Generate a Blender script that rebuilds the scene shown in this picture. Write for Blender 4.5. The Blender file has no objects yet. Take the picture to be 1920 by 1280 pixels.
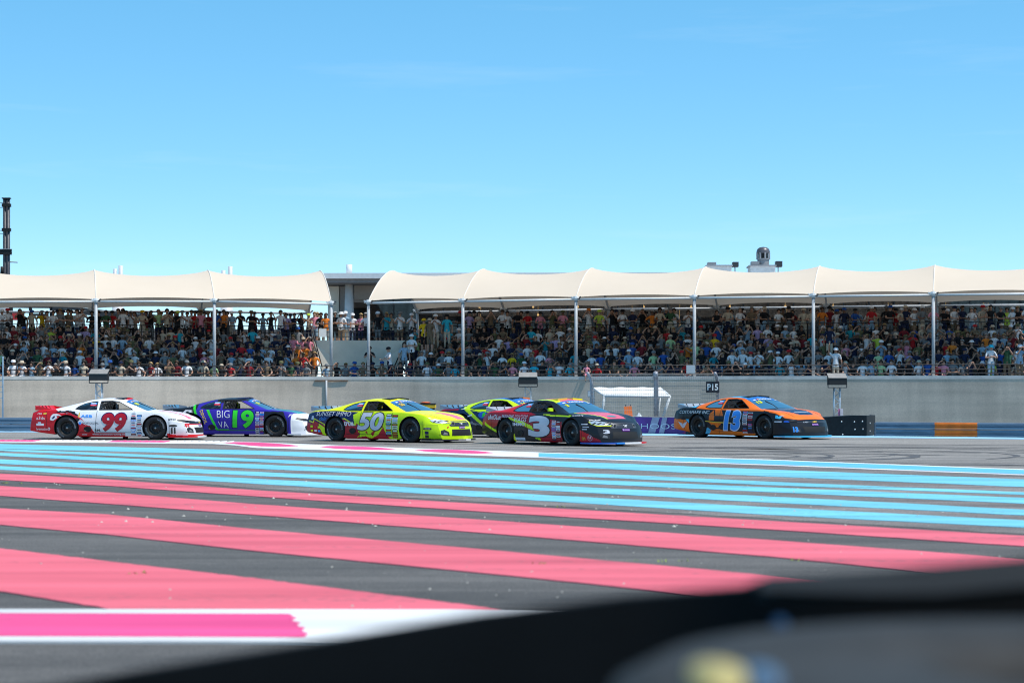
import bpy, bmesh, math, random
import numpy as np
from mathutils import Vector, Matrix, geometry
from mathutils.bvhtree import BVHTree

random.seed(7)
RNG = np.random.default_rng(11)
S = bpy.context.scene
COL = S.collection

# ---------------------------------------------------------------- camera
F = 3733.0            # focal length in photo pixels (1920 wide): a 70 mm lens
HZ = 735.0            # row of the horizon in the photograph
CH = 1.41             # height of the lens above the run-off area
cam = bpy.data.cameras.new('camera')
cam.sensor_width = 36.0
cam.lens = 70.0
cam.shift_y = (HZ - 640.0) / 1920.0
cam.clip_start = 0.1
cam.clip_end = 6000.0
cam.dof.use_dof = True
cam.dof.focus_distance = 60.0
cam.dof.aperture_fstop = 2.5
camo = bpy.data.objects.new('camera', cam)
camo.location = (0, 0, CH)
camo.rotation_euler = (math.radians(90), 0, 0)
COL.objects.link(camo)
S.camera = camo

# ---------------------------------------------------------------- light
SUN_EL = math.radians(63.0)
SUN_AZ = math.radians(113.0)          # measured from +Y (away from the camera) towards +X
sun_dir = Vector((math.sin(SUN_AZ) * math.cos(SUN_EL), math.cos(SUN_AZ) * math.cos(SUN_EL), math.sin(SUN_EL)))
sl = bpy.data.lights.new('sun', 'SUN')
sl.energy = 4.0
sl.angle = math.radians(0.53)
sl.color = (1.0, 0.955, 0.88)
so = bpy.data.objects.new('sun', sl)
so.rotation_euler = sun_dir.to_track_quat('Z', 'Y').to_euler()
so.location = (30, 60, 80)
COL.objects.link(so)

W = bpy.data.worlds.new('World')
S.world = W
W.use_nodes = True
nt = W.node_tree
nt.nodes.clear()
wo = nt.nodes.new('ShaderNodeOutputWorld')
bg = nt.nodes.new('ShaderNodeBackground')
bg.inputs[1].default_value = 0.15
sky = nt.nodes.new('ShaderNodeTexSky')
sky.sky_type = 'NISHITA'
sky.sun_disc = False
sky.sun_elevation = SUN_EL
sky.sun_rotation = SUN_AZ
sky.altitude = 6000
sky.air_density = 1.0
sky.dust_density = 0.1
sky.ozone_density = 1.2
hs = nt.nodes.new('ShaderNodeHueSaturation')
hs.inputs['Hue'].default_value = 0.485
hs.inputs['Saturation'].default_value = 1.75
hs.inputs['Value'].default_value = 2.45
gmm = nt.nodes.new('ShaderNodeGamma')
gmm.inputs['Gamma'].default_value = 0.55
nt.links.new(sky.outputs[0], gmm.inputs['Color'])
nt.links.new(gmm.outputs[0], hs.inputs['Color'])
# thin cirrus streaks
tcw = nt.nodes.new('ShaderNodeTexCoord')
mpw = nt.nodes.new('ShaderNodeMapping')
mpw.inputs['Scale'].default_value = (3.0, 3.0, 34.0)
mpw.inputs['Rotation'].default_value = (0.0, 0.06, 0.3)
nzw = nt.nodes.new('ShaderNodeTexNoise')
nzw.inputs['Scale'].default_value = 2.0
nzw.inputs['Detail'].default_value = 7.0
nzw.inputs['Roughness'].default_value = 0.6
rpw = nt.nodes.new('ShaderNodeValToRGB')
rpw.color_ramp.elements[0].position = 0.55
rpw.color_ramp.elements[0].color = (0, 0, 0, 1)
rpw.color_ramp.elements[1].position = 0.85
rpw.color_ramp.elements[1].color = (0.13, 0.13, 0.13, 1)
mxw = nt.nodes.new('ShaderNodeMixRGB')
mxw.inputs[2].default_value = (5.2, 6.0, 6.5, 1)
nt.links.new(tcw.outputs['Generated'], mpw.inputs['Vector'])
nt.links.new(mpw.outputs[0], nzw.inputs['Vector'])
nt.links.new(nzw.outputs['Fac'], rpw.inputs[0])
nt.links.new(rpw.outputs[0], mxw.inputs[0])
nt.links.new(hs.outputs[0], mxw.inputs[1])
nt.links.new(mxw.outputs[0], bg.inputs[0])
nt.links.new(bg.outputs[0], wo.inputs[0])

vs = S.view_settings
vs.view_transform = 'Standard'
vs.look = 'None'
vs.exposure = 0.26
vs.gamma = 1.0
vs.use_curve_mapping = False
S.cycles.use_denoising = True
S.cycles.filter_width = 1.1
S.cycles.max_bounces = 6
S.cycles.transparent_max_bounces = 24
S.cycles.caustics_reflective = False
S.cycles.caustics_refractive = False

# ---------------------------------------------------------------- helpers
def gpt(px, py, z=0.0):
    """Point on the plane z seen at photo pixel (px, py)."""
    Y = F * (CH - z) / (py - HZ)
    return Vector(((px - 960) / F * Y, Y, z))

def at(px, py, Y):
    return Vector(((px - 960) / F * Y, Y, CH + (HZ - py) / F * Y))

def hexc(r, g, b):
    f = lambda c: (c / 255 / 12.92) if c / 255 <= 0.04045 else ((c / 255 + 0.055) / 1.055) ** 2.4
    return (f(r), f(g), f(b))

MATS = {}
def mat(name, col, rough=0.6, metal=0.0, var=0.12, scale=6.0, coat=0.0, spec=0.5, bump=0.0, emit=None, stretch=None, detail=5.0):
    """Procedural principled material: base colour varied by noise, optional bump."""
    if name in MATS:
        return MATS[name]
    m = bpy.data.materials.new(name)
    m.use_nodes = True
    t = m.node_tree
    b = t.nodes['Principled BSDF']
    b.inputs['Roughness'].default_value = rough
    b.inputs['Metallic'].default_value = metal
    b.inputs['Coat Weight'].default_value = coat
    b.inputs['Coat Roughness'].default_value = 0.08
    b.inputs['Specular IOR Level'].default_value = spec
    if var > 0 or bump > 0:
        tc = t.nodes.new('ShaderNodeTexCoord')
        mp = t.nodes.new('ShaderNodeMapping')
        if stretch:
            mp.inputs['Scale'].default_value = stretch
        nz = t.nodes.new('ShaderNodeTexNoise')
        nz.inputs['Scale'].default_value = scale
        nz.inputs['Detail'].default_value = detail
        t.links.new(tc.outputs['Object'], mp.inputs[0])
        t.links.new(mp.outputs[0], nz.inputs['Vector'])
        rp = t.nodes.new('ShaderNodeValToRGB')
        rp.color_ramp.elements[0].position = 0.3
        rp.color_ramp.elements[1].position = 0.7
        lo = tuple(max(0, c * (1 - var)) for c in col) + (1,)
        hi = tuple(min(1, c * (1 + var)) for c in col) + (1,)
        rp.color_ramp.elements[0].color = lo
        rp.color_ramp.elements[1].color = hi
        t.links.new(nz.outputs['Fac'], rp.inputs[0])
        t.links.new(rp.outputs[0], b.inputs['Base Color'])
        if bump > 0:
            bp = t.nodes.new('ShaderNodeBump')
            bp.inputs['Strength'].default_value = bump
            bp.inputs['Distance'].default_value = 0.02
            t.links.new(nz.outputs['Fac'], bp.inputs['Height'])
            t.links.new(bp.outputs[0], b.inputs['Normal'])
    else:
        b.inputs['Base Color'].default_value = tuple(col) + (1,)
    if emit:
        b.inputs['Emission Color'].default_value = tuple(col) + (1,)
        b.inputs['Emission Strength'].default_value = emit
    MATS[name] = m
    return m

def glass(name, tint, clear, rough=0.03, ior=1.5):
    """Window glass: tinted transparency under a fresnel reflection."""
    if name in MATS:
        return MATS[name]
    m = bpy.data.materials.new(name)
    m.use_nodes = True
    t = m.node_tree
    t.nodes.clear()
    o = t.nodes.new('ShaderNodeOutputMaterial')
    tr = t.nodes.new('ShaderNodeBsdfTransparent')
    tr.inputs[0].default_value = tuple(clear) + (1,)
    df = t.nodes.new('ShaderNodeBsdfDiffuse')
    df.inputs[0].default_value = tuple(tint[:3]) + (1,)
    nz = t.nodes.new('ShaderNodeTexNoise')
    nz.inputs['Scale'].default_value = 5.0
    mx0 = t.nodes.new('ShaderNodeMixShader')
    mx0.inputs[0].default_value = tint[3]
    t.links.new(tr.outputs[0], mx0.inputs[1])
    t.links.new(df.outputs[0], mx0.inputs[2])
    gl = t.nodes.new('ShaderNodeBsdfGlossy')
    gl.inputs['Roughness'].default_value = rough
    gl.inputs[0].default_value = (0.8, 0.8, 0.8, 1)
    fr = t.nodes.new('ShaderNodeFresnel')
    fr.inputs['IOR'].default_value = ior
    mul = t.nodes.new('ShaderNodeMath')
    mul.operation = 'MULTIPLY_ADD'
    mul.inputs[1].default_value = 0.06
    t.links.new(nz.outputs['Fac'], mul.inputs[0])
    t.links.new(fr.outputs[0], mul.inputs[2])
    mx = t.nodes.new('ShaderNodeMixShader')
    t.links.new(mul.outputs[0], mx.inputs[0])
    t.links.new(mx0.outputs[0], mx.inputs[1])
    t.links.new(gl.outputs[0], mx.inputs[2])
    t.links.new(mx.outputs[0], o.inputs[0])
    MATS[name] = m
    return m

def tag(o, label, cat, group=None):
    o['label'] = label
    o['category'] = cat
    if group:
        o['group'] = group
    return o

def struct(o):
    o['kind'] = 'structure'
    return o

def empty(name, loc=(0, 0, 0), rz=0.0):
    o = bpy.data.objects.new(name, None)
    o.location = loc
    o.rotation_euler = (0, 0, rz)
    o.empty_display_size = 0.3
    COL.objects.link(o)
    return o

def link(name, me, parent=None, loc=None):
    o = bpy.data.objects.new(name, me)
    COL.objects.link(o)
    if parent is not None:
        o.parent = parent
    if loc is not None:
        o.location = loc
    return o

def sharpen(me, ang=35):
    bm = bmesh.new()
    bm.from_mesh(me)
    a = math.radians(ang)
    for e in bm.edges:
        if len(e.link_faces) == 2:
            e.smooth = e.calc_face_angle(0) < a
        else:
            e.smooth = False
    for f in bm.faces:
        f.smooth = True
    bm.to_mesh(me)
    bm.free()

def mesh(name, v, f, mats, mi=None, smooth=False, sharp=None):
    me = bpy.data.meshes.new(name)
    me.from_pydata([tuple(p) for p in v], [], f)
    for m in (mats if isinstance(mats, (list, tuple)) else [mats]):
        me.materials.append(m)
    if mi is not None:
        me.polygons.foreach_set('material_index', np.asarray(mi, dtype=np.int32))
    if sharp:
        sharpen(me, sharp)
    elif smooth:
        me.polygons.foreach_set('use_smooth', [True] * len(me.polygons))
    me.update()
    return me

class MB:
    """Collects boxes, tubes and lathes into one mesh."""
    def __init__(s):
        s.v, s.f = [], []
    def add(s, v, f):
        n = len(s.v)
        s.v += [Vector(p) for p in v]
        s.f += [tuple(i + n for i in q) for q in f]
        return s
    def box(s, a, b, M=None):
        x0, y0, z0 = a
        x1, y1, z1 = b
        v = [Vector(p) for p in ((x0, y0, z0), (x1, y0, z0), (x1, y1, z0), (x0, y1, z0), (x0, y0, z1), (x1, y0, z1), (x1, y1, z1), (x0, y1, z1))]
        if M is not None:
            v = [M @ p for p in v]
        return s.add(v, [(0, 3, 2, 1), (4, 5, 6, 7), (0, 1, 5, 4), (1, 2, 6, 5), (2, 3, 7, 6), (3, 0, 4, 7)])
    def obox(s, p, q, w, h, up=Vector((0, 0, 1))):
        """Box beam from p to q, w wide, h high."""
        p, q = Vector(p), Vector(q)
        d = (q - p).normalized()
        if abs(d.dot(up)) > 0.95:
            up = Vector((0, 1, 0))
        r = d.cross(up).normalized() * (w / 2)
        u = r.cross(d).normalized() * (h / 2)
        v = [p - r - u, p + r - u, p + r + u, p - r + u, q - r - u, q + r - u, q + r + u, q - r + u]
        return s.add(v, [(0, 1, 2, 3), (7, 6, 5, 4), (0, 4, 5, 1), (1, 5, 6, 2), (2, 6, 7, 3), (3, 7, 4, 0)])
    def tube(s, pts, r, n=8, cap=True):
        pts = [Vector(p) for p in pts]
        rs = r if isinstance(r, (list, tuple)) else [r] * len(pts)
        d0 = (pts[1] - pts[0]).normalized()
        ref = Vector((0, 0, 1)) if abs(d0.z) < 0.9 else Vector((1, 0, 0))
        v, f = [], []
        for i, p in enumerate(pts):
            d = (pts[min(i + 1, len(pts) - 1)] - pts[max(i - 1, 0)]).normalized()
            a = d.cross(ref)
            if a.length < 1e-4:
                a = d.cross(Vector((0, 1, 0)))
            a.normalize()
            b = d.cross(a)
            for k in range(n):
                t = 2 * math.pi * k / n
                v.append(p + (a * math.cos(t) + b * math.sin(t)) * rs[i])
        for i in range(len(pts) - 1):
            for k in range(n):
                k2 = (k + 1) % n
                f.append((i * n + k, i * n + k2, (i + 1) * n + k2, (i + 1) * n + k))
        if cap:
            f.append(tuple(range(n - 1, -1, -1)))
            f.append(tuple((len(pts) - 1) * n + k for k in range(n)))
        return s.add(v, f)
    def lathe(s, prof, n=24, M=None, closed=False):
        """prof: (r, h) pairs turned about the z axis."""
        v, f = [], []
        m = len(prof)
        for k in range(n):
            t = 2 * math.pi * k / n
            for r, h in prof:
                p = Vector((r * math.cos(t), r * math.sin(t), h))
                v.append(M @ p if M is not None else p)
        for k in range(n):
            k2 = (k + 1) % n
            for j in range(m - (0 if closed else 1)):
                j2 = (j + 1) % m
                f.append((k * m + j, k2 * m + j, k2 * m + j2, k * m + j2))
        return s.add(v, f)
    def build(s, name, m, parent=None, smooth=False, sharp=None, loc=None):
        return link(name, mesh(name, s.v, s.f, m, smooth=smooth, sharp=sharp), parent, loc)

def smoothstep(a, b, x):
    t = np.clip((np.asarray(x, dtype=float) - a) / (b - a), 0, 1)
    return t * t * (3 - 2 * t)

def in_poly(px, pz, poly):
    """Vectorised even-odd test."""
    px = np.asarray(px)
    pz = np.asarray(pz)
    ins = np.zeros(px.shape, dtype=bool)
    n = len(poly)
    for i in range(n):
        x0, z0 = poly[i]
        x1, z1 = poly[(i + 1) % n]
        c = ((z0 > pz) != (z1 > pz))
        with np.errstate(divide='ignore', invalid='ignore'):
            xi = x0 + (pz - z0) * (x1 - x0) / (z1 - z0 if z1 != z0 else 1e-9)
        ins ^= c & (px < xi)
    return ins

def cdt(poly, step=0.08):
    """Triangulated flat polygon with interior points; returns 2-D verts and triangles."""
    xs = [p[0] for p in poly]
    zs = [p[1] for p in poly]
    pts = []
    n = len(poly)
    edges = []
    for i in range(n):
        a, b = poly[i], poly[(i + 1) % n]
        L = math.hypot(b[0] - a[0], b[1] - a[1])
        k = max(1, int(L / step))
        for j in range(k):
            t = j / k
            pts.append((a[0] + (b[0] - a[0]) * t, a[1] + (b[1] - a[1]) * t))
    m = len(pts)
    edges = [(i, (i + 1) % m) for i in range(m)]
    gx, gz = np.meshgrid(np.arange(min(xs) + step / 2, max(xs), step), np.arange(min(zs) + step / 2, max(zs), step))
    ok = in_poly(gx.ravel(), gz.ravel(), poly)
    pts += [(float(a), float(b)) for a, b, c in zip(gx.ravel(), gz.ravel(), ok) if c]
    vo, eo, fo, *_ = geometry.delaunay_2d_cdt([Vector(p) for p in pts], edges, [], 1, 1e-5)
    return [(v.x, v.y) for v in vo], [tuple(f) for f in fo]

TXT = {}
def text2d(s, bold=0.0, shear=0.0, spacing=1.0):
    """Flat lettering from the built-in font, scaled to the unit box; subdivided for wrapping."""
    key = (s, bold, shear, spacing)
    if key not in TXT:
        c = bpy.data.curves.new('lettering', 'FONT')
        c.body = s
        c.offset = bold
        c.shear = shear
        c.space_character = spacing
        c.resolution_u = 4
        o = bpy.data.objects.new('lettering', c)
        me = bpy.data.meshes.new_from_object(o)
        bm = bmesh.new()
        bm.from_mesh(me)
        bmesh.ops.triangulate(bm, faces=bm.faces[:])
        v = np.array([p.co[:] for p in bm.verts]) if len(bm.verts) else np.zeros((0, 3))
        if len(v):
            lo, hi = v.min(0), v.max(0)
            v = (v - lo)[:, :2] / np.maximum(hi - lo, 1e-6)[:2]
        f = [tuple(p.index for p in q.verts) for q in bm.faces]
        bm.free()
        bpy.data.objects.remove(o)
        bpy.data.curves.remove(c)
        bpy.data.meshes.remove(me)
        TXT[key] = (v, f)
    return TXT[key]

def flat_text(name, s, box, m, M, parent=None, bold=0.0, shear=0.0, spacing=1.0):
    """Lettering laid in a plane: local x,z box placed by matrix M, letters facing -y."""
    v, f = text2d(s, bold, shear, spacing)
    x0, x1, z0, z1 = box
    vv = [M @ Vector((x0 + (x1 - x0) * a, 0, z0 + (z1 - z0) * b)) for a, b in v]
    return link(name, mesh(name, vv, f, m), parent)

# ---------------------------------------------------------------- shared materials
def asphalt(name, lo, hi, streak, rough=0.82):
    m = bpy.data.materials.new(name)
    m.use_nodes = True
    t = m.node_tree
    b = t.nodes['Principled BSDF']
    b.inputs['Roughness'].default_value = rough
    b.inputs['Specular IOR Level'].default_value = 0.3
    tc = t.nodes.new('ShaderNodeTexCoord')
    def noise(sc, stretch, det, rot=0.0):
        mp = t.nodes.new('ShaderNodeMapping')
        mp.inputs['Scale'].default_value = stretch
        mp.inputs['Rotation'].default_value = (0, 0, rot)
        n = t.nodes.new('ShaderNodeTexNoise')
        n.inputs['Scale'].default_value = sc
        n.inputs['Detail'].default_value = det
        t.links.new(tc.outputs['Object'], mp.inputs[0])
        t.links.new(mp.outputs[0], n.inputs['Vector'])
        return n
    n1 = noise(0.35, (0.35, 1.0, 1), 6, 0.25)
    n2 = noise(60.0, (1, 1, 1), 3)
    n3 = noise(1.6, (0.06, 1.3, 1), 6, 0.30)
    n4 = noise(14.0, (0.5, 1, 1), 5)
    def ramp(n, p0, p1, c0, c1):
        r = t.nodes.new('ShaderNodeValToRGB')
        r.color_ramp.elements[0].position = p0
        r.color_ramp.elements[1].position = p1
        r.color_ramp.elements[0].color = tuple(c0) + (1,)
        r.color_ramp.elements[1].color = tuple(c1) + (1,)
        t.links.new(n.outputs['Fac'], r.inputs[0])
        return r
    r1 = ramp(n1, 0.35, 0.68, lo, hi)
    def mul(a, r, fac):
        x = t.nodes.new('ShaderNodeMixRGB')
        x.blend_type = 'MULTIPLY'
        x.inputs[0].default_value = fac
        t.links.new(a.outputs[0], x.inputs[1])
        t.links.new(r.outputs[0], x.inputs[2])
        return x
    x = mul(r1, ramp(n2, 0.3, 0.7, (0.35,) * 3, (1.65,) * 3), 0.9)
    x = mul(x, ramp(n3, 0.32, 0.66, (1 - streak,) * 3, (1 + streak,) * 3), 1.0)
    x = mul(x, ramp(n4, 0.3, 0.7, (0.75,) * 3, (1.2,) * 3), 0.7)
    t.links.new(x.outputs[0], b.inputs['Base Color'])
    bp = t.nodes.new('ShaderNodeBump')
    bp.inputs['Strength'].default_value = 0.35
    bp.inputs['Distance'].default_value = 0.01
    t.links.new(n2.outputs['Fac'], bp.inputs['Height'])
    t.links.new(bp.outputs[0], b.inputs['Normal'])
    MATS[name] = m
    return m

def paint_mat(name, col, wear, under=(0.09, 0.088, 0.09)):
    """Road paint: slightly uneven colour, streaks and worn specks where the asphalt shows."""
    m = bpy.data.materials.new(name)
    m.use_nodes = True
    t = m.node_tree
    b = t.nodes['Principled BSDF']
    b.inputs['Roughness'].default_value = 0.7
    b.inputs['Specular IOR Level'].default_value = 0.3
    tc = t.nodes.new('ShaderNodeTexCoord')
    def noise(sc, stretch, det, rot=0.0):
        mp = t.nodes.new('ShaderNodeMapping')
        mp.inputs['Scale'].default_value = stretch
        mp.inputs['Rotation'].default_value = (0, 0, rot)
        n = t.nodes.new('ShaderNodeTexNoise')
        n.inputs['Scale'].default_value = sc
        n.inputs['Detail'].default_value = det
        t.links.new(tc.outputs['Object'], mp.inputs[0])
        t.links.new(mp.outputs[0], n.inputs['Vector'])
        return n
    n1 = noise(1.3, (0.12, 1.2, 1), 7, 0.3)
    n2 = noise(30.0, (0.35, 1, 1), 6, 0.3)
    n3 = noise(2.2, (0.05, 1.0, 1), 8, 0.22)
    r1 = t.nodes.new('ShaderNodeValToRGB')
    r1.color_ramp.elements[0].position = 0.3
    r1.color_ramp.elements[1].position = 0.7
    r1.color_ramp.elements[0].color = tuple(c * 0.74 for c in col) + (1,)
    r1.color_ramp.elements[1].color = tuple(min(1, c * 1.14 + 0.02) for c in col) + (1,)
    t.links.new(n1.outputs['Fac'], r1.inputs[0])
    ad = t.nodes.new('ShaderNodeMath')
    ad.operation = 'ADD'
    t.links.new(n2.outputs['Fac'], ad.inputs[0])
    t.links.new(n3.outputs['Fac'], ad.inputs[1])
    r2 = t.nodes.new('ShaderNodeMapRange')
    r2.inputs['From Min'].default_value = 1.26 - wear
    r2.inputs['From Max'].default_value = 1.5 - wear
    r2.inputs['To Max'].default_value = 0.85
    t.links.new(ad.outputs[0], r2.inputs['Value'])
    mx = t.nodes.new('ShaderNodeMixRGB')
    mx.inputs[2].default_value = tuple(under) + (1,)
    t.links.new(r2.outputs[0], mx.inputs[0])
    t.links.new(r1.outputs[0], mx.inputs[1])
    t.links.new(mx.outputs[0], b.inputs['Base Color'])
    bp = t.nodes.new('ShaderNodeBump')
    bp.inputs['Strength'].default_value = 0.2
    bp.inputs['Distance'].default_value = 0.01
    t.links.new(n2.outputs['Fac'], bp.inputs['Height'])
    t.links.new(bp.outputs[0], b.inputs['Normal'])
    MATS[name] = m
    return m

A_RUN = asphalt('asphalt_run_off', (0.086, 0.079, 0.073), (0.130, 0.118, 0.108), 0.30)
A_BLUE = asphalt('asphalt_weathered', (0.15, 0.13, 0.12), (0.235, 0.205, 0.19), 0.34)
A_TRACK = asphalt('asphalt_track', (0.20, 0.183, 0.168), (0.29, 0.265, 0.24), 0.3)
P_RED = paint_mat('paint_red', (0.74, 0.125, 0.165), 0.13)
P_CYAN = paint_mat('paint_cyan', (0.17, 0.53, 0.64), 0.13)
P_BLUE = paint_mat('paint_sky_blue', (0.12, 0.46, 0.68), 0.06)
P_MAG = paint_mat('paint_magenta', (0.78, 0.065, 0.23), 0.05)
P_WHITE = paint_mat('paint_white', (0.74, 0.73, 0.72), 0.05, (0.3, 0.3, 0.3))
P_PALE = paint_mat('paint_pale_blue', (0.30, 0.55, 0.75), 0.10, (0.35, 0.36, 0.38))
def concrete(name, col):
    m = bpy.data.materials.new(name)
    m.use_nodes = True
    t = m.node_tree
    b = t.nodes['Principled BSDF']
    b.inputs['Roughness'].default_value = 0.9
    b.inputs['Specular IOR Level'].default_value = 0.2
    tc = t.nodes.new('ShaderNodeTexCoord')
    cur = None
    for sc, st_, lo, hi, p0, p1 in ((0.35, (1, 1, 1), 0.86, 1.1, .35, .65), (2.2, (1, 1, 0.06), 0.91, 1.04, .30, .62), (0.9, (0.15, 0.15, 3.0), 0.90, 1.06, .35, .65), (16, (1, 1, 1), 0.9, 1.08, .3, .7)):
        mp = t.nodes.new('ShaderNodeMapping')
        mp.inputs['Scale'].default_value = st_
        nz = t.nodes.new('ShaderNodeTexNoise')
        nz.inputs['Scale'].default_value = sc
        nz.inputs['Detail'].default_value = 8
        rp = t.nodes.new('ShaderNodeValToRGB')
        rp.color_ramp.elements[0].position, rp.color_ramp.elements[1].position = p0, p1
        k = col if cur is None else (1, 1, 1)
        rp.color_ramp.elements[0].color = tuple(c * lo for c in k) + (1,)
        rp.color_ramp.elements[1].color = tuple(c * hi for c in k) + (1,)
        t.links.new(tc.outputs['Object'], mp.inputs[0])
        t.links.new(mp.outputs[0], nz.inputs['Vector'])
        t.links.new(nz.outputs['Fac'], rp.inputs[0])
        if cur is None:
            cur = rp
        else:
            x = t.nodes.new('ShaderNodeMixRGB')
            x.blend_type = 'MULTIPLY'
            x.inputs[0].default_value = 1.0
            t.links.new(cur.outputs[0], x.inputs[1])
            t.links.new(rp.outputs[0], x.inputs[2])
            cur = x
    t.links.new(cur.outputs[0], b.inputs['Base Color'])
    MATS[name] = m
    return m
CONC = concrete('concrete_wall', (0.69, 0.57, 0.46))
CONC_L = mat('concrete_coping', (0.66, 0.63, 0.59), 0.9, var=0.15, scale=2.0)
CONC_C = mat('cream_render', (0.80, 0.73, 0.61), 0.9, var=0.08, scale=1.5)
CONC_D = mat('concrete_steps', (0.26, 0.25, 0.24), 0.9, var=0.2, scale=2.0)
STEEL = mat('galvanised_steel', (0.42, 0.44, 0.46), 0.6, 0.1, var=0.1, scale=8)
STEEL_D = mat('dark_steel', (0.035, 0.037, 0.042), 0.5, 0.2, var=0.2, scale=8)
WHITE_S = mat('white_steel', (0.74, 0.74, 0.73), 0.4, var=0.06, scale=4)
RAILM = mat('dark_railing', (0.03, 0.03, 0.034), 0.5, 0.2, var=0.2)
RUBBER = mat('black_rubber', (0.012, 0.012, 0.013), 0.62, var=0.25, scale=10, spec=0.3)
RUBBER_G = mat('dusty_rubber', (0.030, 0.029, 0.028), 0.8, var=0.25, scale=12, spec=0.3)
BLACK = mat('matt_black', (0.008, 0.008, 0.009), 0.7, var=0.2)
# ================================================================ GROUND
gm = mesh('ground', [(-2500, -200, 0), (2500, -200, 0), (2500, 4000, 0), (-2500, 4000, 0)], [(0, 1, 2, 3)], A_RUN)
ground = struct(link('ground', gm))

XS5 = [0, 480, 960, 1440, 1920]
def strip(name, xs, yt, yb, m, z, x0=None, x1=None, ext=(0, 0), parent=None, jit=0.012, step=40, seed=1):
    """Painted band between two pixel edges, laid on the ground plane."""
    rg = np.random.default_rng(seed)
    x0 = xs[0] if x0 is None else x0
    x1 = xs[-1] if x1 is None else x1
    n = max(2, int(abs(x1 - x0) / step) + 1)
    px = np.linspace(x0, x1, n)
    T = [gpt(a, b) for a, b in zip(px, np.interp(px, xs, yt))]
    B = [gpt(a, b) for a, b in zip(px, np.interp(px, xs, yb))]
    k = max(1, n // 5)
    if ext[0]:
        dT, dB = (T[0] - T[k]).normalized(), (B[0] - B[k]).normalized()
        T.insert(0, T[0] + dT * ext[0])
        B.insert(0, B[0] + dB * ext[0])
    if ext[1]:
        dT, dB = (T[-1] - T[-1 - k]).normalized(), (B[-1] - B[-1 - k]).normalized()
        T.append(T[-1] + dT * ext[1])
        B.append(B[-1] + dB * ext[1])
    v, f = [], []
    for i in range(len(T)):
        v.append((T[i].x, T[i].y + rg.normal(0, jit), z))
        v.append((B[i].x, B[i].y + rg.normal(0, jit), z))
    for i in range(len(T) - 1):
        f.append((2 * i, 2 * i + 1, 2 * i + 3, 2 * i + 2))
    n2 = len(v)
    v += [(v[2 * i + 1][0], v[2 * i + 1][1], 0.0004) for i in range(len(T))]      # near edge down to the ground
    for i in range(len(T) - 1):
        f.append((2 * i + 1, n2 + i, n2 + i + 1, 2 * i + 3))
    return link(name, mesh(name, v, f, m), parent)

# the race track beyond the far kerb, and the weathered asphalt under the blue stripes
KX = [0, 240, 420, 480, 720, 960, 1440, 1920]
K_TOP = [825.5, 826.6, 827.6, 829.0, 838.5, 846.5, 861.6, 880.0]
K_BOT = [829.2, 830.6, 832.6, 839.8, 847.5, 856.6, 872.5, 891.2]
struct(strip('race_track', KX, [803, 803.5, 804, 804.2, 806, 808, 812, 816], K_BOT, A_TRACK, 0.004, ext=(120, 120), jit=0))
struct(strip('weathered_asphalt', KX, K_BOT, [885, 898, 910, 915, 930, 944, 972, 1001], A_BLUE, 0.004, ext=(60, 60), jit=0.05))
kerb = struct(strip('far_kerb', KX, K_TOP, K_BOT, P_WHITE, 0.009, x0=0, x1=1000, ext=(60, 0), jit=0.0))
bk = strip('blue_kerb_line', KX, K_TOP, K_BOT, P_WHITE, 0.009, x0=1000, x1=1920, ext=(0, 60), jit=0.0)
bk.parent = kerb
strip('blue_paint', KX, [a + 0.16 * (b - a) for a, b in zip(K_TOP, K_BOT)], [a + 0.86 * (b - a) for a, b in zip(K_TOP, K_BOT)], P_BLUE, 0.013, x0=1010, x1=1920, ext=(0, 60), parent=kerb)
for a, b in ((405, 560), (598, 742), (778, 925), (-140, -20)):
    px = np.linspace(a, b, 9)
    kt, kb = np.interp(px, KX, K_TOP), np.interp(px, KX, K_BOT)
    w = np.sin(np.linspace(0, math.pi, 9)) ** 0.6
    mid = (kt + kb) / 2 - 0.08 * (kb - kt)
    strip('pink_kerb_block', list(px), list(mid - 0.36 * w * (kb - kt)), list(mid + 0.30 * w * (kb - kt)), P_MAG, 0.013, parent=kerb, jit=0.0, step=16)
# raised serrated teeth at the left end of the kerb
tooth = {}
for col, m in (('w', P_WHITE), ('p', P_MAG)):
    mb = MB()
    mb.add([(-0.10, -0.4, 0), (0.10, -0.4, 0), (0.10, 0.4, 0), (-0.10, 0.4, 0), (0.06, -0.38, 0.035), (0.06, 0.38, 0.035)],
           [(0, 1, 4), (3, 5, 2), (0, 4, 5, 3), (1, 2, 5, 4), (0, 3, 2, 1)])
    tooth[col] = mesh('kerb_tooth', mb.v, mb.f, m)
px = -30.0
while px < 440:
    y = np.interp(px, [0, 240, 420], [827.0, 828.3, 829.6])
    p = gpt(px, y)
    kind = 'p' if (px < 66 or 205 < px < 315) else 'w'
    o = link('kerb_tooth', tooth[kind], kerb, (p.x, p.y, 0.009))
    o.rotation_euler = (0, 0, -0.06)
    px += 13.5

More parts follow.
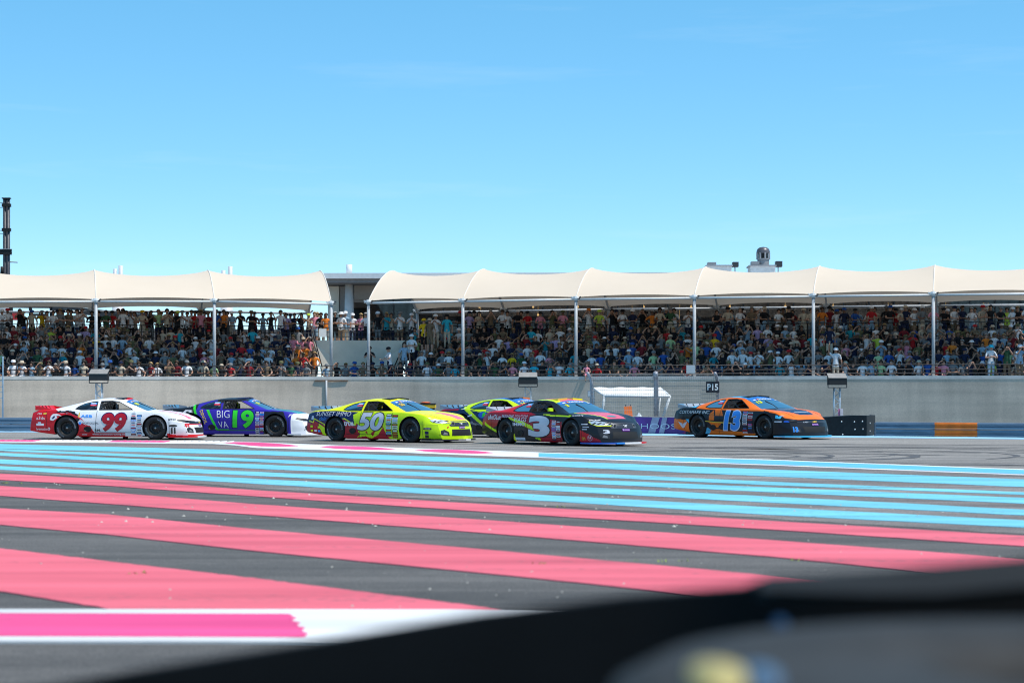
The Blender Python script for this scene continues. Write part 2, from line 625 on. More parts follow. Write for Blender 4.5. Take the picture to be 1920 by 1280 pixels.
BLUES = [([832.5, 844.7, 861.4, 880.5, 899.0], [841.3, 852.6, 871.0, 893.4, 913.4]),
         ([841.8, 860.4, 880.5, 903.3, 923.3], [845.3, 866.2, 887.8, 909.8, 928.2]),
         ([849.0, 870.7, 893.4, 913.9, 933.9], [854.4, 878.8, 900.5, 922.9, 944.8]),
         ([861.2, 884.9, 907.0, 931.0, 956.0], [869.4, 892.2, 916.7, 942.6, 966.7]),
         ([874.0, 897.7, 925.0, 951.4, 976.0], [880.6, 907.2, 935.6, 965.4, 989.8])]
for i, (a, b) in enumerate(BLUES):
    strip('blue_stripe', XS5, a, b, P_CYAN, 0.009, ext=(40, 40), parent=ground, jit=0.02, seed=20 + i)
XR = [0, 200, 480, 960, 1440, 1920]
REDS = [([888, 899, 919.5, 949, 977, 1005.5], [900, 911, 931, 963.5, 993, 1025]),
        ([911.3, 923, 946, 979, 1013, 1048.7], [930, 945, 966, 1004, 1044, 1090]),
        ([953.6, 965, 993, 1035.8, 1079.5, 1124], [984.4, 1002.7, 1033.8, 1080.6, 1130, 1182]),
        ([1028.7, 1052.6, 1085.5, 1147, 1212, 1280], [1109.2, 1141.6, 1187, 1275, 1370, 1470])]
for i, (a, b) in enumerate(REDS):
    if i == 3:
        XR, a, b = [0, 200, 213, 480, 957], [1028.7, 1052.6, 1054.5, 1085.5, 1145.6], [1109.2, 1141.6, 1146.5, 1146.6, 1146.8]
    strip('red_stripe', XR, a, b, P_RED, 0.009, ext=(30, 30 if i < 3 else 0), parent=ground, jit=0.01, step=12 if i == 3 else 40, seed=40 + i)
# near kerb line: white with a magenta block
near_kerb = struct(strip('near_kerb', [-300, 2200], [1145, 1147], [1206, 1209], P_WHITE, 0.016, jit=0.0))
strip('magenta_kerb_block', [-300, 540], [1153.5, 1155.5], [1196, 1199], P_MAG, 0.020, parent=near_kerb, jit=0.002, step=12)
for k in range(9):
    ya = 1155.5 + (1199 - 1155.5) * k / 9
    yb_ = 1155.5 + (1199 - 1155.5) * (k + 1) / 9
    xe = (548, 556, 551, 563, 560, 572, 569, 578, 575)[k]
    strip('magenta_brush_end', [540, xe - 8, xe], [ya, ya, (ya + yb_) / 2 - 0.3], [yb_, yb_, (ya + yb_) / 2 + 0.3], P_MAG, 0.020, parent=near_kerb, jit=0.0, step=6)
# the far edge of the track: pale blue paint at the foot of the barriers
strip('pale_blue_edge', [0, 600, 1190, 1560, 1920], [805.5, 807.5, 811, 816, 818], [810.0, 812, 816, 820, 823.5], P_PALE, 0.009, ext=(60, 60), parent=ground, jit=0.05)

# skid marks on the track
SK = mat('tyre_marks', (0.085, 0.08, 0.08), 0.8, var=0.3, scale=3)
mb = MB()
for i in range(34):
    c0 = gpt(random.uniform(1180, 2050), random.uniform(848, 868))
    R = random.uniform(2.5, 9.0)
    a0 = random.uniform(0, 6.28)
    L = random.uniform(0.8, 2.6)
    w = random.uniform(0.10, 0.22)
    prev = None
    for k in range(33):
        a = a0 + L * k / 32
        x, y = c0.x + R * math.cos(a), c0.y + 0.8 * R * math.sin(a)
        px = x / y * F + 960
        lim = gpt(px, np.interp(px, KX, K_TOP)).y + 0.15
        if y < lim or y > 60:
            prev = None
            continue
        wx, wy = w / 2 * math.cos(a), w / 2 * math.sin(a)
        cur = [(x - wx, y - wy, 0.0060 + i * 0.00006), (x + wx, y + wy, 0.0060 + i * 0.00006)]
        if prev:
            mb.add(prev + cur, [(0, 1, 3, 2)])
        prev = cur
mk = mb.build('tyre_marks', SK)
A_RUB = asphalt('asphalt_rubbered', (0.105, 0.097, 0.092), (0.15, 0.138, 0.128), 0.25)
mb = MB()
for x0, y0, x1, y1, w in ((-60, 820.5, 760, 833.5, 0.9), (300, 823, 1500, 843, 0.8), (720, 833, 1990, 858, 0.7), (1000, 836, 1990, 850, 0.9), (1150, 829, 1990, 836, 0.8)):
    a, b = gpt(x0, y0), gpt(x1, y1)
    v, f = [], []
    for k in range(25):
        p = a.lerp(b, k / 24)
        ww = w * (0.55 + 0.35 * math.sin(k * 1.7) + 0.25 * math.sin(k * 0.6 + x0))
        v += [(p.x, p.y - ww / 2, 0.0052), (p.x, p.y + ww / 2, 0.0052)]
    for k in range(24):
        f.append((2 * k, 2 * k + 1, 2 * k + 3, 2 * k + 2))
    mb.add(v, f)
struct(mb.build('racing_line', A_RUB))
struct(mk)

# loose stones and chips on the run-off area
STONE = mat('pale_stone', (0.45, 0.42, 0.37), 0.9, var=0.35, scale=20)
mb = MB()
for i in range(210):
    px, py = random.uniform(-60, 1980), random.uniform(885, 1140) if i % 3 else random.uniform(885, 990)
    p = gpt(px, py + 0)
    r = random.choice((0.004, 0.005, 0.006, 0.008, 0.010, 0.013)) * (1 if py > 1000 else 1.6)
    v = []
    for k in range(6):
        t = k * math.pi / 3
        v.append((p.x + r * random.uniform(0.7, 1.3) * math.cos(t), p.y + r * random.uniform(0.7, 1.3) * math.sin(t), 0.008))
    v += [(p.x + r * random.uniform(-0.3, 0.3), p.y, 0.009 + r * random.uniform(0.6, 1.1))]
    mb.add(v, [(k, (k + 1) % 6, 6) for k in range(6)])
st = mb.build('loose_stones', STONE)
st['kind'] = 'stuff'
st['label'] = 'pale stone chips scattered over the striped run-off asphalt'
GRASS = mat('weed_green', (0.20, 0.26, 0.04), 0.8, var=0.35, scale=30)
mb = MB()
for (px, py, n) in ((10, 906, 26), (40, 907, 8), (1050, 951, 10), (1185, 1052, 4), (1240, 1054, 5), (1280, 1053, 4), (1475, 1051, 4), (1500, 1052, 4), (1008, 1058, 6), (250, 1077, 8), (272, 1076, 6)):
    c = gpt(px, py)
    for k in range(n):
        a, h = random.uniform(0, 6.28), random.uniform(0.01, 0.03)
        x, y = c.x + random.uniform(-0.05, 0.05), c.y + random.uniform(-0.05, 0.05)
        mb.add([(x, y, 0.006), (x + 0.012 * math.cos(a), y + 0.012 * math.sin(a), 0.006), (x + 0.03 * math.cos(a + 1), y + 0.03 * math.sin(a + 1), 0.006 + h)], [(0, 1, 2)])
gr = mb.build('weed_tufts', GRASS)
gr['kind'] = 'stuff'
gr['label'] = 'small green weeds growing in the asphalt joints'

# ================================================================ GRANDSTAND PLAN
A13 = math.radians(13)
CA, SA = math.cos(A13), math.sin(A13)
PIVX, PIVY, PIVPX = (655 - 960) / F * 99.4, 99.4, 655
def sp(px, off, side=None):
    """Point of the stand's plan at photo column px, off metres behind the wall face."""
    k = (px - 960) / F
    left = (px < PIVPX) if side is None else (side == 'L')
    dx, dy = (-CA, -SA) if left else (CA, -SA)
    x0, y0 = PIVX, PIVY + off / CA
    t = (k * y0 - x0) / (dx - k * dy)
    return Vector((x0 + t * dx, y0 + t * dy, 0))
def sd(side):
    """Unit vectors of one wing: along (to the right) and back."""
    return (Vector((CA, SA, 0)), Vector((-SA, CA, 0))) if side == 'L' else (Vector((CA, -SA, 0)), Vector((SA, CA, 0)))
def zat(py, p):
    return CH + (HZ - py) / F * p.y
PIV = lambda off: Vector((PIVX, PIVY + off / CA, 0))
XL, XRR = -150, 2080
WALL_Z = 2.12
FL0, RISE, RUN, NROW = 1.75, 0.43, 1.1, 5
WALK_Z = FL0 + RISE * NROW
OFF0 = 0.35

def prism(name, plan, z0, z1, m, parent=None):
    n = len(plan)
    v = [(p.x, p.y, z0) for p in plan] + [(p.x, p.y, z1) for p in plan]
    f = [tuple(range(n - 1, -1, -1)), tuple(range(n, 2 * n))] + [(i, (i + 1) % n, n + (i + 1) % n, n + i) for i in range(n)]
    return link(name, mesh(name, v, f, m), parent)

wall = empty('concrete_wall', PIV(0))
tag(wall, 'long grey concrete retaining wall below the grandstand', 'wall')
def rel(o, root):
    o.parent = root
    o.matrix_parent_inverse = Matrix.Translation(-Vector(root.location))
    return o
TF = 5.0
def front_line(off, inner=True):
    """Plan of the front wall: the two wings joined by a gentle curve."""
    P0, dl, dr = PIV(off), Vector((-CA, -SA, 0)), Vector((CA, -SA, 0))
    pts = []
    for k in range(13):
        t = k / 12
        a, b = P0 + dl * TF, P0 + dr * TF
        pts.append(a * (1 - t) ** 2 + P0 * (2 * t * (1 - t)) + b * t * t)
    return [sp(XL, off, 'L')] + pts + [sp(XRR, off, 'R')]
def wallpt(px, off):
    """Point of the wall's face at photo column px."""
    L = front_line(off)
    k = (px - 960) / F
    for a, b in zip(L[:-1], L[1:]):
        fa, fb = a.x - k * a.y, b.x - k * b.y
        if fa <= 0 <= fb or fb <= 0 <= fa:
            return a.lerp(b, fa / (fa - fb))
    return L[0]
w_ = prism('wall_face', front_line(0) + front_line(0.3)[::-1], -0.05, WALL_Z - 0.10, CONC)
sharpen(w_.data, 30)
rel(w_, wall)
w_ = prism('coping', front_line(-0.012) + front_line(0.36)[::-1], WALL_Z - 0.10, WALL_Z + 0.06, CONC_L)
sharpen(w_.data, 30)
rel(w_, wall)
p = wallpt(612, -0.06)
rel(MB().tube([(p.x, p.y, 0), (p.x, p.y, WALL_Z - 0.12)], 0.05).build('drain_pipe', STEEL, smooth=True), wall)
a, b = wallpt(590, -0.03), wallpt(652, -0.03)
rel(MB().obox((a.x, a.y, WALL_Z - 0.14), (b.x, b.y, WALL_Z - 0.14), 0.05, 0.06).build('cable_tray', mat('rust', (0.18, 0.11, 0.07), 0.9), smooth=False), wall)

stand = empty('grandstand', PIV(OFF0))
tag(stand, 'stepped concrete grandstand terrace packed with spectators', 'grandstand')
GAPL, GAPR = 592, 770
for r in range(NROW):
    o0, o1 = OFF0 + RUN * r, OFF0 + RUN * (r + 1) + (0 if r < NROW - 1 else 0)
    z = FL0 + RISE * r
    if r == 0:
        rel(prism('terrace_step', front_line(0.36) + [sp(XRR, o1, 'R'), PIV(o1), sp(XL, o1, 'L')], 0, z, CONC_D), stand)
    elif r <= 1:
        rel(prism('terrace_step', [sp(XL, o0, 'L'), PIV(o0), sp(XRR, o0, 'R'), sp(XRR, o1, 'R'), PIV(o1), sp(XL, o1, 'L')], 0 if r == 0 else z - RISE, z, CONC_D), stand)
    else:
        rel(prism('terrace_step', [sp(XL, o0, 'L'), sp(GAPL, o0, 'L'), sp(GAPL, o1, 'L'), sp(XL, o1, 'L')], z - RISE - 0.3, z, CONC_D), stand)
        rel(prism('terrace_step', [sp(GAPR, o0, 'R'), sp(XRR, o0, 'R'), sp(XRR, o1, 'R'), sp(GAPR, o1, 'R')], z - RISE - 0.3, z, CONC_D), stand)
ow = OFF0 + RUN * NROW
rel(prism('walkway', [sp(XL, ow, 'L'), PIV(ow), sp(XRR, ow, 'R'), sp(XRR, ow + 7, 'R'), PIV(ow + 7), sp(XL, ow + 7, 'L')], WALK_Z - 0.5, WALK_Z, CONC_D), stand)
rel(prism('back_parapet', [sp(XL, ow + 6.7, 'L'), sp(600, ow + 6.7, 'L'), sp(600, ow + 6.95, 'L'), sp(XL, ow + 6.95, 'L')], WALK_Z, WALK_Z + 1.0, mat('parapet_dark', (0.10, 0.10, 0.105), 0.8)), stand)
# cream block between the two stairs, with sloping sides
TB = OFF0 + RUN * 2 + 0.02
tb = [(588, 638), (776, 638), (737, 708), (608, 708)]
fr, bk2 = [], []
for (px, py) in tb:
    p = sp(px, TB, 'L' if px < PIVPX else 'R')
    p.z = min(zat(py, p), WALK_Z + 0.22)
    fr.append(p)
mids_top, mids_bot = PIV(TB), PIV(TB)
mids_top.z, mids_bot.z = fr[0].z, fr[3].z
poly = [fr[0], mids_top, fr[1], fr[2], mids_bot, fr[3]]
v = [p.copy() for p in poly] + [p + Vector((0, 3.6, 0)) for p in poly]
f = [tuple(range(5, -1, -1)), tuple(range(6, 12))] + [(i, (i + 1) % 6, 6 + (i + 1) % 6, 6 + i) for i in range(6)]
rel(link('cream_stair_block', mesh('cream_stair_block', v, f, CONC_C)), stand)
# plastic seat benches: a thin plank on each step
for r in range(NROW):
    o0 = OFF0 + RUN * r + 0.55
    z = FL0 + RISE * r + 0.40
    for side, xa, xb in (('L', XL, GAPL - 60), ('R', GAPR + 40, XRR)):
        a, b = sp(xa, o0, side), sp(xb, o0, side)
        rel(MB().obox((a.x, a.y, z), (b.x, b.y, z), 0.34, 0.05).build('bench', mat('bench_grey', (0.2, 0.2, 0.21), 0.6)), stand)

def railing(label, pts, zs, hs, post_every, r=0.022, rp=0.025):
    """Railing along plan points pts (floor z per point), rails at the heights hs."""
    root = empty('railing', (pts[0].x, pts[0].y, zs[0]))
    tag(root, label, 'railing')
    P = [Vector((p.x, p.y, z)) for p, z in zip(pts, zs)]
    for h in hs:
        rel(MB().tube([p + Vector((0, 0, h)) for p in P], r, 6).build('rail', RAILM, smooth=True), root)
    for a, b in zip(P[:-1], P[1:]):
        n = max(1, int((b - a).length / post_every))
        for k in range(n + (1 if b is P[-1] else 0)):
            q = a.lerp(b, k / n)
            rel(MB().tube([q, q + Vector((0, 0, hs[0]))], rp, 6).build('post', RAILM, smooth=True), root)
    return root
ro = 0.08
fl_ = front_line(ro)
railing('dark horizontal railing along the top of the front wall', fl_, [WALL_Z + 0.06] * len(fl_), (0.52, 0.30, 0.12), 2.0)
wo_ = ow + 0.15
railing('dark railing of the upper walkway left of the stairs', [sp(XL, wo_, 'L'), sp(584, wo_, 'L')], [WALK_Z] * 2, (0.98, 0.62, 0.3), 2.0)
railing('dark railing on top of the cream stair block', [sp(588, TB + 0.1, 'L'), PIV(TB + 0.1), sp(775, TB + 0.1, 'R')], [fr[0].z] * 3, (0.66, 0.42, 0.2), 1.6)
railing('dark railing of the upper walkway right of the stairs', [sp(800, wo_, 'R'), sp(XRR, wo_, 'R')], [WALK_Z] * 2, (0.98, 0.62, 0.3), 2.0)
for lab, pts in (('sloping black handrail left of the cream stair block', [(584, 612), (604, 688)]), ('sloping black handrail right of the cream stair block', [(772, 612), (738, 690)])):
    P = []
    for k, (px, py) in enumerate(pts):
        q = sp(px, TB - 0.1, 'L' if px < PIVPX else 'R')
        q.z = zat(py, q)
        P.append(q)
    root = empty('handrail', P[1])
    tag(root, lab, 'handrail')
    rel(MB().tube(P, 0.03, 6).build('rail', RAILM, smooth=True), root)
    Q = [q - Vector((0, 0, 0.35)) for q in P]
    rel(MB().tube(Q, 0.02, 6).build('rail', RAILM, smooth=True), root)
    for t in (0.05, 0.5, 0.95):
        q = P[0].lerp(P[1], t)
        rel(MB().tube([q, q - Vector((0, 0, 0.7))], 0.02, 6).build('post', RAILM, smooth=True), root)

# ================================================================ CANOPIES
def membrane_mat():
    m = bpy.data.materials.new('canopy_fabric')
    m.use_nodes = True
    t = m.node_tree
    b = t.nodes['Principled BSDF']
    o = t.nodes['Material Output']
    b.inputs['Roughness'].default_value = 0.75
    tc = t.nodes.new('ShaderNodeTexCoord')
    nz = t.nodes.new('ShaderNodeTexNoise')
    nz.inputs['Scale'].default_value = 0.9
    nz.inputs['Detail'].default_value = 6
    t.links.new(tc.outputs['Object'], nz.inputs['Vector'])
    rp = t.nodes.new('ShaderNodeValToRGB')
    rp.color_ramp.elements[0].color = (0.745, 0.61, 0.475, 1)
    rp.color_ramp.elements[1].color = (0.785, 0.65, 0.515, 1)
    t.links.new(nz.outputs['Fac'], rp.inputs[0])
    t.links.new(rp.outputs[0], b.inputs['Base Color'])
    tl = t.nodes.new('ShaderNodeBsdfTranslucent')
    tl.inputs[0].default_value = (0.55, 0.48, 0.40, 1)
    mx = t.nodes.new('ShaderNodeMixShader')
    mx.inputs[0].default_value = 0.16
    t.links.new(b.outputs[0], mx.inputs[1])
    t.links.new(tl.outputs[0], mx.inputs[2])
    t.links.new(mx.outputs[0], o.inputs[0])
    return m
FAB = membrane_mat()
SEAM = mat('canopy_seam', (0.74, 0.67, 0.59), 0.7, var=0.05)
OF, OR_, OB = 0.32, 4.8, 9.3
def canopy(side, posts, label):
    al, bkv = sd(side)
    root = empty('tensile_canopy', sp(posts[0][0], OF, side))
    tag(root, label, 'canopy', 'cream canopies over the grandstand')
    K = []
    for px, pk, pr in posts:
        f0 = sp(px, OF, side)
        rr = f0 + bkv * (OR_ - OF)
        b0 = f0 + bkv * (OB - OF)
        K.append((f0, zat(pk, f0), rr, zat(pr, rr), b0, zat(pk, f0) - 0.08))
    NV, NU = 26, 12
    def arch(k, v):
        f0, zf, rr, zr, b0, zb = k
        e = 1 - abs(2 * v - 1) ** 1.75
        base = f0.lerp(b0, v)
        z = (zf + (zb - zf) * v) + (zr - (zf + zb) / 2) * e
        return Vector((base.x, base.y, z)), e
    for i in range(len(K) - 1):
        v, f = [], []
        for a in range(NU + 1):
            u = a / NU
            sag = 4 * u * (1 - u)
            for c in range(NV + 1):
                w = c / NV
                p0, e = arch(K[i], w)
                p1, _ = arch(K[i + 1], w)
                p = p0.lerp(p1, u)
                p.z += -0.30 * (sag ** 0.8) * e + 0.10 * sag * (1 - e)
                if w < 0.5:
                    p += bkv * (0.16 * sag * (1 - e))
                else:
                    p -= bkv * (0.3 * sag * (1 - e))
                v.append(p)
        n = NV + 1
        for a in range(NU):
            for c in range(NV):
                f.append((a * n + c, (a + 1) * n + c, (a + 1) * n + c + 1, a * n + c + 1))
        rel(link('membrane', mesh('membrane', v, f, FAB, smooth=True)), root)
        pa, pb = K[i][0].copy(), K[i + 1][0].copy()
        pa.z, pb.z = K[i][1] - 0.11, K[i + 1][1] - 0.11
        rel(MB().tube([pa, pb], 0.055, 8).build('edge_beam', WHITE_S, smooth=True), root)
        qa, qb = K[i][4].copy(), K[i + 1][4].copy()
        qa.z, qb.z = K[i][5] - 0.16, K[i + 1][5] - 0.16
        rel(MB().tube([qa, qb], 0.06, 8).build('edge_beam', STEEL, smooth=True), root)
    for i, k in enumerate(K):
        arc = [arch(k, c / NV)[0] for c in range(NV + 1)]
        rel(MB().tube([p + Vector((0, 0, 0.005)) for p in arc], 0.028, 6).build('seam_rope', SEAM, smooth=True), root)
        rel(MB().tube([p - Vector((0, 0, 0.20)) for p in arc], 0.05, 6).build('arch_rib', STEEL, smooth=True), root)
        f0, b0 = k[0], k[4]
        rel(MB().tube([(f0.x, f0.y, FL0), (f0.x, f0.y, k[1] - 0.1)], 0.08, 10).build('front_post', STEEL, smooth=True), root)
        rel(MB().tube([(b0.x, b0.y, WALK_Z), (b0.x, b0.y, k[5] - 0.1)], 0.08, 10).build('back_post', STEEL, smooth=True), root)
        for q, z in ((f0, k[1]), (b0, k[5])):
            c = Vector((q.x, q.y, z - 0.06))
            mb = MB()
            mb.lathe([(0, -0.12), (0.13, -0.10), (0.16, 0), (0.13, 0.10), (0, 0.12)], 10, Matrix.Translation(c))
            node = rel(mb.build('node_plate', WHITE_S, sharp=30), root)
            for s in (-1, 1):
                mb = MB()
                mb.obox(c + al * (0.08 * s), c + al * (0.24 * s) + Vector((0, 0, 0.07)), 0.08, 0.06)
                mb.obox(c + al * (0.08 * s) - bkv * 0.1, c + al * (0.20 * s) - bkv * 0.1 - Vector((0, 0, 0.04)), 0.05, 0.04)
                rel(mb.build('clamp', STEEL_D if s > 0 else WHITE_S), root)
    return root
canopy('L', [(-262, 563, 506), (-42, 562, 506), (180, 561, 506), (402, 561, 507), (621, 566, 508)], 'cream tensile canopy over the left wing of the grandstand')
canopy('R', [(691, 564, 508), (868, 561, 505), (1080, 557, 503), (1302, 554.5, 501), (1525, 551.5, 499), (1750, 548.5, 497), (1982, 546, 495)], 'cream tensile canopy over the right wing of the grandstand')

# ================================================================ BUILDING BEHIND
al, bkv = Vector((math.cos(0.035), -math.sin(0.035), 0)), Vector((math.sin(0.035), math.cos(0.035), 0))
bo = sp(612, 13.5, 'R')
def B(t, d, z):
    """Point in the hospitality building's frame: t along the facade, d behind it."""
    p = bo + al * t + bkv * d
    return Vector((p.x, p.y, z))
bld = empty('hospitality_building', bo)
tag(bld, 'white roofed hospitality building with dark glazing behind the right canopy', 'building')
def bbox(name, t0, t1, d0, d1, z0, z1, m, parent=bld):
    return rel(prism(name, [B(t0, d0, 0), B(t1, d0, 0), B(t1, d1, 0), B(t0, d1, 0)], z0, z1, m), bld if parent is bld else parent)
TAUPE = mat('taupe_ceiling', (0.42, 0.38, 0.34), 0.85, var=0.05)
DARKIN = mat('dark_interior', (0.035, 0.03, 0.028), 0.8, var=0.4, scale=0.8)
GREYW = mat('grey_panel', (0.30, 0.29, 0.28), 0.7, var=0.06)
BLEN = 50.0
bbox('roof_slab', -0.3, BLEN, -3.2, 12, 7.72, 8.02, mat('white_roof', (0.72, 0.72, 0.73), 0.4, var=0.05))
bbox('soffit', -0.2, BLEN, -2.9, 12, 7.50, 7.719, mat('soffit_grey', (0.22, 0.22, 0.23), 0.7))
bbox('ceiling', 0.6, BLEN, 0.2, 8.0, 6.55, 6.7, TAUPE)
bbox('transom', 1.6, BLEN, -0.05, 0.15, 6.7, 7.49, TAUPE)
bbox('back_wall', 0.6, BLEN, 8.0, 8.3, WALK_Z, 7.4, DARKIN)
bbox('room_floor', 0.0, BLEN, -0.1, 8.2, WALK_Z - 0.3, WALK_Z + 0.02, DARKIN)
bbox('cream_wall', 0.12, 0.75, -0.3, 0.6, WALK_Z - 0.3, 7.45, CONC_C)
bbox('grey_wall', 0.78, 1.25, -0.2, 0.6, WALK_Z - 0.3, 7.45, GREYW)
GLZ = glass('facade_glass', (0.02, 0.02, 0.022, 0.35), (0.55, 0.55, 0.56), ior=1.18)
FRM = mat('dark_mullion', (0.03, 0.03, 0.032), 0.4, 0.3)
t = 2.4
while t < BLEN - 1.5:
    bbox('mullion', t, t + 0.07, -0.08, 0.08, WALK_Z, 6.7, FRM)
    bbox('window_pane', t + 0.07, t + 1.42, 0.0, 0.02, WALK_Z + 0.05, 6.69, GLZ)
    t += 1.42
PIL = mat('pale_pillar', (0.45, 0.45, 0.43), 0.8)
for t in (8.2, 15.0, 21.5, 28.0, 34.5, 41.0):
    bbox('inner_pillar', t, t + random.choice((0.4, 0.9, 1.2)), 2.2, 2.6, WALK_Z, 6.55, PIL)
LAMP = mat('lit_lamp', (1.0, 0.62, 0.22), 0.5, var=0, emit=5.0)
for t in np.arange(9.0, BLEN - 2, 2.9):
    for dd, zz in ((1.6, 6.32), (random.uniform(2, 5), random.uniform(5.3, 5.9))):
        q = B(t + random.uniform(-0.5, 0.5), dd, zz)
        rel(MB().lathe([(0, -0.06), (0.055, -0.03), (0.06, 0.02), (0.03, 0.07), (0.006, 0.10), (0.006, 6.56 - zz)], 8, Matrix.Translation(q)).build('pendant_lamp', LAMP, smooth=True), bld)
c = B(1.45, -1.2, 0)
rel(MB().tube([(c.x, c.y, WALK_Z), (c.x, c.y, 5.0), (c.x, c.y, 7.6)], [0.30, 0.30, 0.22], 16).build('white_column', WHITE_S, smooth=True), bld)
rel(MB().tube([(c.x, c.y, 8.02), (c.x, c.y, 8.62)], 0.17, 16).build('column_head', WHITE_S, smooth=True), bld)
# plant on the roof
q = B(0, 9, 0)
HV = mat('plant_grey', (0.30, 0.30, 0.31), 0.6, 0.2)
HVL = mat('plant_pale', (0.58, 0.58, 0.57), 0.6)
def roofpt(px, py, d):
    k = (px - 960) / F
    q0 = bo + bkv * d
    t = (k * q0.y - q0.x) / (al.x - k * al.y)
    p = q0 + al * t
    return Vector((p.x, p.y, zat(py, p)))
def rbox(name, px0, px1, py0, py1, d, dep, m, root):
    a, b = roofpt(px0, py1, d), roofpt(px1, py0, d)
    return rel(prism(name, [Vector((a.x, a.y, 0)), Vector((b.x, b.y, 0)), Vector((b.x, b.y, 0)) + bkv * dep, Vector((a.x, a.y, 0)) + bkv * dep], a.z, b.z, m), root)
for lab, x0, x1, boxes in (('flat rooftop plant unit with two small vents left of the dome', 1324, 1374, [(1327, 1343, 491.5, 497), (1374, 1385, 491, 500)]),
                           ('flat rooftop plant unit carrying the dark dome ventilator', 1405, 1456, [(1409, 1424, 490, 496), (1455, 1467, 489.5, 500)])):
    a = roofpt((x0 + x1) / 2, 506, 7.5)
    root = empty('rooftop_unit', (a.x, a.y, 8.02))
    tag(root, lab, 'plant unit', 'rooftop plant units')
    rbox('plinth', x0 + 2, x1 - 2, 499, 522, 7.5, 2.0, HVL, root)
    rbox('cover', x0, x1, 496.5, 499, 7.4, 2.2, HV, root)
    for (b0, b1, c0, c1) in boxes:
        rbox('vent_box', b0, b1, c0, c1, 7.9, 0.8, STEEL_D if b0 > x1 - 5 else HV, root)
        if b0 > x1 - 5:
            u = roofpt(b0 + 4, 510, 8.0)
            w2 = roofpt(b0 + 4, 499, 8.0)
            rel(MB().tube([(u.x, u.y, 8.0), (u.x, u.y, w2.z)], 0.04, 6).build('leg', STEEL, smooth=True), root)
a = roofpt(1431, 497, 8.4)
rv = empty('dome_ventilator', a)
tag(rv, 'dark ribbed dome ventilator standing on the rooftop unit', 'ventilator')
zz = a.z
s_ = a.y / F
M0 = Matrix.Translation(Vector((a.x, a.y, 0)))
rel(MB().lathe([(11 * s_, zz - 0.1), (11 * s_, zz + 10 * s_), (12.5 * s_, zz + 10.2 * s_), (12.5 * s_, zz + 12 * s_)], 18, M0).build('collar', HV, sharp=30), rv)
rel(MB().lathe([(9 * s_, zz + 12 * s_), (9 * s_, zz + 22 * s_)], 18, M0).build('inner_drum', BLACK, sharp=30), rv)
rel(MB().lathe([(12.6 * s_, zz + 22 * s_), (12.8 * s_, zz + 25 * s_), (11 * s_, zz + 30 * s_), (7 * s_, zz + 33 * s_), (0, zz + 34.2 * s_)], 18, M0).build('dome', mat('dome_grey', (0.11, 0.10, 0.11), 0.4, 0.3), smooth=True), rv)
for k in range(8):
    an = k * math.pi / 4 + 0.2
    x, y = a.x + 12 * s_ * math.cos(an), a.y + 12 * s_ * math.sin(an)
    rel(MB().obox((x, y, zz + 11 * s_), (x, y, zz + 23 * s_), 0.10, 0.05).build('rib', HV), rv)

# white columns behind the left canopy
def colm(px, d, top, half, label, pipes):
    q = sp(px, d, 'L')
    root = empty('white_column', (q.x, q.y, 0))
    tag(root, label, 'column', 'white columns behind the left canopy')
    rel(MB().tube([(q.x, q.y, 0), (q.x, q.y, 6.9)], half * q.y / F, 18).build('shaft', mat('column_white', (0.62, 0.62, 0.63), 0.5, var=0.04), smooth=True), root)
    for (dx, py, w) in pipes:
        x = q.x + dx * q.y / F
        rel(MB().tube([(x, q.y, 6.8), (x, q.y, zat(py, q))], w * q.y / F, 14).build('pipe', MATS['column_white'], smooth=True), root)
colm(221, 26, 0, 10.5, 'wide white column rising behind the left canopy, nearer the steel mast', [(-5, 504, 3.6), (5.5, 498, 4.2)])
colm(425, 26, 0, 11.5, 'wide white column rising behind the left canopy, nearer the stairs', [(-6, 507, 3.8), (7, 499.5, 4.2)])

# steel mast at the far left
q = sp(12, 30, 'L')
mast = empty('steel_mast', (q.x, q.y, 0))
tag(mast, 'dark steel mast standing above the left canopy', 'mast')
u = q.y / F
MST = mat('mast_steel', (0.06, 0.06, 0.07), 0.5, 0.3, var=0.2)
for dx, rr in ((-2.8, 3.6), (3.2, 3.8)):
    rel(MB().tube([(q.x + dx * u, q.y, 0), (q.x + dx * u, q.y, zat(371.5, q))], rr * u, 12).build('tube', MST, smooth=True), mast)
for py, h in ((371, 2), (382, 6), (428, 6)):
    z = zat(py, q)
    rel(MB().box((q.x - 7.5 * u, q.y - 5 * u, z - h * u), (q.x + 8 * u, q.y + 5 * u, z)).build('collar', BLACK), mast)
z = zat(468, q)
rel(MB().box((q.x - 14 * u, q.y - 6 * u, z - 10 * u), (q.x + 11.5 * u, q.y - 3.9 * u, z)).build('platform', BLACK), mast)
rel(MB().box((q.x - 13 * u, q.y - 7 * u, z), (q.x + 11.5 * u, q.y - 3 * u, z + 1 * u)).build('platform_edge', STEEL), mast)
z = zat(491, q)
rel(MB().tube([(q.x, q.y, z), (q.x + 21 * u, q.y, z - 1 * u)], 1.0 * u, 6).build('arm', mat('rust', (0.18, 0.11, 0.07)), smooth=True), mast)
rel(MB().tube([(q.x - 8 * u, q.y - 3 * u, zat(515, q)), (q.x - 7 * u, q.y - 3 * u, zat(500, q))], 3 * u, 8).build('motor', BLACK, smooth=True), mast)
for py in (380, 389, 432, 438):
    z = zat(py, q)
    rel(MB().tube([(q.x - 4 * u, q.y, z), (q.x - 60 * u, q.y, z - 2 * u)], 0.5 * u, 5).build('cable', STEEL_D), mast)

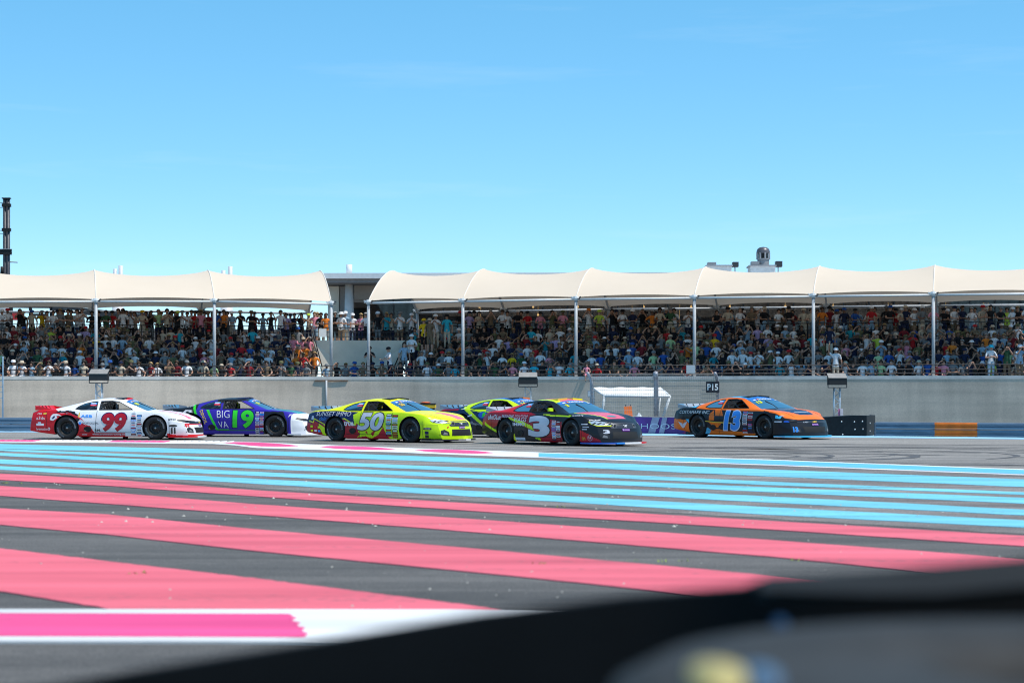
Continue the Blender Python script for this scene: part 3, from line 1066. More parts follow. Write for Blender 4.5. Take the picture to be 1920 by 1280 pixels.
# steel gantry and dark portal seen under the left canopy
d = 22
def lp(px, py, off=d):
    q = sp(px, off, 'L')
    q.z = zat(py, q)
    return q
g = empty('footbridge_truss', lp(100, 600))
tag(g, 'sloping dark steel footbridge truss behind the left stand', 'truss')
for (x0, y0, x1, y1, w) in ((98, 574, 330, 598, 0.17), (98, 580, 330, 606, 0.2), (140, 583, 330, 602, 0.12), (230, 582, 330, 597, 0.08)):
    rel(MB().obox(lp(x0, y0), lp(x1, y1), w, w).build('chord', STEEL_D), g)
for k in range(9):
    a_, b_ = lp(100 + 26 * k, 575 + 2.7 * k), lp(113 + 26 * k, 583 + 2.7 * k)
    rel(MB().obox(a_, b_, 0.06, 0.06).build('brace', STEEL), g)
for px in (112, 200, 300):
    a_ = lp(px, 585 + (px - 100) * 0.1)
    rel(MB().obox((a_.x, a_.y + 0.3, 0), (a_.x, a_.y + 0.3, a_.z), 0.2, 0.2).build('support', STEEL_D), g)
g = empty('portal_frame', lp(60, 640))
tag(g, 'black steel portal frame with a red sign under the left canopy', 'frame')
for (x0, x1, y0, y1, m, nm) in ((18, 23, 570, 640, BLACK, 'post'), (54, 59, 574, 640, BLACK, 'post'), (93, 98, 570, 640, BLACK, 'post'), (17, 99, 570, 577, mat('brown_beam', (0.06, 0.045, 0.04), 0.6), 'beam'), (55, 90, 588, 592, BLACK, 'crossbar'), (23, 43, 583, 600, mat('red_sign', (0.45, 0.03, 0.03), 0.5), 'sign_panel'), (-120, 17, 571, 640, mat('pale_cladding', (0.5, 0.5, 0.5), 0.7), 'cladding')):
    a_, b_ = lp(x0, y1), lp(x1, y0)
    rel(prism(nm, [Vector((a_.x, a_.y, 0)), Vector((b_.x, b_.y, 0)), Vector((b_.x, b_.y + 0.2, 0)), Vector((a_.x, a_.y + 0.2, 0))], a_.z if nm in ('beam', 'crossbar', 'sign_panel') else 0.0, b_.z, m), g)

# low wooded ridge and flat land far beyond
HILL = mat('far_hill', (0.09, 0.12, 0.08), 0.95, var=0.3, scale=0.02)
v, f = [], []
for i in range(81):
    x = -2400 + 60 * i
    h = 4 + 5 * math.sin(i * 0.31) + 3 * math.sin(i * 0.83 + 1)
    v += [(x, 1500, -1), (x, 1500, max(2, h)), (x, 2300, -1)]
for i in range(80):
    f += [(3 * i, 3 * i + 3, 3 * i + 4, 3 * i + 1), (3 * i + 1, 3 * i + 4, 3 * i + 5, 3 * i + 2)]
struct(link('hills', mesh('hills', v, f, HILL)))
# ================================================================ BARRIERS
GR = mat('guardrail_steel', (0.15, 0.20, 0.26), 0.45, 0.25, var=0.18, scale=3, stretch=(0.3, 1, 3))
GRO = mat('guardrail_orange', (0.72, 0.16, 0.015), 0.5, var=0.15, scale=3)
def wbeam(a, b, z0, h, nseg=1):
    """One corrugated beam from a to b (plan), bottom z0, height h, bulging to the camera."""
    prof = [(0, 0), (0.06, 0.045), (0.28, 0.06), (0.44, 0.012), (0.56, 0.012), (0.72, 0.06), (0.94, 0.045), (1, 0), (0.97, -0.012), (0.5, 0.0), (0.03, -0.012)]
    d = (b - a).normalized()
    n = Vector((d.y, -d.x, 0))
    if n.y > 0:
        n = -n
    v = []
    for p in (a, b):
        for zz, o in prof:
            v.append((p.x + n.x * o, p.y + n.y * o, z0 + zz * h))
    m = len(prof)
    f = [(i, (i + 1) % m, m + (i + 1) % m, m + i) for i in range(m)] + [tuple(range(m - 1, -1, -1)), tuple(range(m, 2 * m))]
    return v, f
def guardrail(name, label, pts, h, orange=()):
    root = empty(name, pts[0])
    tag(root, label, 'guardrail')
    for i in range(len(pts) - 1):
        a, b = pts[i], pts[i + 1]
        for k in range(2):
            v, f = wbeam(a, b, 0.015 + k * h / 2, h / 2 - 0.012)
            rel(link('beam', mesh('beam', v, f, GRO if i in orange else GR, sharp=40)), root)
        q = a + Vector((0, 0.08, 0))
        rel(MB().box((q.x - 0.04, q.y, 0), (q.x + 0.04, q.y + 0.1, h - 0.02)).build('post', GR), root)
    return root
gl = [gpt(x, y) for x, y in zip((-160, 20, 240, 460, 680, 900, 1122), (808, 808.5, 809, 809.5, 810, 811, 812))]
guardrail('guardrail', 'steel guardrail in front of the wall on the left', gl, 0.50)
xs = [1643, 1753, 1833, 1925, 2060]
gr_ = [gpt(x, np.interp(x, [1643, 1920], [817.5, 820.5])) for x in xs]
guardrail('guardrail', 'steel guardrail with an orange painted section on the right', gr_, 0.455, orange=(1,))

# black rubber faced tyre barrier
pts = [gpt(x, y) for x, y in zip((1290, 1400, 1545, 1600, 1625, 1637, 1641), (815, 816, 816.8, 817.3, 817.6, 816.6, 813.5))]
tops = [0.60, 0.60, 0.60, 0.665, 0.66, 0.65, 0.64]
root = empty('tyre_barrier', pts[2])
tag(root, 'black rubber belted tyre barrier behind the orange and black race car', 'barrier')
v, f = [], []
for p, tz in zip(pts, tops):
    v += [(p.x, p.y, 0.01), (p.x, p.y, tz), (p.x, p.y + 0.9, tz), (p.x, p.y + 0.9, 0.01)]
for i in range(len(pts) - 1):
    for k in range(3):
        f.append((4 * i + k, 4 * i + 4 + k, 4 * i + 5 + k, 4 * i + 1 + k))
f += [(3, 2, 1, 0), tuple(4 * (len(pts) - 1) + k for k in range(4))]
rel(link('belt', mesh('belt', v, f, RUBBER, sharp=50)), root)
BOLT = mat('bolt_zinc', (0.5, 0.5, 0.5), 0.4, 0.5)
for (px, py) in ((1578, 790), (1602, 790.5), (1617, 789.5), (1631, 793), (1603, 804.5), (1618, 804), (1631, 808), (1580, 814)):
    g0 = gpt(px, np.interp(px, [1545, 1625, 1637], [816.8, 817.6, 816.6]))
    q = at(px, py, g0.y - 0.012)
    rel(MB().lathe([(0, 0.012), (0.022, 0.008), (0.025, 0)], 8, Matrix.Translation(q) @ Matrix.Rotation(math.pi / 2, 4, 'X')).build('bolt', BOLT, smooth=True), root)

# tyre bundle with a yellow band, seen between two cars
c0 = gpt(797, 815)
root = empty('tyre_bundle', c0)
tag(root, 'black tyre bundle with yellow band and orange bag between the yellow and navy cars', 'barrier')
hb = CH - 22 * c0.y / F
for k, dx in enumerate((-1.25, -0.62, 0.0)):
    M = Matrix.Translation(c0 + Vector((dx, 0.3, 0)))
    for j in range(4):
        z = j * (hb - 0.12) / 4
        hh = (hb - 0.12) / 4
        rel(MB().lathe([(0.18, z), (0.30, z + 0.01), (0.34, z + hh * 0.5), (0.30, z + hh - 0.01), (0.18, z + hh)], 18, M, closed=True).build('tyre', RUBBER, smooth=True), root)
a, b = c0 + Vector((-1.7, -0.06, 0)), c0 + Vector((0.34, -0.06, 0))
YEL = mat('yellow_band', (0.85, 0.52, 0.02), 0.5)
rel(MB().box((a.x, a.y, hb - 0.13), (b.x, b.y + 0.75, hb - 0.03)).build('yellow_band', YEL), root)
rel(MB().box((a.x, a.y - 0.01, hb - 0.03), (b.x, b.y + 0.76, hb + 0.02)).build('cover', BLACK), root)
rel(MB().lathe([(0, 0), (0.16, 0.005), (0.18, 0.025), (0.1, 0.045), (0, 0.05)], 12, Matrix.Translation(c0 + Vector((0.0, 0.3, hb + 0.02)))).build('bag', mat('orange_bag', (0.75, 0.12, 0.02), 0.6), smooth=True), root)

# purple banner on the low barrier
PUR = mat('banner_purple', (0.115, 0.025, 0.21), 0.55, var=0.25, scale=1.2)
PURG = mat('banner_grey_stripe', (0.36, 0.31, 0.40), 0.55, var=0.1)
BWH = mat('banner_white', (0.62, 0.60, 0.66), 0.55, var=0.05)
ba, bb = gpt(1140, 811.5), gpt(1330, 814.5)
root = empty('purple_banner', ba)
tag(root, 'purple advertising banner on the barrier between the two rightmost cars', 'banner')
bd = (bb - ba)
BL = bd.length
bd.normalize()
bn = Vector((bd.y, -bd.x, 0))
BH = 0.58
MBN = Matrix(((bd.x, -bn.x, 0, ba.x), (bd.y, -bn.y, 0, ba.y), (0, 0, 1, 0.0), (0, 0, 0, 1)))
rel(MB().box((0, 0.02, 0.01), (BL, 0.4, BH), MBN).build('barrier_block', CONC), root)
v, f = [], []
NB = 60
for i in range(NB + 1):
    x = BL * i / NB
    for j in range(6):
        z = 0.015 + (BH - 0.03) * j / 5
        v.append(MBN @ Vector((x, -0.012 - 0.008 * math.sin(x * 7 + j) - 0.004 * math.sin(x * 17), z)))
for i in range(NB):
    for j in range(5):
        f.append((i * 6 + j, (i + 1) * 6 + j, (i + 1) * 6 + j + 1, i * 6 + j + 1))
rel(link('banner_sheet', mesh('banner_sheet', v, f, PUR, smooth=True)), root)
def bx(px):
    return (gpt(px, np.interp(px, [1140, 1330], [811.5, 814.5])) - ba).dot(bd)
for (x0, x1, x2, x3) in ((1216, 1229, 1238, 1224), (1236, 1246, 1252, 1243)):
    v = [MBN @ Vector((bx(x0), -0.028, 0.02)), MBN @ Vector((bx(x1), -0.028, 0.02)), MBN @ Vector((bx(x2), -0.028, BH - 0.02)), MBN @ Vector((bx(x3), -0.028, BH - 0.02))]
    rel(link('banner_stripe', mesh('banner_stripe', v, [(0, 1, 2, 3)], PURG)), root)
rel(flat_text('banner_lettering', 'HOOSIER', (bx(1203), bx(1303), 0.17, 0.345), BWH, MBN @ Matrix.Translation((0, -0.034, 0)), None, bold=-0.008, spacing=1.05), root)
v = [MBN @ Vector((bx(x), -0.031, z)) for x, z in ((1279, 0.02), (1305, 0.02), (1305, 0.30), (1300, 0.22))]
rel(link('banner_red_corner', mesh('banner_red_corner', v, [(0, 1, 2, 3)], mat('banner_red', (0.55, 0.02, 0.10), 0.5))), root)

# ================================================================ DEBRIS FENCE AND SIGN
FEN = mat('fence_wire', (0.26, 0.265, 0.27), 0.5, 0.3)
FP = mat('fence_post_grey', (0.30, 0.30, 0.33), 0.5, 0.3)
Yf = 69.6
fx = [(1109, 1101), (1230, 1228), (1346, 1339)]
def fpt(px, py):
    return at(px, py, Yf)
root = empty('debris_fence', Vector((fpt(1109, 780).x, Yf, 0)))
tag(root, 'grey wire debris fence with three cranked posts', 'fence')
for i, (x0, xt) in enumerate(fx):
    w = 0.055 if i != 1 else 0.085
    rel(MB().tube([Vector((fpt(x0, 0).x, Yf, 0)), fpt(x0, 716), fpt((x0 + xt) / 2, 706) - Vector((0, 0.12, 0)), fpt(xt, 699) - Vector((0, 0.3, 0))], w, 8).build('post', FP, smooth=True), root)
x0, x1 = fpt(1109, 0).x, fpt(1346, 0).x
zt, zb = fpt(0, 716).z, 0.35
for k in range(11):
    z = zb + (zt - zb) * k / 10
    rel(MB().tube([(x0, Yf - 0.06, z), (x1, Yf - 0.06, z)], 0.0065, 5).build('horizontal_wire', FEN), root)
for (za, zbb) in ((fpt(0, 708).z, -0.12), (fpt(0, 702).z, -0.26)):
    rel(MB().tube([(x0 - 0.05, Yf + zbb, za), (x1 - 0.05, Yf + zbb, za)], 0.012, 5).build('horizontal_wire', FEN), root)
n = 58
for k in range(n + 1):
    x = x0 + (x1 - x0) * k / n
    rel(MB().tube([(x, Yf - 0.06, zb), (x, Yf - 0.06, zt), (x - 0.05, Yf - 0.3, fpt(0, 701).z)], 0.0030, 4).build('vertical_wire', FEN), root)
sg = empty('marker_board', fpt(1335, 736))
tag(sg, 'black board reading P15 hung on the debris fence', 'sign')
a, b = fpt(1323, 736), fpt(1348, 715)
rel(MB().box((a.x, Yf - 0.14, a.z), (b.x, Yf - 0.11, b.z)).build('panel', mat('sign_black', (0.014, 0.014, 0.02), 0.5)), sg)
rel(flat_text('lettering', 'P15', (fpt(1325.5, 0).x, fpt(1345.5, 0).x, fpt(0, 731.5).z, fpt(0, 719.5).z), mat('sign_white', (0.75, 0.75, 0.75), 0.5, var=0.03), Matrix.Translation((0, Yf - 0.144, 0)), None, bold=0.025), sg)
bxo = empty('junction_box', fpt(1104, 735))
tag(bxo, 'small grey junction box on the left fence post', 'box')
a, b = fpt(1101.5, 744), fpt(1107, 732)
rel(MB().box((a.x, Yf - 0.16, a.z), (b.x, Yf - 0.06, b.z)).build('case', FP), bxo)
rel(MB().box((a.x + 0.01, Yf - 0.168, a.z + 0.03), (b.x - 0.01, Yf - 0.16, b.z - 0.03)).build('lid', STEEL), bxo)

# ================================================================ WHITE SHELTER BEHIND THE FENCE
Ys = 77.0
SHW = mat('shelter_fabric', (0.78, 0.75, 0.70), 0.8, var=0.06)
def spt(px, py, Y=Ys):
    return at(px, py, Y)
root = empty('white_shelter', Vector((spt(1180, 0).x, Ys, 0)))
tag(root, 'white fabric shelter on a pipe frame behind the debris fence', 'shelter')
v, f = [], []
n = 24
for i in range(n + 1):
    u = i / n
    pa = 1113 + (1239 - 1113) * u
    pbx = 1134 + (1256 - 1134) * u
    top = spt(pa, 728 - 2.6 * abs(math.sin(u * math.pi * 3.2 + 0.6)), Ys + 0.9)
    mid = spt((pa + pbx) / 2 - 4, 732 + 0.3 * math.sin(9 * u), Ys + 0.35)
    mid2 = spt((pa + pbx) / 2 + 4, 736, Ys + 0.1)
    low = spt(pbx, 742.5, Ys - 0.35)
    v += [top, mid, mid2, low, low - Vector((0, 0, 0.05))]
for i in range(n):
    for k in range(4):
        f.append((i * 5 + k, i * 5 + 5 + k, i * 5 + 6 + k, i * 5 + 1 + k))
rel(link('roof_fabric', mesh('roof_fabric', v, f, SHW, smooth=True)), root)
for nm, P in (('front_leg', [(1134, 742, -0.35), (1125, 801, 0.0)]), ('front_leg', [(1256, 742, -0.35), (1237, 801, 0.0)]), ('roof_bar', [(1113, 729, 0.9), (1134, 742, -0.35)]), ('roof_bar', [(1239, 728, 0.9), (1256, 742, -0.35)]), ('ridge_bar', [(1113, 729, 0.88), (1239, 728, 0.88)]), ('front_bar', [(1134, 742.6, -0.36), (1256, 742.6, -0.36)]), ('back_leg', [(1113, 729, 0.9), (1113, 800, 0.9)]), ('back_leg', [(1239, 728, 0.9), (1232, 800, 0.9)])):
    Q = []
    for px, py, dy in P:
        q = spt(px, py, Ys + dy)
        q.z = max(q.z, 0.0)
        Q.append(q)
    rel(MB().tube(Q, 0.055 if 'front' in nm else 0.04, 8).build(nm, WHITE_S, smooth=True), root)
# things on the ground under it
q = spt(1180, 775, Ys - 1)
ch = empty('orange_chair', Vector((q.x, q.y, 0)))
tag(ch, 'orange plastic folding chair behind the debris fence', 'chair')
ORG = mat('orange_plastic', (0.75, 0.16, 0.02), 0.5)
h0, h1 = CH - 47 * q.y / F, CH - 26 * q.y / F
rel(MB().obox((q.x - 0.02, q.y, h0), (q.x - 0.06, q.y + 0.12, h1), 0.30, 0.03, Vector((0, 1, 0))).build('backrest', ORG), ch)
rel(MB().box((q.x - 0.16, q.y - 0.30, h0 - 0.06), (q.x + 0.24, q.y + 0.02, h0 - 0.02)).build('seat', ORG), ch)
for dx in (-0.14, 0.2):
    for dy in (-0.27, -0.01):
        rel(MB().tube([(q.x + dx, q.y + dy, 0), (q.x + dx, q.y + dy, h0 - 0.05)], 0.015, 6).build('leg', STEEL_D), ch)
for dx in (-0.13, 0.05):
    rel(MB().tube([(q.x + dx, q.y + 0.12, h1 - 0.04), (q.x + dx, q.y + 0.12, h1 + 0.05)], 0.02, 6).build('handle', BLACK), ch)
for lab, px, w, h, colr, cat in (('pale plastic sack beside the orange chair', 1198, 0.16, 0.62, (0.55, 0.6, 0.65), 'sack'), ('teal bag under the orange chair', 1184, 0.2, 0.48, (0.05, 0.22, 0.26), 'bag'), ('dark green bag left of the orange chair', 1161, 0.09, 0.58, (0.03, 0.09, 0.07), 'bag'), ('brown bag far left of the orange chair', 1148, 0.09, 0.54, (0.14, 0.10, 0.06), 'bag')):
    c = spt(px, 780, Ys - 1.6)
    o = MB().lathe([(0, 0), (w, 0.02), (w * 1.15, h * 0.4), (w * 0.9, h * 0.75), (w * 0.35, h * 0.93), (w * 0.2, h), (0, h)], 12, Matrix.Translation((c.x, c.y, 0.0))).build('bag' if cat == 'bag' else 'sack', mat('bag_' + lab.split()[0] + lab.split()[1], colr, 0.7, var=0.25, scale=14, bump=0.4), smooth=True)
    tag(o, lab, cat)

# ================================================================ FLOODLIGHT BOXES ON TRUSS TOWERS
def tower(px, top, ytop, ybot, label):
    Y = 76.0
    c = at(px, 735, Y)
    root = empty('floodlight_tower', (c.x, Y, 0))
    tag(root, label, 'floodlight', 'floodlight boxes on truss towers')
    u = Y / F
    z0, z1 = at(px, ybot, Y).z, at(px, ytop, Y).z
    w = 17 * u
    body = mat('floodlight_case', (0.016, 0.015, 0.015), 0.5)
    lid = mat('floodlight_lit_top', (0.30, 0.27, 0.24), 0.5)  # sunlight on the box top put into this paler colour
    v = [(c.x - w, Y - 0.12, z0), (c.x + w, Y - 0.12, z0), (c.x + w, Y + 0.3, z0), (c.x - w, Y + 0.3, z0), (c.x - w, Y - 0.12, z1 - 0.17), (c.x + w, Y - 0.12, z1 - 0.17), (c.x + w, Y + 0.3, z1), (c.x - w, Y + 0.3, z1)]
    rel(link('case', mesh('case', v, [(0, 3, 2, 1), (0, 1, 5, 4), (1, 2, 6, 5), (2, 3, 7, 6), (3, 0, 4, 7)], body)), root)
    v2 = [(c.x - w * 1.02, Y - 0.14, z1 - 0.165), (c.x + w * 1.02, Y - 0.14, z1 - 0.165), (c.x + w * 1.02, Y + 0.31, z1 + 0.01), (c.x - w * 1.02, Y + 0.31, z1 + 0.01)]
    v2 += [(a_, b_, z_ + 0.02) for a_, b_, z_ in v2]
    rel(link('sloping_top', mesh('sloping_top', v2, [(0, 3, 2, 1), (4, 5, 6, 7), (0, 1, 5, 4), (1, 2, 6, 5), (2, 3, 7, 6), (3, 0, 4, 7)], lid)), root)
    for s in (-1, 1):
        rel(MB().obox((c.x + s * w * 1.03, Y, z0 - 0.10), (c.x + s * w * 1.03, Y, z0 + 0.22), 0.03, 0.03).build('bracket', STEEL_D), root)
    rel(MB().obox((c.x - w * 1.03, Y, z0 - 0.10), (c.x + w * 1.03, Y, z0 - 0.10), 0.03, 0.03).build('yoke', STEEL_D), root)
    tw = 5.5 * u
    zt_ = z0 - 0.12
    ALU = mat('truss_alu', (0.62, 0.63, 0.65), 0.35, 0.5)
    for sx in (-1, 1):
        for sy in (0, 0.22):
            rel(MB().tube([(c.x + sx * tw, Y + sy, 0), (c.x + sx * tw, Y + sy, zt_)], 0.018, 6).build('chord', ALU, smooth=True), root)
    nb = 9
    for k in range(nb):
        za, zb_ = zt_ * k / nb, zt_ * (k + 1) / nb
        s = 1 if k % 2 else -1
        for sy in (0, 0.22):
            rel(MB().tube([(c.x - s * tw, Y + sy, za), (c.x + s * tw, Y + sy, zb_)], 0.011, 5).build('brace', ALU), root)
tower(185, 693, 693, 713, 'dark floodlight box on a truss behind the white and red car')
tower(990, 699, 699, 720, 'dark floodlight box on a truss above the black and red car')
tower(1570, 701, 701, 721.5, 'dark floodlight box on a truss right of the orange and black car')
Yp = 75.0
a, b = at(1571.5, 782, Yp), at(1580.5, 766, Yp)
sgn = empty('pink_sign', Vector(((a.x + b.x) / 2, Yp, 0)))
tag(sgn, 'small pink and white sign at the foot of the right truss', 'sign')
rel(MB().box((a.x, Yp, a.z), (a.x + 0.07, Yp + 0.03, b.z)).build('pink_panel', mat('sign_pink', (0.6, 0.2, 0.35), 0.5)), sgn)
rel(MB().box((a.x + 0.075, Yp - 0.03, a.z), (b.x, Yp + 0.02, b.z)).build('white_panel', mat('sign_pale', (0.75, 0.68, 0.72), 0.5)), sgn)
rel(MB().tube([((a.x + b.x) / 2, Yp + 0.05, 0), ((a.x + b.x) / 2, Yp + 0.05, b.z)], 0.015, 6).build('post', STEEL), sgn)
# thin pole at the left edge
Yp = 74.0
a = at(5.5, 668, Yp)
pl = empty('steel_pole', (a.x, Yp, 0))
tag(pl, 'thin blue grey steel fence pole at the left edge', 'pole')
PB = mat('pole_blue', (0.20, 0.33, 0.45), 0.5, 0.2)
rel(MB().tube([(a.x, Yp, 0), (a.x, Yp, a.z)], 0.022, 8).build('post', PB, smooth=True), pl)
for py in (670, 685, 700, 714, 725, 735, 746):
    z = at(0, py, Yp).z
    rel(MB().tube([(a.x, Yp, z), (a.x - 1.4, Yp, z)], 0.008, 5).build('wire', PB), pl)
# boards on the front railing
for (px0, px1, y0, y1, off, lab) in ((1287, 1303, 684.5, 699.5, 0.05, 'white board tied to the front railing below the right canopy'), (598, 612, 616, 631.5, TB - 0.05, 'white board tied to the railing above the stair block')):
    side = 'L' if px0 < PIVPX else 'R'
    a, b = sp(px0, off, side), sp(px1, off, side)
    z0, z1 = zat(y1, a), zat(y0, a)
    o = prism('white_board', [a, b, b + Vector((0, 0.03, 0)), a + Vector((0, 0.03, 0))], z0, z1, WHITE_S)
    tag(o, lab, 'board')

# ================================================================ FOREGROUND TYRE BARRIER (out of focus)
root = empty('foreground_barrier', (0.3, 2.7, 0))
tag(root, 'blurred black rubber belted barrier in the near foreground', 'barrier')
edge = [(-260, 1325), (40, 1296), (280, 1254), (600, 1202), (900, 1152), (1180, 1118), (1400, 1100), (1450, 1082), (1650, 1072), (1900, 1050), (2250, 1015)]
v, f = [], []
for i, (px, py) in enumerate(edge):
    Y = 2.9 - 0.25 * i / 10
    p = at(px, py, Y)
    v += [(p.x, p.y, 0.0), (p.x, p.y, p.z), (p.x, p.y + 0.03, p.z), (p.x, p.y + 0.03, 0.0)]
for i in range(len(edge) - 1):
    for k in range(3):
        f.append((4 * i + k, 4 * i + 4 + k, 4 * i + 5 + k, 4 * i + 1 + k))
f += [(3, 2, 1, 0), tuple(4 * (len(edge) - 1) + k for k in range(4))]
BELT = mat('foreground_belt', (0.006, 0.0065, 0.007), 0.8, var=0.2, spec=0.2)
rel(link('rubber_belt', mesh('rubber_belt', v, f, BELT, sharp=40)), root)
# second belt lapped over it on the right, light on its upper edge put into a paler grey
v, f = [], []
for i, (px, y0, y1) in enumerate(((1425, 1086, 1104), (1520, 1078, 1108), (1640, 1072, 1112), (1760, 1063, 1112), (1900, 1048, 1100), (2100, 1028, 1085), (2300, 1005, 1062))):
    a, b = at(px, y0 - 2, 2.62), at(px, y1, 2.50)
    v += [a, b]
for i in range(6):
    f.append((2 * i, 2 * i + 1, 2 * i + 3, 2 * i + 2))
n = len(v)
v += [p + Vector((0, 0.012, -0.012)) for p in v]
f += [(b_ + n, a_ + n, d_ + n, c_ + n) for (a_, b_, c_, d_) in f[:]]
rel(link('lapped_belt_edge', mesh('lapped_belt_edge', v, f, mat('belt_lit_edge', (0.016, 0.016, 0.016), 0.85, spec=0.2), smooth=True)), root)
# big dusty tyres stacked behind the belt, nearest the lens
def fg_tyre(name, label, cx, cy, rad, width, ztop, n_stack, m=RUBBER_G):
    root = empty(name, (cx, cy, 0))
    tag(root, label, 'tyre')
    for k in range(n_stack):
        z1 = ztop - k * width
        z0 = z1 - width + 0.004
        prof = [(rad * 0.27, z0 + 0.03), (rad * 0.8, z0 + 0.002), (rad * 0.96, z0 + 0.02), (rad, z0 + width * 0.25), (rad, z1 - width * 0.25), (rad * 0.965, z1 - 0.025), (rad * 0.88, z1 - 0.006), (rad * 0.74, z1), (rad * 0.34, z1 - 0.004), (rad * 0.27, z1 - 0.03)]
        rel(MB().lathe(prof, 64, Matrix.Translation((cx, cy, 0)), closed=True).build('tyre', m if k == 0 else RUBBER, smooth=True), root)
    return root
TZ = CH - 0.244
c = at(2050, 1241, 1.80)
ft = fg_tyre('tyre_stack', 'blurred dusty grey tyre stack with yellow marking in the bottom right corner', c.x, c.y, 0.45, 0.29, TZ, 4)
# paint marks on the sidewall of the top tyre
for (px, py, wx, wy, colr, nm) in ((1345, 1268, 0.026, 0.075, (0.42, 0.34, 0.12), 'yellow_mark'), (1428, 1272, 0.016, 0.06, (0.06, 0.12, 0.2), 'blue_mark')):
    Y_ = (CH - TZ) * F / (py - HZ)
    rel(MB().lathe([(0, 0.006), (0.9, 0.004), (1, -0.012)], 18, Matrix.Translation(((px - 960) / F * Y_, Y_, TZ + 0.002)) @ Matrix.Diagonal((wx, wy, 1, 1))).build(nm, mat(nm, colr, 0.6), smooth=True), ft)
p = at(1462, 1172, 2.45)
o = MB().lathe([(0, 0.01), (0.008, 0.008), (0.011, 0)], 10, Matrix.Translation(p) @ Matrix.Rotation(math.pi / 2, 4, 'X')).build('blue_rivet', mat('blue_rivet', (0.015, 0.05, 0.11), 0.9, spec=0.1), smooth=True)
rel(o, root)
# ================================================================ RACE CARS
def paintm(name, col, rough=0.40, coat=0.18):
    return mat('car_' + name, col, rough, var=0.10, scale=2.2, coat=coat, spec=0.25, detail=9.0)
PAL = {
    'white': (0.78, 0.78, 0.80), 'red': (0.62, 0.012, 0.022), 'darkred': (0.42, 0.007, 0.022), 'black': (0.012, 0.013, 0.018), 'navy': (0.008, 0.016, 0.09),
    'deepnavy': (0.008, 0.028, 0.085), 'violet': (0.036, 0.02, 0.33), 'green': (0.04, 0.62, 0.03), 'lime': (0.58, 0.85, 0.008), 'yellow': (0.80, 0.82, 0.008), 'orange': (0.90, 0.17, 0.008),
    'cyan': (0.06, 0.48, 0.78), 'skyblue': (0.05, 0.30, 0.85), 'blue': (0.02, 0.10, 0.50), 'bluetop': (0.03, 0.16, 0.48), 'grey': (0.22, 0.22, 0.23), 'silver': (0.62, 0.64, 0.72), 'pink': (0.80, 0.16, 0.24), 'coral': (0.74, 0.11, 0.17), 'purple': (0.20, 0.02, 0.33), 'charcoal': (0.03, 0.03, 0.033), 'teal': (0.02, 0.30, 0.32), 'gold': (0.75, 0.50, 0.06), 'frost': (0.70, 0.76, 0.86),
}
def PM(k):
    return paintm(k, PAL[k])
CAR_GLASS = glass('car_windscreen', (0.025, 0.075, 0.20, 0.75), (0.30, 0.38, 0.55), ior=1.2)  # reflected sky put into the blue diffuse tint, fresnel kept weak
SIDE_GLASS = glass('car_side_glass', (0.05, 0.07, 0.10, 0.15), (0.8, 0.84, 0.88), ior=1.25)
LEXAN = glass('clear_spoiler', (0.42, 0.46, 0.53, 0.8), (0.75, 0.8, 0.86), rough=0.25, ior=1.15)
TYRE = mat('race_tyre', (0.014, 0.014, 0.016), 0.7, var=0.2, scale=9, spec=0.35)
RIM = mat('black_rim', (0.018, 0.018, 0.02), 0.4, 0.3, var=0.1)
HUB = mat('hub_metal', (0.45, 0.45, 0.46), 0.4, 0.6)
TLET = mat('tyre_lettering', (0.24, 0.27, 0.30), 0.7, var=0.4, scale=20)
INTER = mat('car_interior', (0.02, 0.02, 0.022), 0.8, var=0.3)
CAGE = mat('roll_cage', (0.42, 0.43, 0.45), 0.4)
NETM = mat('window_net', (0.02, 0.02, 0.02), 0.9)
CHROME = mat('lamp_reflector', (0.75, 0.77, 0.80), 0.2, 0.6)

def kn(x, d):
    ks = sorted(d)
    return np.interp(x, ks, [d[k] for k in ks])
def smooth1(a, n):
    k = np.hanning(n + 2)[1:-1]
    k /= k.sum()
    p = np.pad(a, n // 2, mode='edge')
    # linear extrapolation keeps end slopes
    h = n // 2
    p[:h] = a[0] + (a[1] - a[0]) * np.arange(-h, 0)
    p[-h:] = a[-1] + (a[-1] - a[-2]) * np.arange(1, h + 1)
    return np.convolve(p, k, mode='valid')[:len(a)]

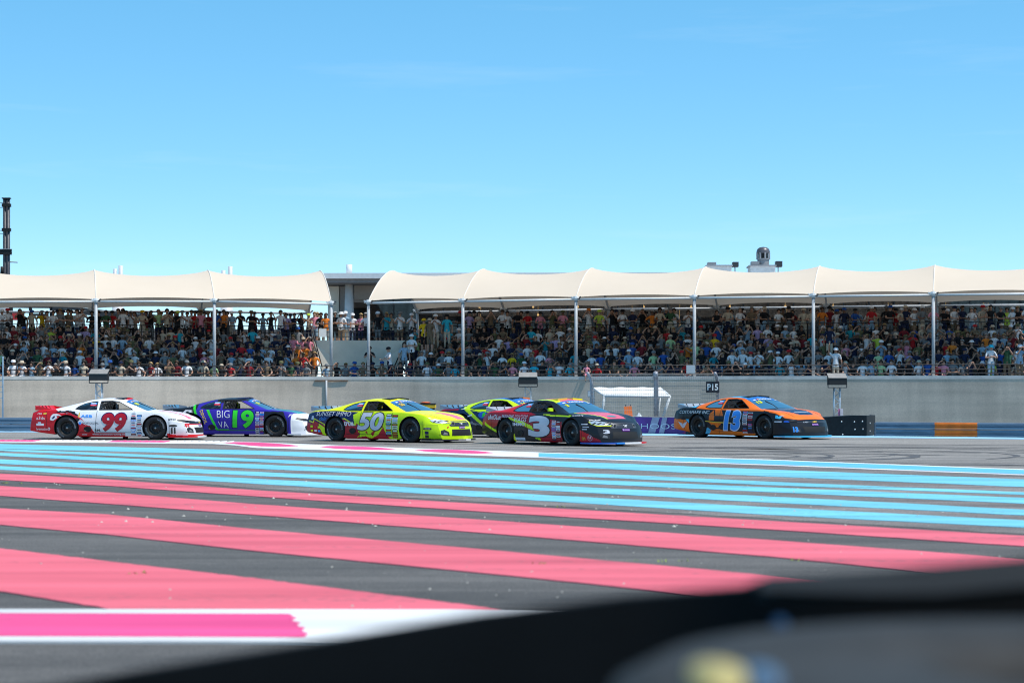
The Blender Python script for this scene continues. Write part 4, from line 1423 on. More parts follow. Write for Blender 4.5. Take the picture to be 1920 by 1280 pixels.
WB = 1.35
AR = 0.385
WR = 0.345
def body_arrays(style):
    NX = 262
    xs = np.linspace(-2.40, 2.58, NX)
    zc = kn(xs, {-2.40: .82, -2.28: .885, -1.90: .91, -1.72: .93, -1.2: 1.085, -.8: 1.18, -.42: 1.228, -.05: 1.238, .28: 1.212, .42: 1.17, 1.12: .87, 1.6: .822, 2.0: .762, 2.30: .695, 2.47: .64, 2.58: .575})
    zr = kn(xs, {-2.40: .80, -2.28: .87, -1.90: .90, -1.72: .915, -1.2: 1.04, -.8: 1.135, -.42: 1.185, -.05: 1.19, .22: 1.165, .36: 1.12, 1.06: .855, 1.6: .808, 2.0: .748, 2.30: .683, 2.47: .625, 2.58: .56})
    yr = kn(xs, {-2.40: .66, -1.9: .70, -1.7: .70, -1.2: .65, -.8: .60, -.4: .575, 0: .57, .3: .58, .7: .66, 1.1: .75, 1.4: .68, 2.2: .60, 2.58: .50})
    zsh = kn(xs, {-2.40: .77, -2.25: .83, -1.9: .865, -1.33: .875, -1.0: .855, -.4: .84, .6: .84, 1.1: .835, 1.4: .815, 1.7: .775, 2.1: .70, 2.4: .60, 2.58: .53})
    ysh = kn(xs, {-2.40: .80, -2.0: .885, -1.33: .905, -.4: .875, .6: .875, 1.1: .885, 1.4: .895, 2.0: .865, 2.4: .79, 2.58: .70})
    w = kn(xs, {-2.40: .84, -2.2: .915, -1.33: .97, -.85: .955, -.4: .95, .6: .95, 1.0: .955, 1.35: .97, 1.9: .955, 2.3: .90, 2.5: .83, 2.58: .77})
    zb = kn(xs, {-2.40: .25, -2.2: .22, -1.75: .15, -1.0: .085, .95: .085, 1.8: .095, 2.58: .10})
    for a in (zc, zr, yr, zsh, ysh, w, zb):
        a[:] = smooth1(a, 13)
    yr = np.minimum(yr, ysh - 0.02)
    zr = np.maximum(zr, zsh + 0.012)
    zc = np.maximum(zc, zr + 0.012)
    segs = [('A', 3), ('B', 2), ('C', 18), ('D', 18), ('F', 16), ('G', 14)]
    rows, strips = [], []
    for i in range(NX):
        yb = w[i] - 0.035
        P = [(0, zb[i]), (yb - 0.03, zb[i]), (yb, zb[i] + 0.03), (w[i], 0.50), (ysh[i], zsh[i]), (yr[i], zr[i]), (0, zc[i])]
        row = []
        for s, (nm, n) in enumerate(segs):
            a, b = P[s], P[s + 1]
            for k in range(n):
                t = k / n
                y, z = a[0] + (b[0] - a[0]) * t, a[1] + (b[1] - a[1]) * t
                if nm == 'C':
                    y += 0.012 * math.sin(t * math.pi)
                if nm == 'D':
                    y += 0.022 * math.sin(t * math.pi) ** 0.8
                if nm == 'F':
                    z += 0.012 * math.sin(t * math.pi)
                    y += 0.015 * math.sin(t * math.pi)
                if nm == 'G':
                    yy = b[0] + (a[0] - b[0]) * (1 - t)
                    z = a[1] + (b[1] - a[1]) * (1 - (1 - t) ** 2.0)
                    y = yy
                row.append((y, z))
        row.append(P[-1])
        rows.append(row)
    for nm, n in segs:
        strips += [nm] * n
    R = np.array(rows)                                   # NX x J x 2
    J = R.shape[1]
    # full ring, right side (-y) first
    Y = np.concatenate([-R[:, ::-1, 0], R[:, 1:, 0]], axis=1)   # top centre .. right side .. bottom centre .. left .. top
    Y = np.concatenate([-R[:, :, 0], R[:, ::-1, 0][:, 1:]], axis=1)   # bottom -> right -> top -> left -> bottom
    Z = np.concatenate([R[:, :, 1], R[:, ::-1, 1][:, 1:]], axis=1)
    X = np.repeat(xs[:, None], Y.shape[1], axis=1)
    st = strips + strips[::-1]
    return xs, X, Y, Z, st, J

KF, KR = 0.80, 1.215
def remap(X):
    X = np.asarray(X, dtype=float)
    X = np.where(X > 1.7, 1.7 + (X - 1.7) * KF, X)
    return np.where(X < -1.75, -1.75 + (X + 1.75) * KR, X)
def warp(X, Y, Z):
    bow = 0.34 * smoothstep(1.75, 2.58, X) * (np.abs(Y) / 0.9) ** 2.3
    bow -= 0.04 * smoothstep(-1.9, -2.4, X) * (np.abs(Y) / 0.9) ** 2.3
    lean = 0.10 * smoothstep(0.62, 0.22, Z) * smoothstep(2.1, 2.58, X)
    lean2 = -0.07 * smoothstep(0.62, 0.30, Z) * 0 
    rear = 0.08 * smoothstep(0.25, 0.85, Z) * smoothstep(-2.0, -2.4, X) * -1 * -1
    return remap(X) - bow + lean + rear

def build_body(style):
    xs, X, Y, Z, st, J = body_arrays(style)
    NX, NR = X.shape
    # snap vertices near the wheel arches to the arch circle
    for cx in (-WB, WB):
        dx, dz = X - cx, Z - (WR + 0.01)
        r = np.hypot(dx, dz)
        side = np.abs(Y) > 0.6
        near = side & (np.abs(r - AR) < 0.0155) & (Z > 0.16)
        k = np.where(near, AR / np.maximum(r, 1e-6), 1.0)
        X = np.where(near, cx + dx * k, X)
        Z = np.where(near, WR + 0.01 + dz * k, Z)
    XW = warp(X, Y, Z)
    v = np.stack([XW, Y, Z], axis=-1).reshape(-1, 3)
    faces, fx, fz, fy, fs = [], [], [], [], []
    for i in range(NX - 1):
        for j in range(NR - 1):
            faces.append((i * NR + j, i * NR + j + 1, (i + 1) * NR + j + 1, (i + 1) * NR + j))
            fs.append(st[j])
    F4 = np.array(faces)
    c = np.stack([X, Y, Z], axis=-1).reshape(-1, 3)[F4].mean(axis=1)
    # caps: rows joining the right and left points at the same height
    NC = 40
    capf, capv, capc = {}, {}, {}
    base = len(v)
    V = [v]
    for nm, i in (('front', NX - 1), ('rear', 0)):
        half = np.stack([Y[i, :J], Z[i, :J]], axis=-1)
        g = np.zeros((J, NC + 1, 3))
        for k in range(NC + 1):
            t = k / NC
            yy = half[:, 0] * (1 - 2 * t)
            zz = half[:, 1]
            g[:, k, 1] = yy
            g[:, k, 2] = zz
            g[:, k, 0] = xs[i]
        gw = g.copy()
        gw[..., 0] = warp(g[..., 0], g[..., 1], g[..., 2])
        V.append(gw.reshape(-1, 3))
        ff = []
        for a in range(J - 1):
            for b in range(NC):
                q = (base + a * (NC + 1) + b, base + a * (NC + 1) + b + 1, base + (a + 1) * (NC + 1) + b + 1, base + (a + 1) * (NC + 1) + b)
                ff.append(q if nm == 'front' else q[::-1])
        capf[nm] = ff
        base += J * (NC + 1)
    V = np.concatenate(V)
    return V, F4, np.array(fs), c, capf

BODY = {}
def body_data(style):
    if style not in BODY:
        V, F4, fs, c, cap = build_body(style)
        BODY[style] = (V, F4, fs, c, cap)
    return BODY[style]

QW = [(-1.10, .905), (-1.03, .975), (-.86, 1.06), (-.62, 1.118), (-.475, 1.13), (-.455, .885), (-.92, .88)]
DW = [(-.375, 1.135), (-.05, 1.145), (.17, 1.12), (.36, 1.03), (.66, .885), (-.375, .88)]

def project(pts2, faces2, bvh, how, off, V0=None):
    """Wrap flat 2-D points on the body: how = side (x,z), front (y,z), top (x,y)."""
    out, ok = [], []
    for a, b in pts2:
        if how in ('side', 'top') and a > 1.7:
            a = 1.7 + (a - 1.7) * KF
        if how == 'side':
            o, d = Vector((a, -3, b)), Vector((0, 1, 0))
        elif how == 'front':
            o, d = Vector((5, a, b)), Vector((-1, 0, 0))
        else:
            o, d = Vector((a, b, 3)), Vector((0, 0, -1))
        h, n, i, dist = bvh.ray_cast(o, d)
        if h is None:
            out.append(Vector((0, 0, 0)))
            ok.append(False)
        else:
            if n.dot(d) > 0:
                n = -n
            out.append(h + n * off)
            ok.append(True)
    fs = [f for f in faces2 if all(ok[i] for i in f)]
    # drop faces torn across a depth jump
    g = []
    for f in fs:
        e = max((out[f[i]] - out[f[(i + 1) % len(f)]]).length for i in range(len(f)))
        e2 = max(math.hypot(pts2[f[i]][0] - pts2[f[(i + 1) % len(f)]][0], pts2[f[i]][1] - pts2[f[(i + 1) % len(f)]][1]) for i in range(len(f)))
        if e < 3.2 * e2 + 0.03:
            g.append(f)
    return out, g

def refine2d(P, f, lim=0.06):
    """Split long triangle edges so that flat lettering can follow a curved panel."""
    bm = bmesh.new()
    vs_ = [bm.verts.new((a, b, 0)) for a, b in P]
    for q in f:
        try:
            bm.faces.new([vs_[i] for i in q])
        except ValueError:
            pass
    for _ in range(4):
        es = [e for e in bm.edges if e.calc_length() > lim]
        if not es:
            break
        bmesh.ops.subdivide_edges(bm, edges=es, cuts=1)
        bmesh.ops.triangulate(bm, faces=bm.faces[:])
    bm.verts.index_update()
    P2 = [(v.co.x, v.co.y) for v in bm.verts]
    f2 = [tuple(v.index for v in q.verts) for q in bm.faces]
    bm.free()
    return P2, f2

class Car:
    def __init__(s, label, px, py, yaw, scale=1.0, group='race cars running in a pack'):
        a = math.radians(yaw)
        p = gpt(px, py)
        c = p + Vector((math.sin(a), math.cos(a), 0)) * (0.86 * scale)
        s.root = empty('race_car', (c.x, c.y, 0.004), -a)
        s.root.scale = (scale,) * 3
        tag(s.root, label, 'race car', group)
        s.k = 0
        s.body = None
    def make_body(s, paint, base, style='car'):
        """paint: list of (zone, polygon, colour); zones side (x,z), top (x,y), front/rear (y,z), roof, pillars."""
        V, F4, fs, c, cap = body_data(style)
        keys = []
        def ki(k):
            if k not in keys:
                keys.append(k)
            return keys.index(k)
        n = len(F4)
        col = np.full(n, ki(base))
        x, y, z = c[:, 0], np.abs(c[:, 1]), c[:, 2]
        isside = np.isin(fs, ['B', 'C', 'D', 'F'])
        istop = np.isin(fs, ['F', 'G'])
        for zone, poly, k in paint:
            if zone == 'side':
                m = isside & in_poly(x, z, poly)
            elif zone == 'top':
                m = istop & (z > 0.5) & in_poly(x, y, poly)
            elif zone == 'gtop':
                m = (fs == 'G') & in_poly(x, c[:, 1], poly)
            elif zone == 'under':
                m = np.isin(fs, ['A'])
            else:
                continue
            col[m] = ki(k)
        col[fs == 'A'] = ki('black')
        drop = np.zeros(n, dtype=bool)
        for cx in (-WB, WB):
            drop |= isside & (z < 0.80) & (np.hypot(x - cx, z - (WR + 0.01)) < AR - 0.003) & (fs != 'F')
            drop |= (np.isin(fs, ['A', 'B'])) & (np.abs(x - cx) < AR) & (y > 0.55)
        gsel = {}
        green = (fs == 'F') & (x > -1.3) & (x < 0.9)
        gsel['quarter'] = green & in_poly(x, z, QW)
        gsel['door'] = green & in_poly(x, z, DW)
        gsel['windscreen'] = (fs == 'G') & (x > 0.36) & (x < 1.09) & (y < 0.965 * np.interp(x, [.3, .7, 1.1], [.58, .66, .75]))
        gsel['rear_window'] = (fs == 'G') & (x > -1.62) & (x < -0.92) & (y < 0.9 * np.interp(x, [-1.7, -1.2, -.8], [.70, .65, .60]))
        hole = np.zeros(n, dtype=bool)
        for m in gsel.values():
            hole |= m
        keep = ~(drop | hole)
        faces = [tuple(q) for q in F4[keep]]
        mi = list(col[keep])
        VV = V[:, :]
        for nm in ('front', 'rear'):
            q = np.array(cap[nm])
            cc = VV[q].mean(axis=1)
            cl = np.full(len(q), ki(base))
            for zone, poly, k in paint:
                if zone == nm:
                    cl[in_poly(np.abs(cc[:, 1]), cc[:, 2], poly)] = ki(k)
            faces += [tuple(f) for f in q]
            mi += list(cl)
        me = bpy.data.meshes.new('body')
        me.from_pydata([tuple(p) for p in VV], [], faces)
        for k in keys:
            me.materials.append(PM(k))
        me.polygons.foreach_set('material_index', np.array(mi, dtype=np.int32))
        bm = bmesh.new()
        bm.from_mesh(me)
        bmesh.ops.remove_doubles(bm, verts=bm.verts[:], dist=0.0005)
        bmesh.ops.delete(bm, geom=[q for q in bm.verts if not q.link_faces], context='VERTS')
        a = math.radians(38)
        for e in bm.edges:
            e.smooth = len(e.link_faces) == 2 and e.calc_face_angle(0) < a
        for f in bm.faces:
            f.smooth = True
        bm.to_mesh(me)
        s.bvh = BVHTree.FromBMesh(bm)
        bm.free()
        s.body = link('body', me, s.root)
        # a body without holes to wrap decals on
        full = [tuple(q) for q in F4] + [tuple(q) for nm in cap for q in cap[nm]]
        s.bvh = BVHTree.FromPolygons([tuple(p) for p in V], full)
        # windows
        for nm, m, side in (('quarter_window', gsel['quarter'], SIDE_GLASS), ('windscreen', gsel['windscreen'], CAR_GLASS), ('rear_window', gsel['rear_window'], CAR_GLASS)):
            for sg in ((-1, 1) if nm == 'quarter_window' else (0,)):
                mm = m & ((c[:, 1] * sg > 0) if sg else True)
                q = F4[mm]
                u, inv = np.unique(q.ravel(), return_inverse=True)
                o = link(nm, mesh(nm, V[u], [tuple(t) for t in inv.reshape(-1, 4)], side, smooth=True), s.root)
        for sg in (-1, 1):
            for nm, poly in (('quarter_frame', QW), ('door_frame', DW)):
                P = []
                for i in range(len(poly)):
                    a_, b_ = poly[i], poly[(i + 1) % len(poly)]
                    for t in np.linspace(0, 1, 8)[:-1]:
                        P.append((a_[0] + (b_[0] - a_[0]) * t, a_[1] + (b_[1] - a_[1]) * t))
                out, _ = project(P, [], s.bvh, 'side', 0.0)
                out = [Vector((p.x, p.y * -sg, p.z)) for p in out]
                link(nm, mesh(nm, *tube_loop(out, 0.011), BLACK), s.root)
        # wheel housings, floor and cabin lining
        for cx in (-WB, WB):
            for sg in (-1, 1):
                mb = MB()
                n_ = 20
                v, f = [], []
                for k in range(n_ + 1):
                    t = math.pi * (-0.12 + 1.24 * k / n_)
                    for yy in (0.945, 0.55):
                        v.append((cx + AR * math.cos(t), sg * yy, WR + 0.01 + AR * math.sin(t)))
                for k in range(n_):
                    f.append((2 * k, 2 * k + 1, 2 * k + 3, 2 * k + 2))
                cen = len(v)
                v.append((cx, sg * 0.55, WR))
                for k in range(n_):
                    f.append((2 * k + 1, cen, 2 * k + 3))
                mb.add(v, f).build('wheel_housing', BLACK, s.root)
        for nm, x0, z0, x1, z1 in (('door_seam', -.43, .86, -.47, .10), ('door_seam', .70, .84, .73, .10), ('bumper_seam', -1.98, .84, -1.95, .19), ('bumper_seam', 1.80, .60, 1.82, .11), ('sill_seam', -.95, .215, .93, .215)):
            w_ = 0.006
            d_ = (0, w_) if nm == 'sill_seam' else (w_, 0)
            s.decal(nm, [(x0 - d_[0], z0 - d_[1]), (x1 - d_[0], z1 - d_[1]), (x1 + d_[0], z1 + d_[1]), (x0 + d_[0], z0 + d_[1])], BLACK, lay=1, step=0.05)
        for sg in (-1, 1):
            s.decal('bonnet_seam', [(1.14, sg * .70), (1.14, sg * .712), (2.30, sg * .565), (2.30, sg * .553)], BLACK, 'top', 1, 0.05)
        s.fix()
        return s
    def fix(s):
        r = s.root
        # interior
        mb = MB()
        mb.box((-1.5, -0.80, 0.12), (1.0, 0.80, 0.20))
        mb.box((0.62, -0.78, 0.20), (1.05, 0.78, 0.83))
        mb.box((-1.9, -0.74, 0.2), (-1.05, 0.74, 0.80))
        mb.box((-1.05, -0.86, 0.2), (0.62, -0.84, 0.82))
        mb.box((-1.05, 0.84, 0.2), (0.62, 0.86, 0.82))
        mb.build('cabin_lining', INTER, r)
        mb = MB()
        rr = 0.022
        for sg in (-1, 1):
            mb.tube([(-.42, sg * .60, .25), (-.42, sg * .57, 1.08), (-.38, sg * .50, 1.155)], rr)
            mb.tube([(-.42, sg * .52, 1.14), (.22, sg * .53, 1.125), (.80, sg * .70, .84), (.85, sg * .74, .3)], rr)
            mb.tube([(-.42, sg * .52, 1.12), (-1.30, sg * .55, .62)], rr)
            mb.tube([(-.42, sg * .74, .72), (.80, sg * .78, .72)], rr)
            mb.tube([(-.42, sg * .76, .52), (.80, sg * .80, .52)], rr)
        mb.tube([(-.42, -.50, 1.155), (-.42, .50, 1.155)], rr)
        mb.tube([(-.42, -.58, .85), (-.42, .58, .85)], rr)
        mb.tube([(-.42, -.5, 1.14), (-.42, .55, .35)], rr)
        mb.tube([(.22, -.53, 1.125), (.22, .53, 1.125)], rr)
        mb.tube([(-.42, .5, 1.12), (-1.2, -.5, .7)], rr)
        mb.build('roll_cage', CAGE, r, smooth=True)
        # seat (the driver sits on the left)
        mb = MB()
        mb.box((-.40, .12, .25), (.12, .58, .36))
        mb.add([(-.42, .14, .3), (-.42, .56, .3), (-.52, .20, 1.02), (-.52, .50, 1.02), (-.34, .14, .3), (-.34, .56, .3), (-.44, .20, 1.02), (-.44, .50, 1.02)], [(0, 1, 3, 2), (4, 6, 7, 5), (0, 2, 6, 4), (1, 5, 7, 3), (2, 3, 7, 6)])
        for yy in (.17, .50):
            mb.box((-.44, yy, .86), (-.22, yy + .04, 1.04))
        mb.build('seat', BLACK, r)
        MB().lathe([(.16, -.014), (.18, 0), (.16, .014), (.145, 0)], 20, Matrix.Translation((.36, .34, .80)) @ Matrix.Rotation(math.radians(-68), 4, 'Y'), closed=True).build('steering_wheel', BLACK, r, smooth=True)
        # window net on the near side rear half of the door opening
        mb = MB()
        for k in range(8):
            x = -.36 + .052 * k
            mb.tube([(x, -.855, .885), (x, -.60, 1.13)], .006, 4)
        for k in range(6):
            t = (k + .5) / 6
            mb.tube([(-.37, -.855 + .25 * t, .885 + .24 * t), (.02, -.855 + .25 * t, .885 + .24 * t)], .006, 4)
        mb.build('window_net', NETM, r)
    def wheels(s, lettering='HOOSIER', steer=0.0):
        tv = [(.215, .125), (.23, .135), (.27, .138), (.315, .132), (.338, .115), (.345, .08), (.345, -.08), (.338, -.115), (.315, -.132), (.27, -.138), (.215, -.125)]
        for cx in (-WB, WB):
            for sg in (-1, 1):
                q = empty('wheel', (cx, sg * 0.815, WR))
                q.parent = s.root
                q.rotation_euler = (math.pi / 2 if sg < 0 else -math.pi / 2, 0, 0)
                if cx > 0:
                    q.rotation_euler = (math.pi / 2 if sg < 0 else -math.pi / 2, 0, math.radians(steer))
                for nm, me in WHEEL.items():
                    link(nm.split('/')[0], me, q)
    def decal(s, name, poly, col, how='side', lay=1, step=0.07):
        p, f = cdt(poly, step)
        out, g = project(p, f, s.bvh, how, 0.003 * lay)
        if not g:
            return None
        return link(name, mesh(name, out, g, PM(col) if isinstance(col, str) else col, smooth=True), s.root)
    def text(s, txt, box, col, how='side', lay=2, bold=0.0, shear=0.0, spacing=1.0, rot=0.0, name='sponsor_lettering', edge=None, ew=0.02):
        """Lettering stretched into box (x0,x1,z0,z1) and wrapped on the body."""
        x0, x1, z0, z1 = box
        for (c_, b_, l_, nm) in (((edge, bold + ew, lay, name + '_outline'),) if edge else ()) + ((col, bold, lay + (1 if edge else 0), name),):
            v, f = text2d(txt, b_, shear, spacing)
            if not len(v):
                return
            ex = 0.0
            if edge and c_ == edge and nm.endswith('_outline'):
                ex = 0.028
            W_, H_ = (x1 - x0) + 2 * ex, (z1 - z0) + 2 * ex
            cx, cz = (x0 + x1) / 2, (z0 + z1) / 2
            P = []
            for a, b in v:
                u, w = (a - 0.5) * W_, (b - 0.5) * H_
                cr, sr = math.cos(rot), math.sin(rot)
                P.append((cx + u * cr - w * sr, cz + u * sr + w * cr))
            if how == 'front':
                P = [(a, b) for a, b in P]
            P, f = refine2d(P, f)
            out, g = project(P, f, s.bvh, how, 0.003 * l_)
            if g:
                link(nm, mesh(nm, out, g, PM(c_) if isinstance(c_, str) else c_, smooth=True), s.root)
    def stickers(s, x0, x1, z0, z1, seed, cols=('white', 'white', 'frost', 'red', 'navy', 'black', 'white', 'skyblue')):
        rg = random.Random(seed)
        ncol = 2
        for c_ in range(ncol):
            z = z1 - (0.02 if c_ else 0)
            xa = x0 + (x1 - x0) * c_ / ncol
            wd = (x1 - x0) / ncol * 0.86
            while z > z0 + 0.03:
                h = rg.choice((0.032, 0.04, 0.05, 0.06))
                k = rg.choice(cols)
                s.decal('sponsor_sticker', [(xa, z - h), (xa + wd, z - h), (xa + wd, z), (xa, z)], k, lay=2, step=0.2)
                k2 = rg.choice([q for q in ('red', 'navy', 'black', 'white', 'skyblue') if q != k])
                s.decal('sticker_mark', [(xa + wd * .1, z - h * .72), (xa + wd * .9, z - h * .72), (xa + wd * .85, z - h * .28), (xa + wd * .15, z - h * .28)], k2, lay=3, step=0.2)
                z -= h + 0.014
    def exhaust(s, x=-.70, z=.31):
        P = [(x + .11 * math.cos(t), z + .072 * math.sin(t)) for t in np.linspace(0, 2 * math.pi, 18)[:-1]]
        s.decal('exhaust_opening', P, BLACK, lay=3)
        out, _ = project(P, [], s.bvh, 'side', 0.01)
        link('exhaust_rim', mesh('exhaust_rim', *tube_loop(out, 0.012), RIM), s.root)
    def front(s, style, lip, frame='black'):
        r = s.root
        if style == 'mustang':
            g = [(-.46, .50), (-.40, .60), (.40, .60), (.46, .50), (.43, .455), (-.43, .455)]
            s.decal('grille', g, mat('grille_dark', (0.03, 0.035, 0.05), 0.4, var=0.5, scale=60), 'front', 2)
            for sg in (-1, 1):
                s.decal('grille_bar', [(sg * .40, .48), (sg * .30, .48), (sg * .28, .57), (sg * .36, .58)], 'grey', 'front', 3)
                s.decal('grille_bar', [(sg * .375, .493), (sg * .315, .493), (sg * .30, .56), (sg * .35, .565)], 'black', 'front', 4)
            hp = [(-.085, .545), (-.05, .556), (-.02, .54), (.02, .552), (.085, .562), (.05, .54), (.035, .52), (.05, .495), (.03, .498), (.012, .522), (-.012, .495), (-.03, .498), (-.022, .525), (-.05, .54)]
            s.decal('horse_badge', hp, 'white', 'front', 4, 0.03)
            bb = [(-.45, .20), (-.42, .375), (.42, .375), (.45, .20)]
        else:
            s.decal('grille', [(-.60, .47), (-.58, .53), (.58, .53), (.60, .47)], mat('grille_dark', (0.03, 0.035, 0.05), 0.4, var=0.5, scale=60), 'front', 2)
            s.decal('bow_badge', [(-.09, .49), (-.07, .515), (-.03, .512), (-.02, .522), (.04, .522), (.045, .512), (.10, .515), (.08, .49), (.03, .49), (.02, .48), (-.04, .48), (-.045, .49)], 'gold', 'front', 4, 0.04)
            bb = [(-.40, .20), (-.46, .36), (.46, .36), (.40, .20)]
        s.decal('air_intake', bb, BLACK, 'front', 2)
        for sg in (-1, 1):
            s.decal('brake_duct', [(sg * .52, .20), (sg * .53, .30), (sg * .64, .37), (sg * .74, .34), (sg * .77, .22)], 'charcoal', 'front', 2)
            s.decal('duct_screen', [(sg * .57, .22), (sg * .58, .27), (sg * .66, .30), (sg * .70, .23)], 'grey', 'front', 3)
        s.decal('series_plate', [(-.13, .395), (.13, .395), (.13, .45), (-.13, .45)], 'purple', 'front', 4)
        s.text('HOOSIER', (-.06, .12, .412, .434), 'white', 'front', 5, 0.01, name='plate_lettering')
        s.text('X', (-.12, -.075, .404, .442), 'white', 'front', 5, 0.03, name='plate_lettering')
        # splitter
        n = 24
        v, f = [], []
        for k in range(n + 1):
            y = -0.98 + 1.96 * k / n
            fx = 2.60 - 0.40 * (abs(y) / 0.98) ** 2.4
            for (x, z) in ((fx, .065), (fx, .105), (1.76, .10), (1.76, .07)):
                v.append((x, y, z))
        mi = []
        for k in range(n):
            u = (k + .5) / n
            for j in range(4):
                f.append((4 * k + j, 4 * k + 4 + j, 4 * k + 4 + (j + 1) % 4, 4 * k + (j + 1) % 4))
                mi.append(next(i for i, (c_, lim) in enumerate(lip) if u <= lim))
        f += [(0, 1, 2, 3), (4 * n + 3, 4 * n + 2, 4 * n + 1, 4 * n)]
        mi += [0, len(lip) - 1]
        link('splitter', mesh('splitter', v, f, [PM(c_) for c_, _ in lip], mi), r)
    def headlights(s, style, rim=None):
        if style == 'mustang':
            P = [(2.02, .625), (2.12, .655), (2.50, .60), (2.50, .545), (2.30, .535), (2.12, .57)]
        else:
            P = [(2.05, .575), (2.10, .605), (2.55, .545), (2.56, .50), (2.34, .508), (2.14, .545)]
        # the lamps wrap round the corner: project along the diagonal by using the side view
        if rim:
            s.decal('headlight_trim', [(2.00, .625), (2.10, .57), (2.28, .525), (2.52, .52), (2.52, .548), (2.30, .548), (2.12, .59), (2.03, .65)], rim, 'side', 2, 0.05)
        s.decal('headlight', P, CHROME if style == 'mustang' else 'black', 'side', 3, 0.05)
        xs = (2.12, 2.24, 2.36) if style == 'mustang' else ()
        for x in xs:
            s.decal('lamp_bar', [(x, .565), (x + .055, .558), (x + .09, .60), (x + .04, .615)], 'charcoal' if style == 'mustang' else 'silver', 'side', 4, 0.05)
        s.decal('headlight', [(.60, .56), (.72, .56), (.74, .60), (.62, .61)], CHROME if style == 'mustang' else 'black', 'front', 3, 0.05)
    def spoiler(s, col=None):
        r = s.root
        m = PM(col) if col else LEXAN
        v, f = [], []
        n = 12
        for k in range(n + 1):
            y = -.80 + 1.6 * k / n
            bowx = 0.05 * (abs(y) / .8) ** 2
            v += [(-2.30 + bowx, y, .862), (-2.42 + bowx, y, 1.0), (-2.414 + bowx, y, 1.003), (-2.292 + bowx, y, .866)]
        for k in range(n):
            for j in range(4):
                f.append((4 * k + j, 4 * k + 4 + j, 4 * k + 4 + (j + 1) % 4, 4 * k + (j + 1) % 4))
        f += [(3, 2, 1, 0), (4 * n, 4 * n + 1, 4 * n + 2, 4 * n + 3)]
        link('rear_spoiler', mesh('rear_spoiler', v, f, m), r)
        for sg in (-1, 1):
            mb = MB()
            mb.add([(-2.36, sg * .80, .87), (-2.36, sg * .80, 1.0), (-1.86, sg * .80, .905), (-1.82, sg * .80, .88), (-2.36, sg * .805, .87), (-2.36, sg * .805, 1.0), (-1.86, sg * .805, .905), (-1.82, sg * .805, .88)], [(0, 1, 2, 3), (7, 6, 5, 4), (1, 5, 6, 2), (2, 6, 7, 3), (0, 4, 5, 1)])
            mb.build('spoiler_end_plate', m, r)
        for k in range(6):
            y = -.7 + .28 * k
            MB().obox((-2.30, y, .875), (-2.385, y, 1.0), .012, .02).build('spoiler_brace', BLACK, r)
    def roof(s, flapcol='black', flap2=None):
        r = s.root
        # raised roof flaps near the front edge
        for y0, y1, c_ in ((-.44, -.10, flapcol), (.10, .44, flap2 or flapcol)):
            mb = MB()
            mb.add([(-.05, y0, 1.17), (-.05, y1, 1.17), (.25, y0, 1.15), (.25, y1, 1.15), (-.05, y0, 1.215), (-.05, y1, 1.240), (.25, y0, 1.228), (.25, y1, 1.250)] if y1 < 0 else [(-.05, y0, 1.17), (-.05, y1, 1.17), (.25, y0, 1.15), (.25, y1, 1.15), (-.05, y0, 1.240), (-.05, y1, 1.215), (.25, y0, 1.250), (.25, y1, 1.228)], [(0, 2, 6, 4), (1, 5, 7, 3), (4, 6, 7, 5), (2, 3, 7, 6), (0, 4, 5, 1)])
            mb.build('roof_flap', PM(c_), r)
        s.decal('windscreen_band', [(.37, -.56), (.53, -.585), (.53, .585), (.37, .56)], 'bluetop', 'top', 1, 0.08)
        s.series('NASCAR')
        MB().tube([(1.08, -.1, .885), (.85, -.06, .985), (.62, -.12, 1.09)], .012, 5).build('wiper', BLACK, r)
    def series(s, txt):
        # lettering on the windscreen band, read from the front
        v, f = text2d(txt, 0.02, 0.2)
        P = [(.475 - (b - .5) * .075, (a - .5) * .52 + .02) for a, b in v]
        out, g = project(P, f, s.bvh, 'top', 0.007)
        link('band_lettering', mesh('band_lettering', out, g, PM('white')), s.root)
        for y0, c_ in ((-.29, 'gold'), (-.33, 'red')):
            s.decal('band_mark', [(.44, y0), (.51, y0), (.51, y0 + .035), (.44, y0 + .035)], c_, 'top', 3, 0.1)
        for y0 in (-.47, .40):
            s.decal('band_mark', [(.45, y0), (.50, y0), (.50, y0 + .09), (.45, y0 + .09)], 'white', 'top', 3, 0.1)
    def screen_number(s, txt, col='yellow'):
        v, f = text2d(txt, 0.04, 0.1)
        w = .10 * len(txt)
        P = [(.64 - (b - .5) * .15, -.50 + a * w) for a, b in v]
        out, g = project(P, f, s.bvh, 'top', 0.008)
        link('windscreen_number', mesh('windscreen_number', out, g, PM(col)), s.root)
    def flags(s):
        for z0, a_, b_ in ((1.045, 'skyblue', 'white'), (.995, 'red', 'pink')):
            s.decal('window_sticker', [(-.68, z0), (-.49, z0), (-.485, z0 + .038), (-.68, z0 + .038)], a_, lay=3, step=0.2)
            s.decal('sticker_mark', [(-.66, z0 + .008), (-.52, z0 + .008), (-.52, z0 + .03), (-.66, z0 + .03)], b_, lay=4, step=0.2)
    def mirror(s, col):
        mb = MB()
        mb.add([(.50, -.90, .90), (.56, -1.06, .90), (.60, -.90, .90), (.62, -1.05, .91), (.50, -.90, .99), (.56, -1.06, .98), (.60, -.90, .98), (.62, -1.05, .97)], [(0, 1, 3, 2), (4, 6, 7, 5), (0, 4, 5, 1), (2, 3, 7, 6), (1, 5, 7, 3), (0, 2, 6, 4)])
        mb.build('mirror', PM(col), s.root)

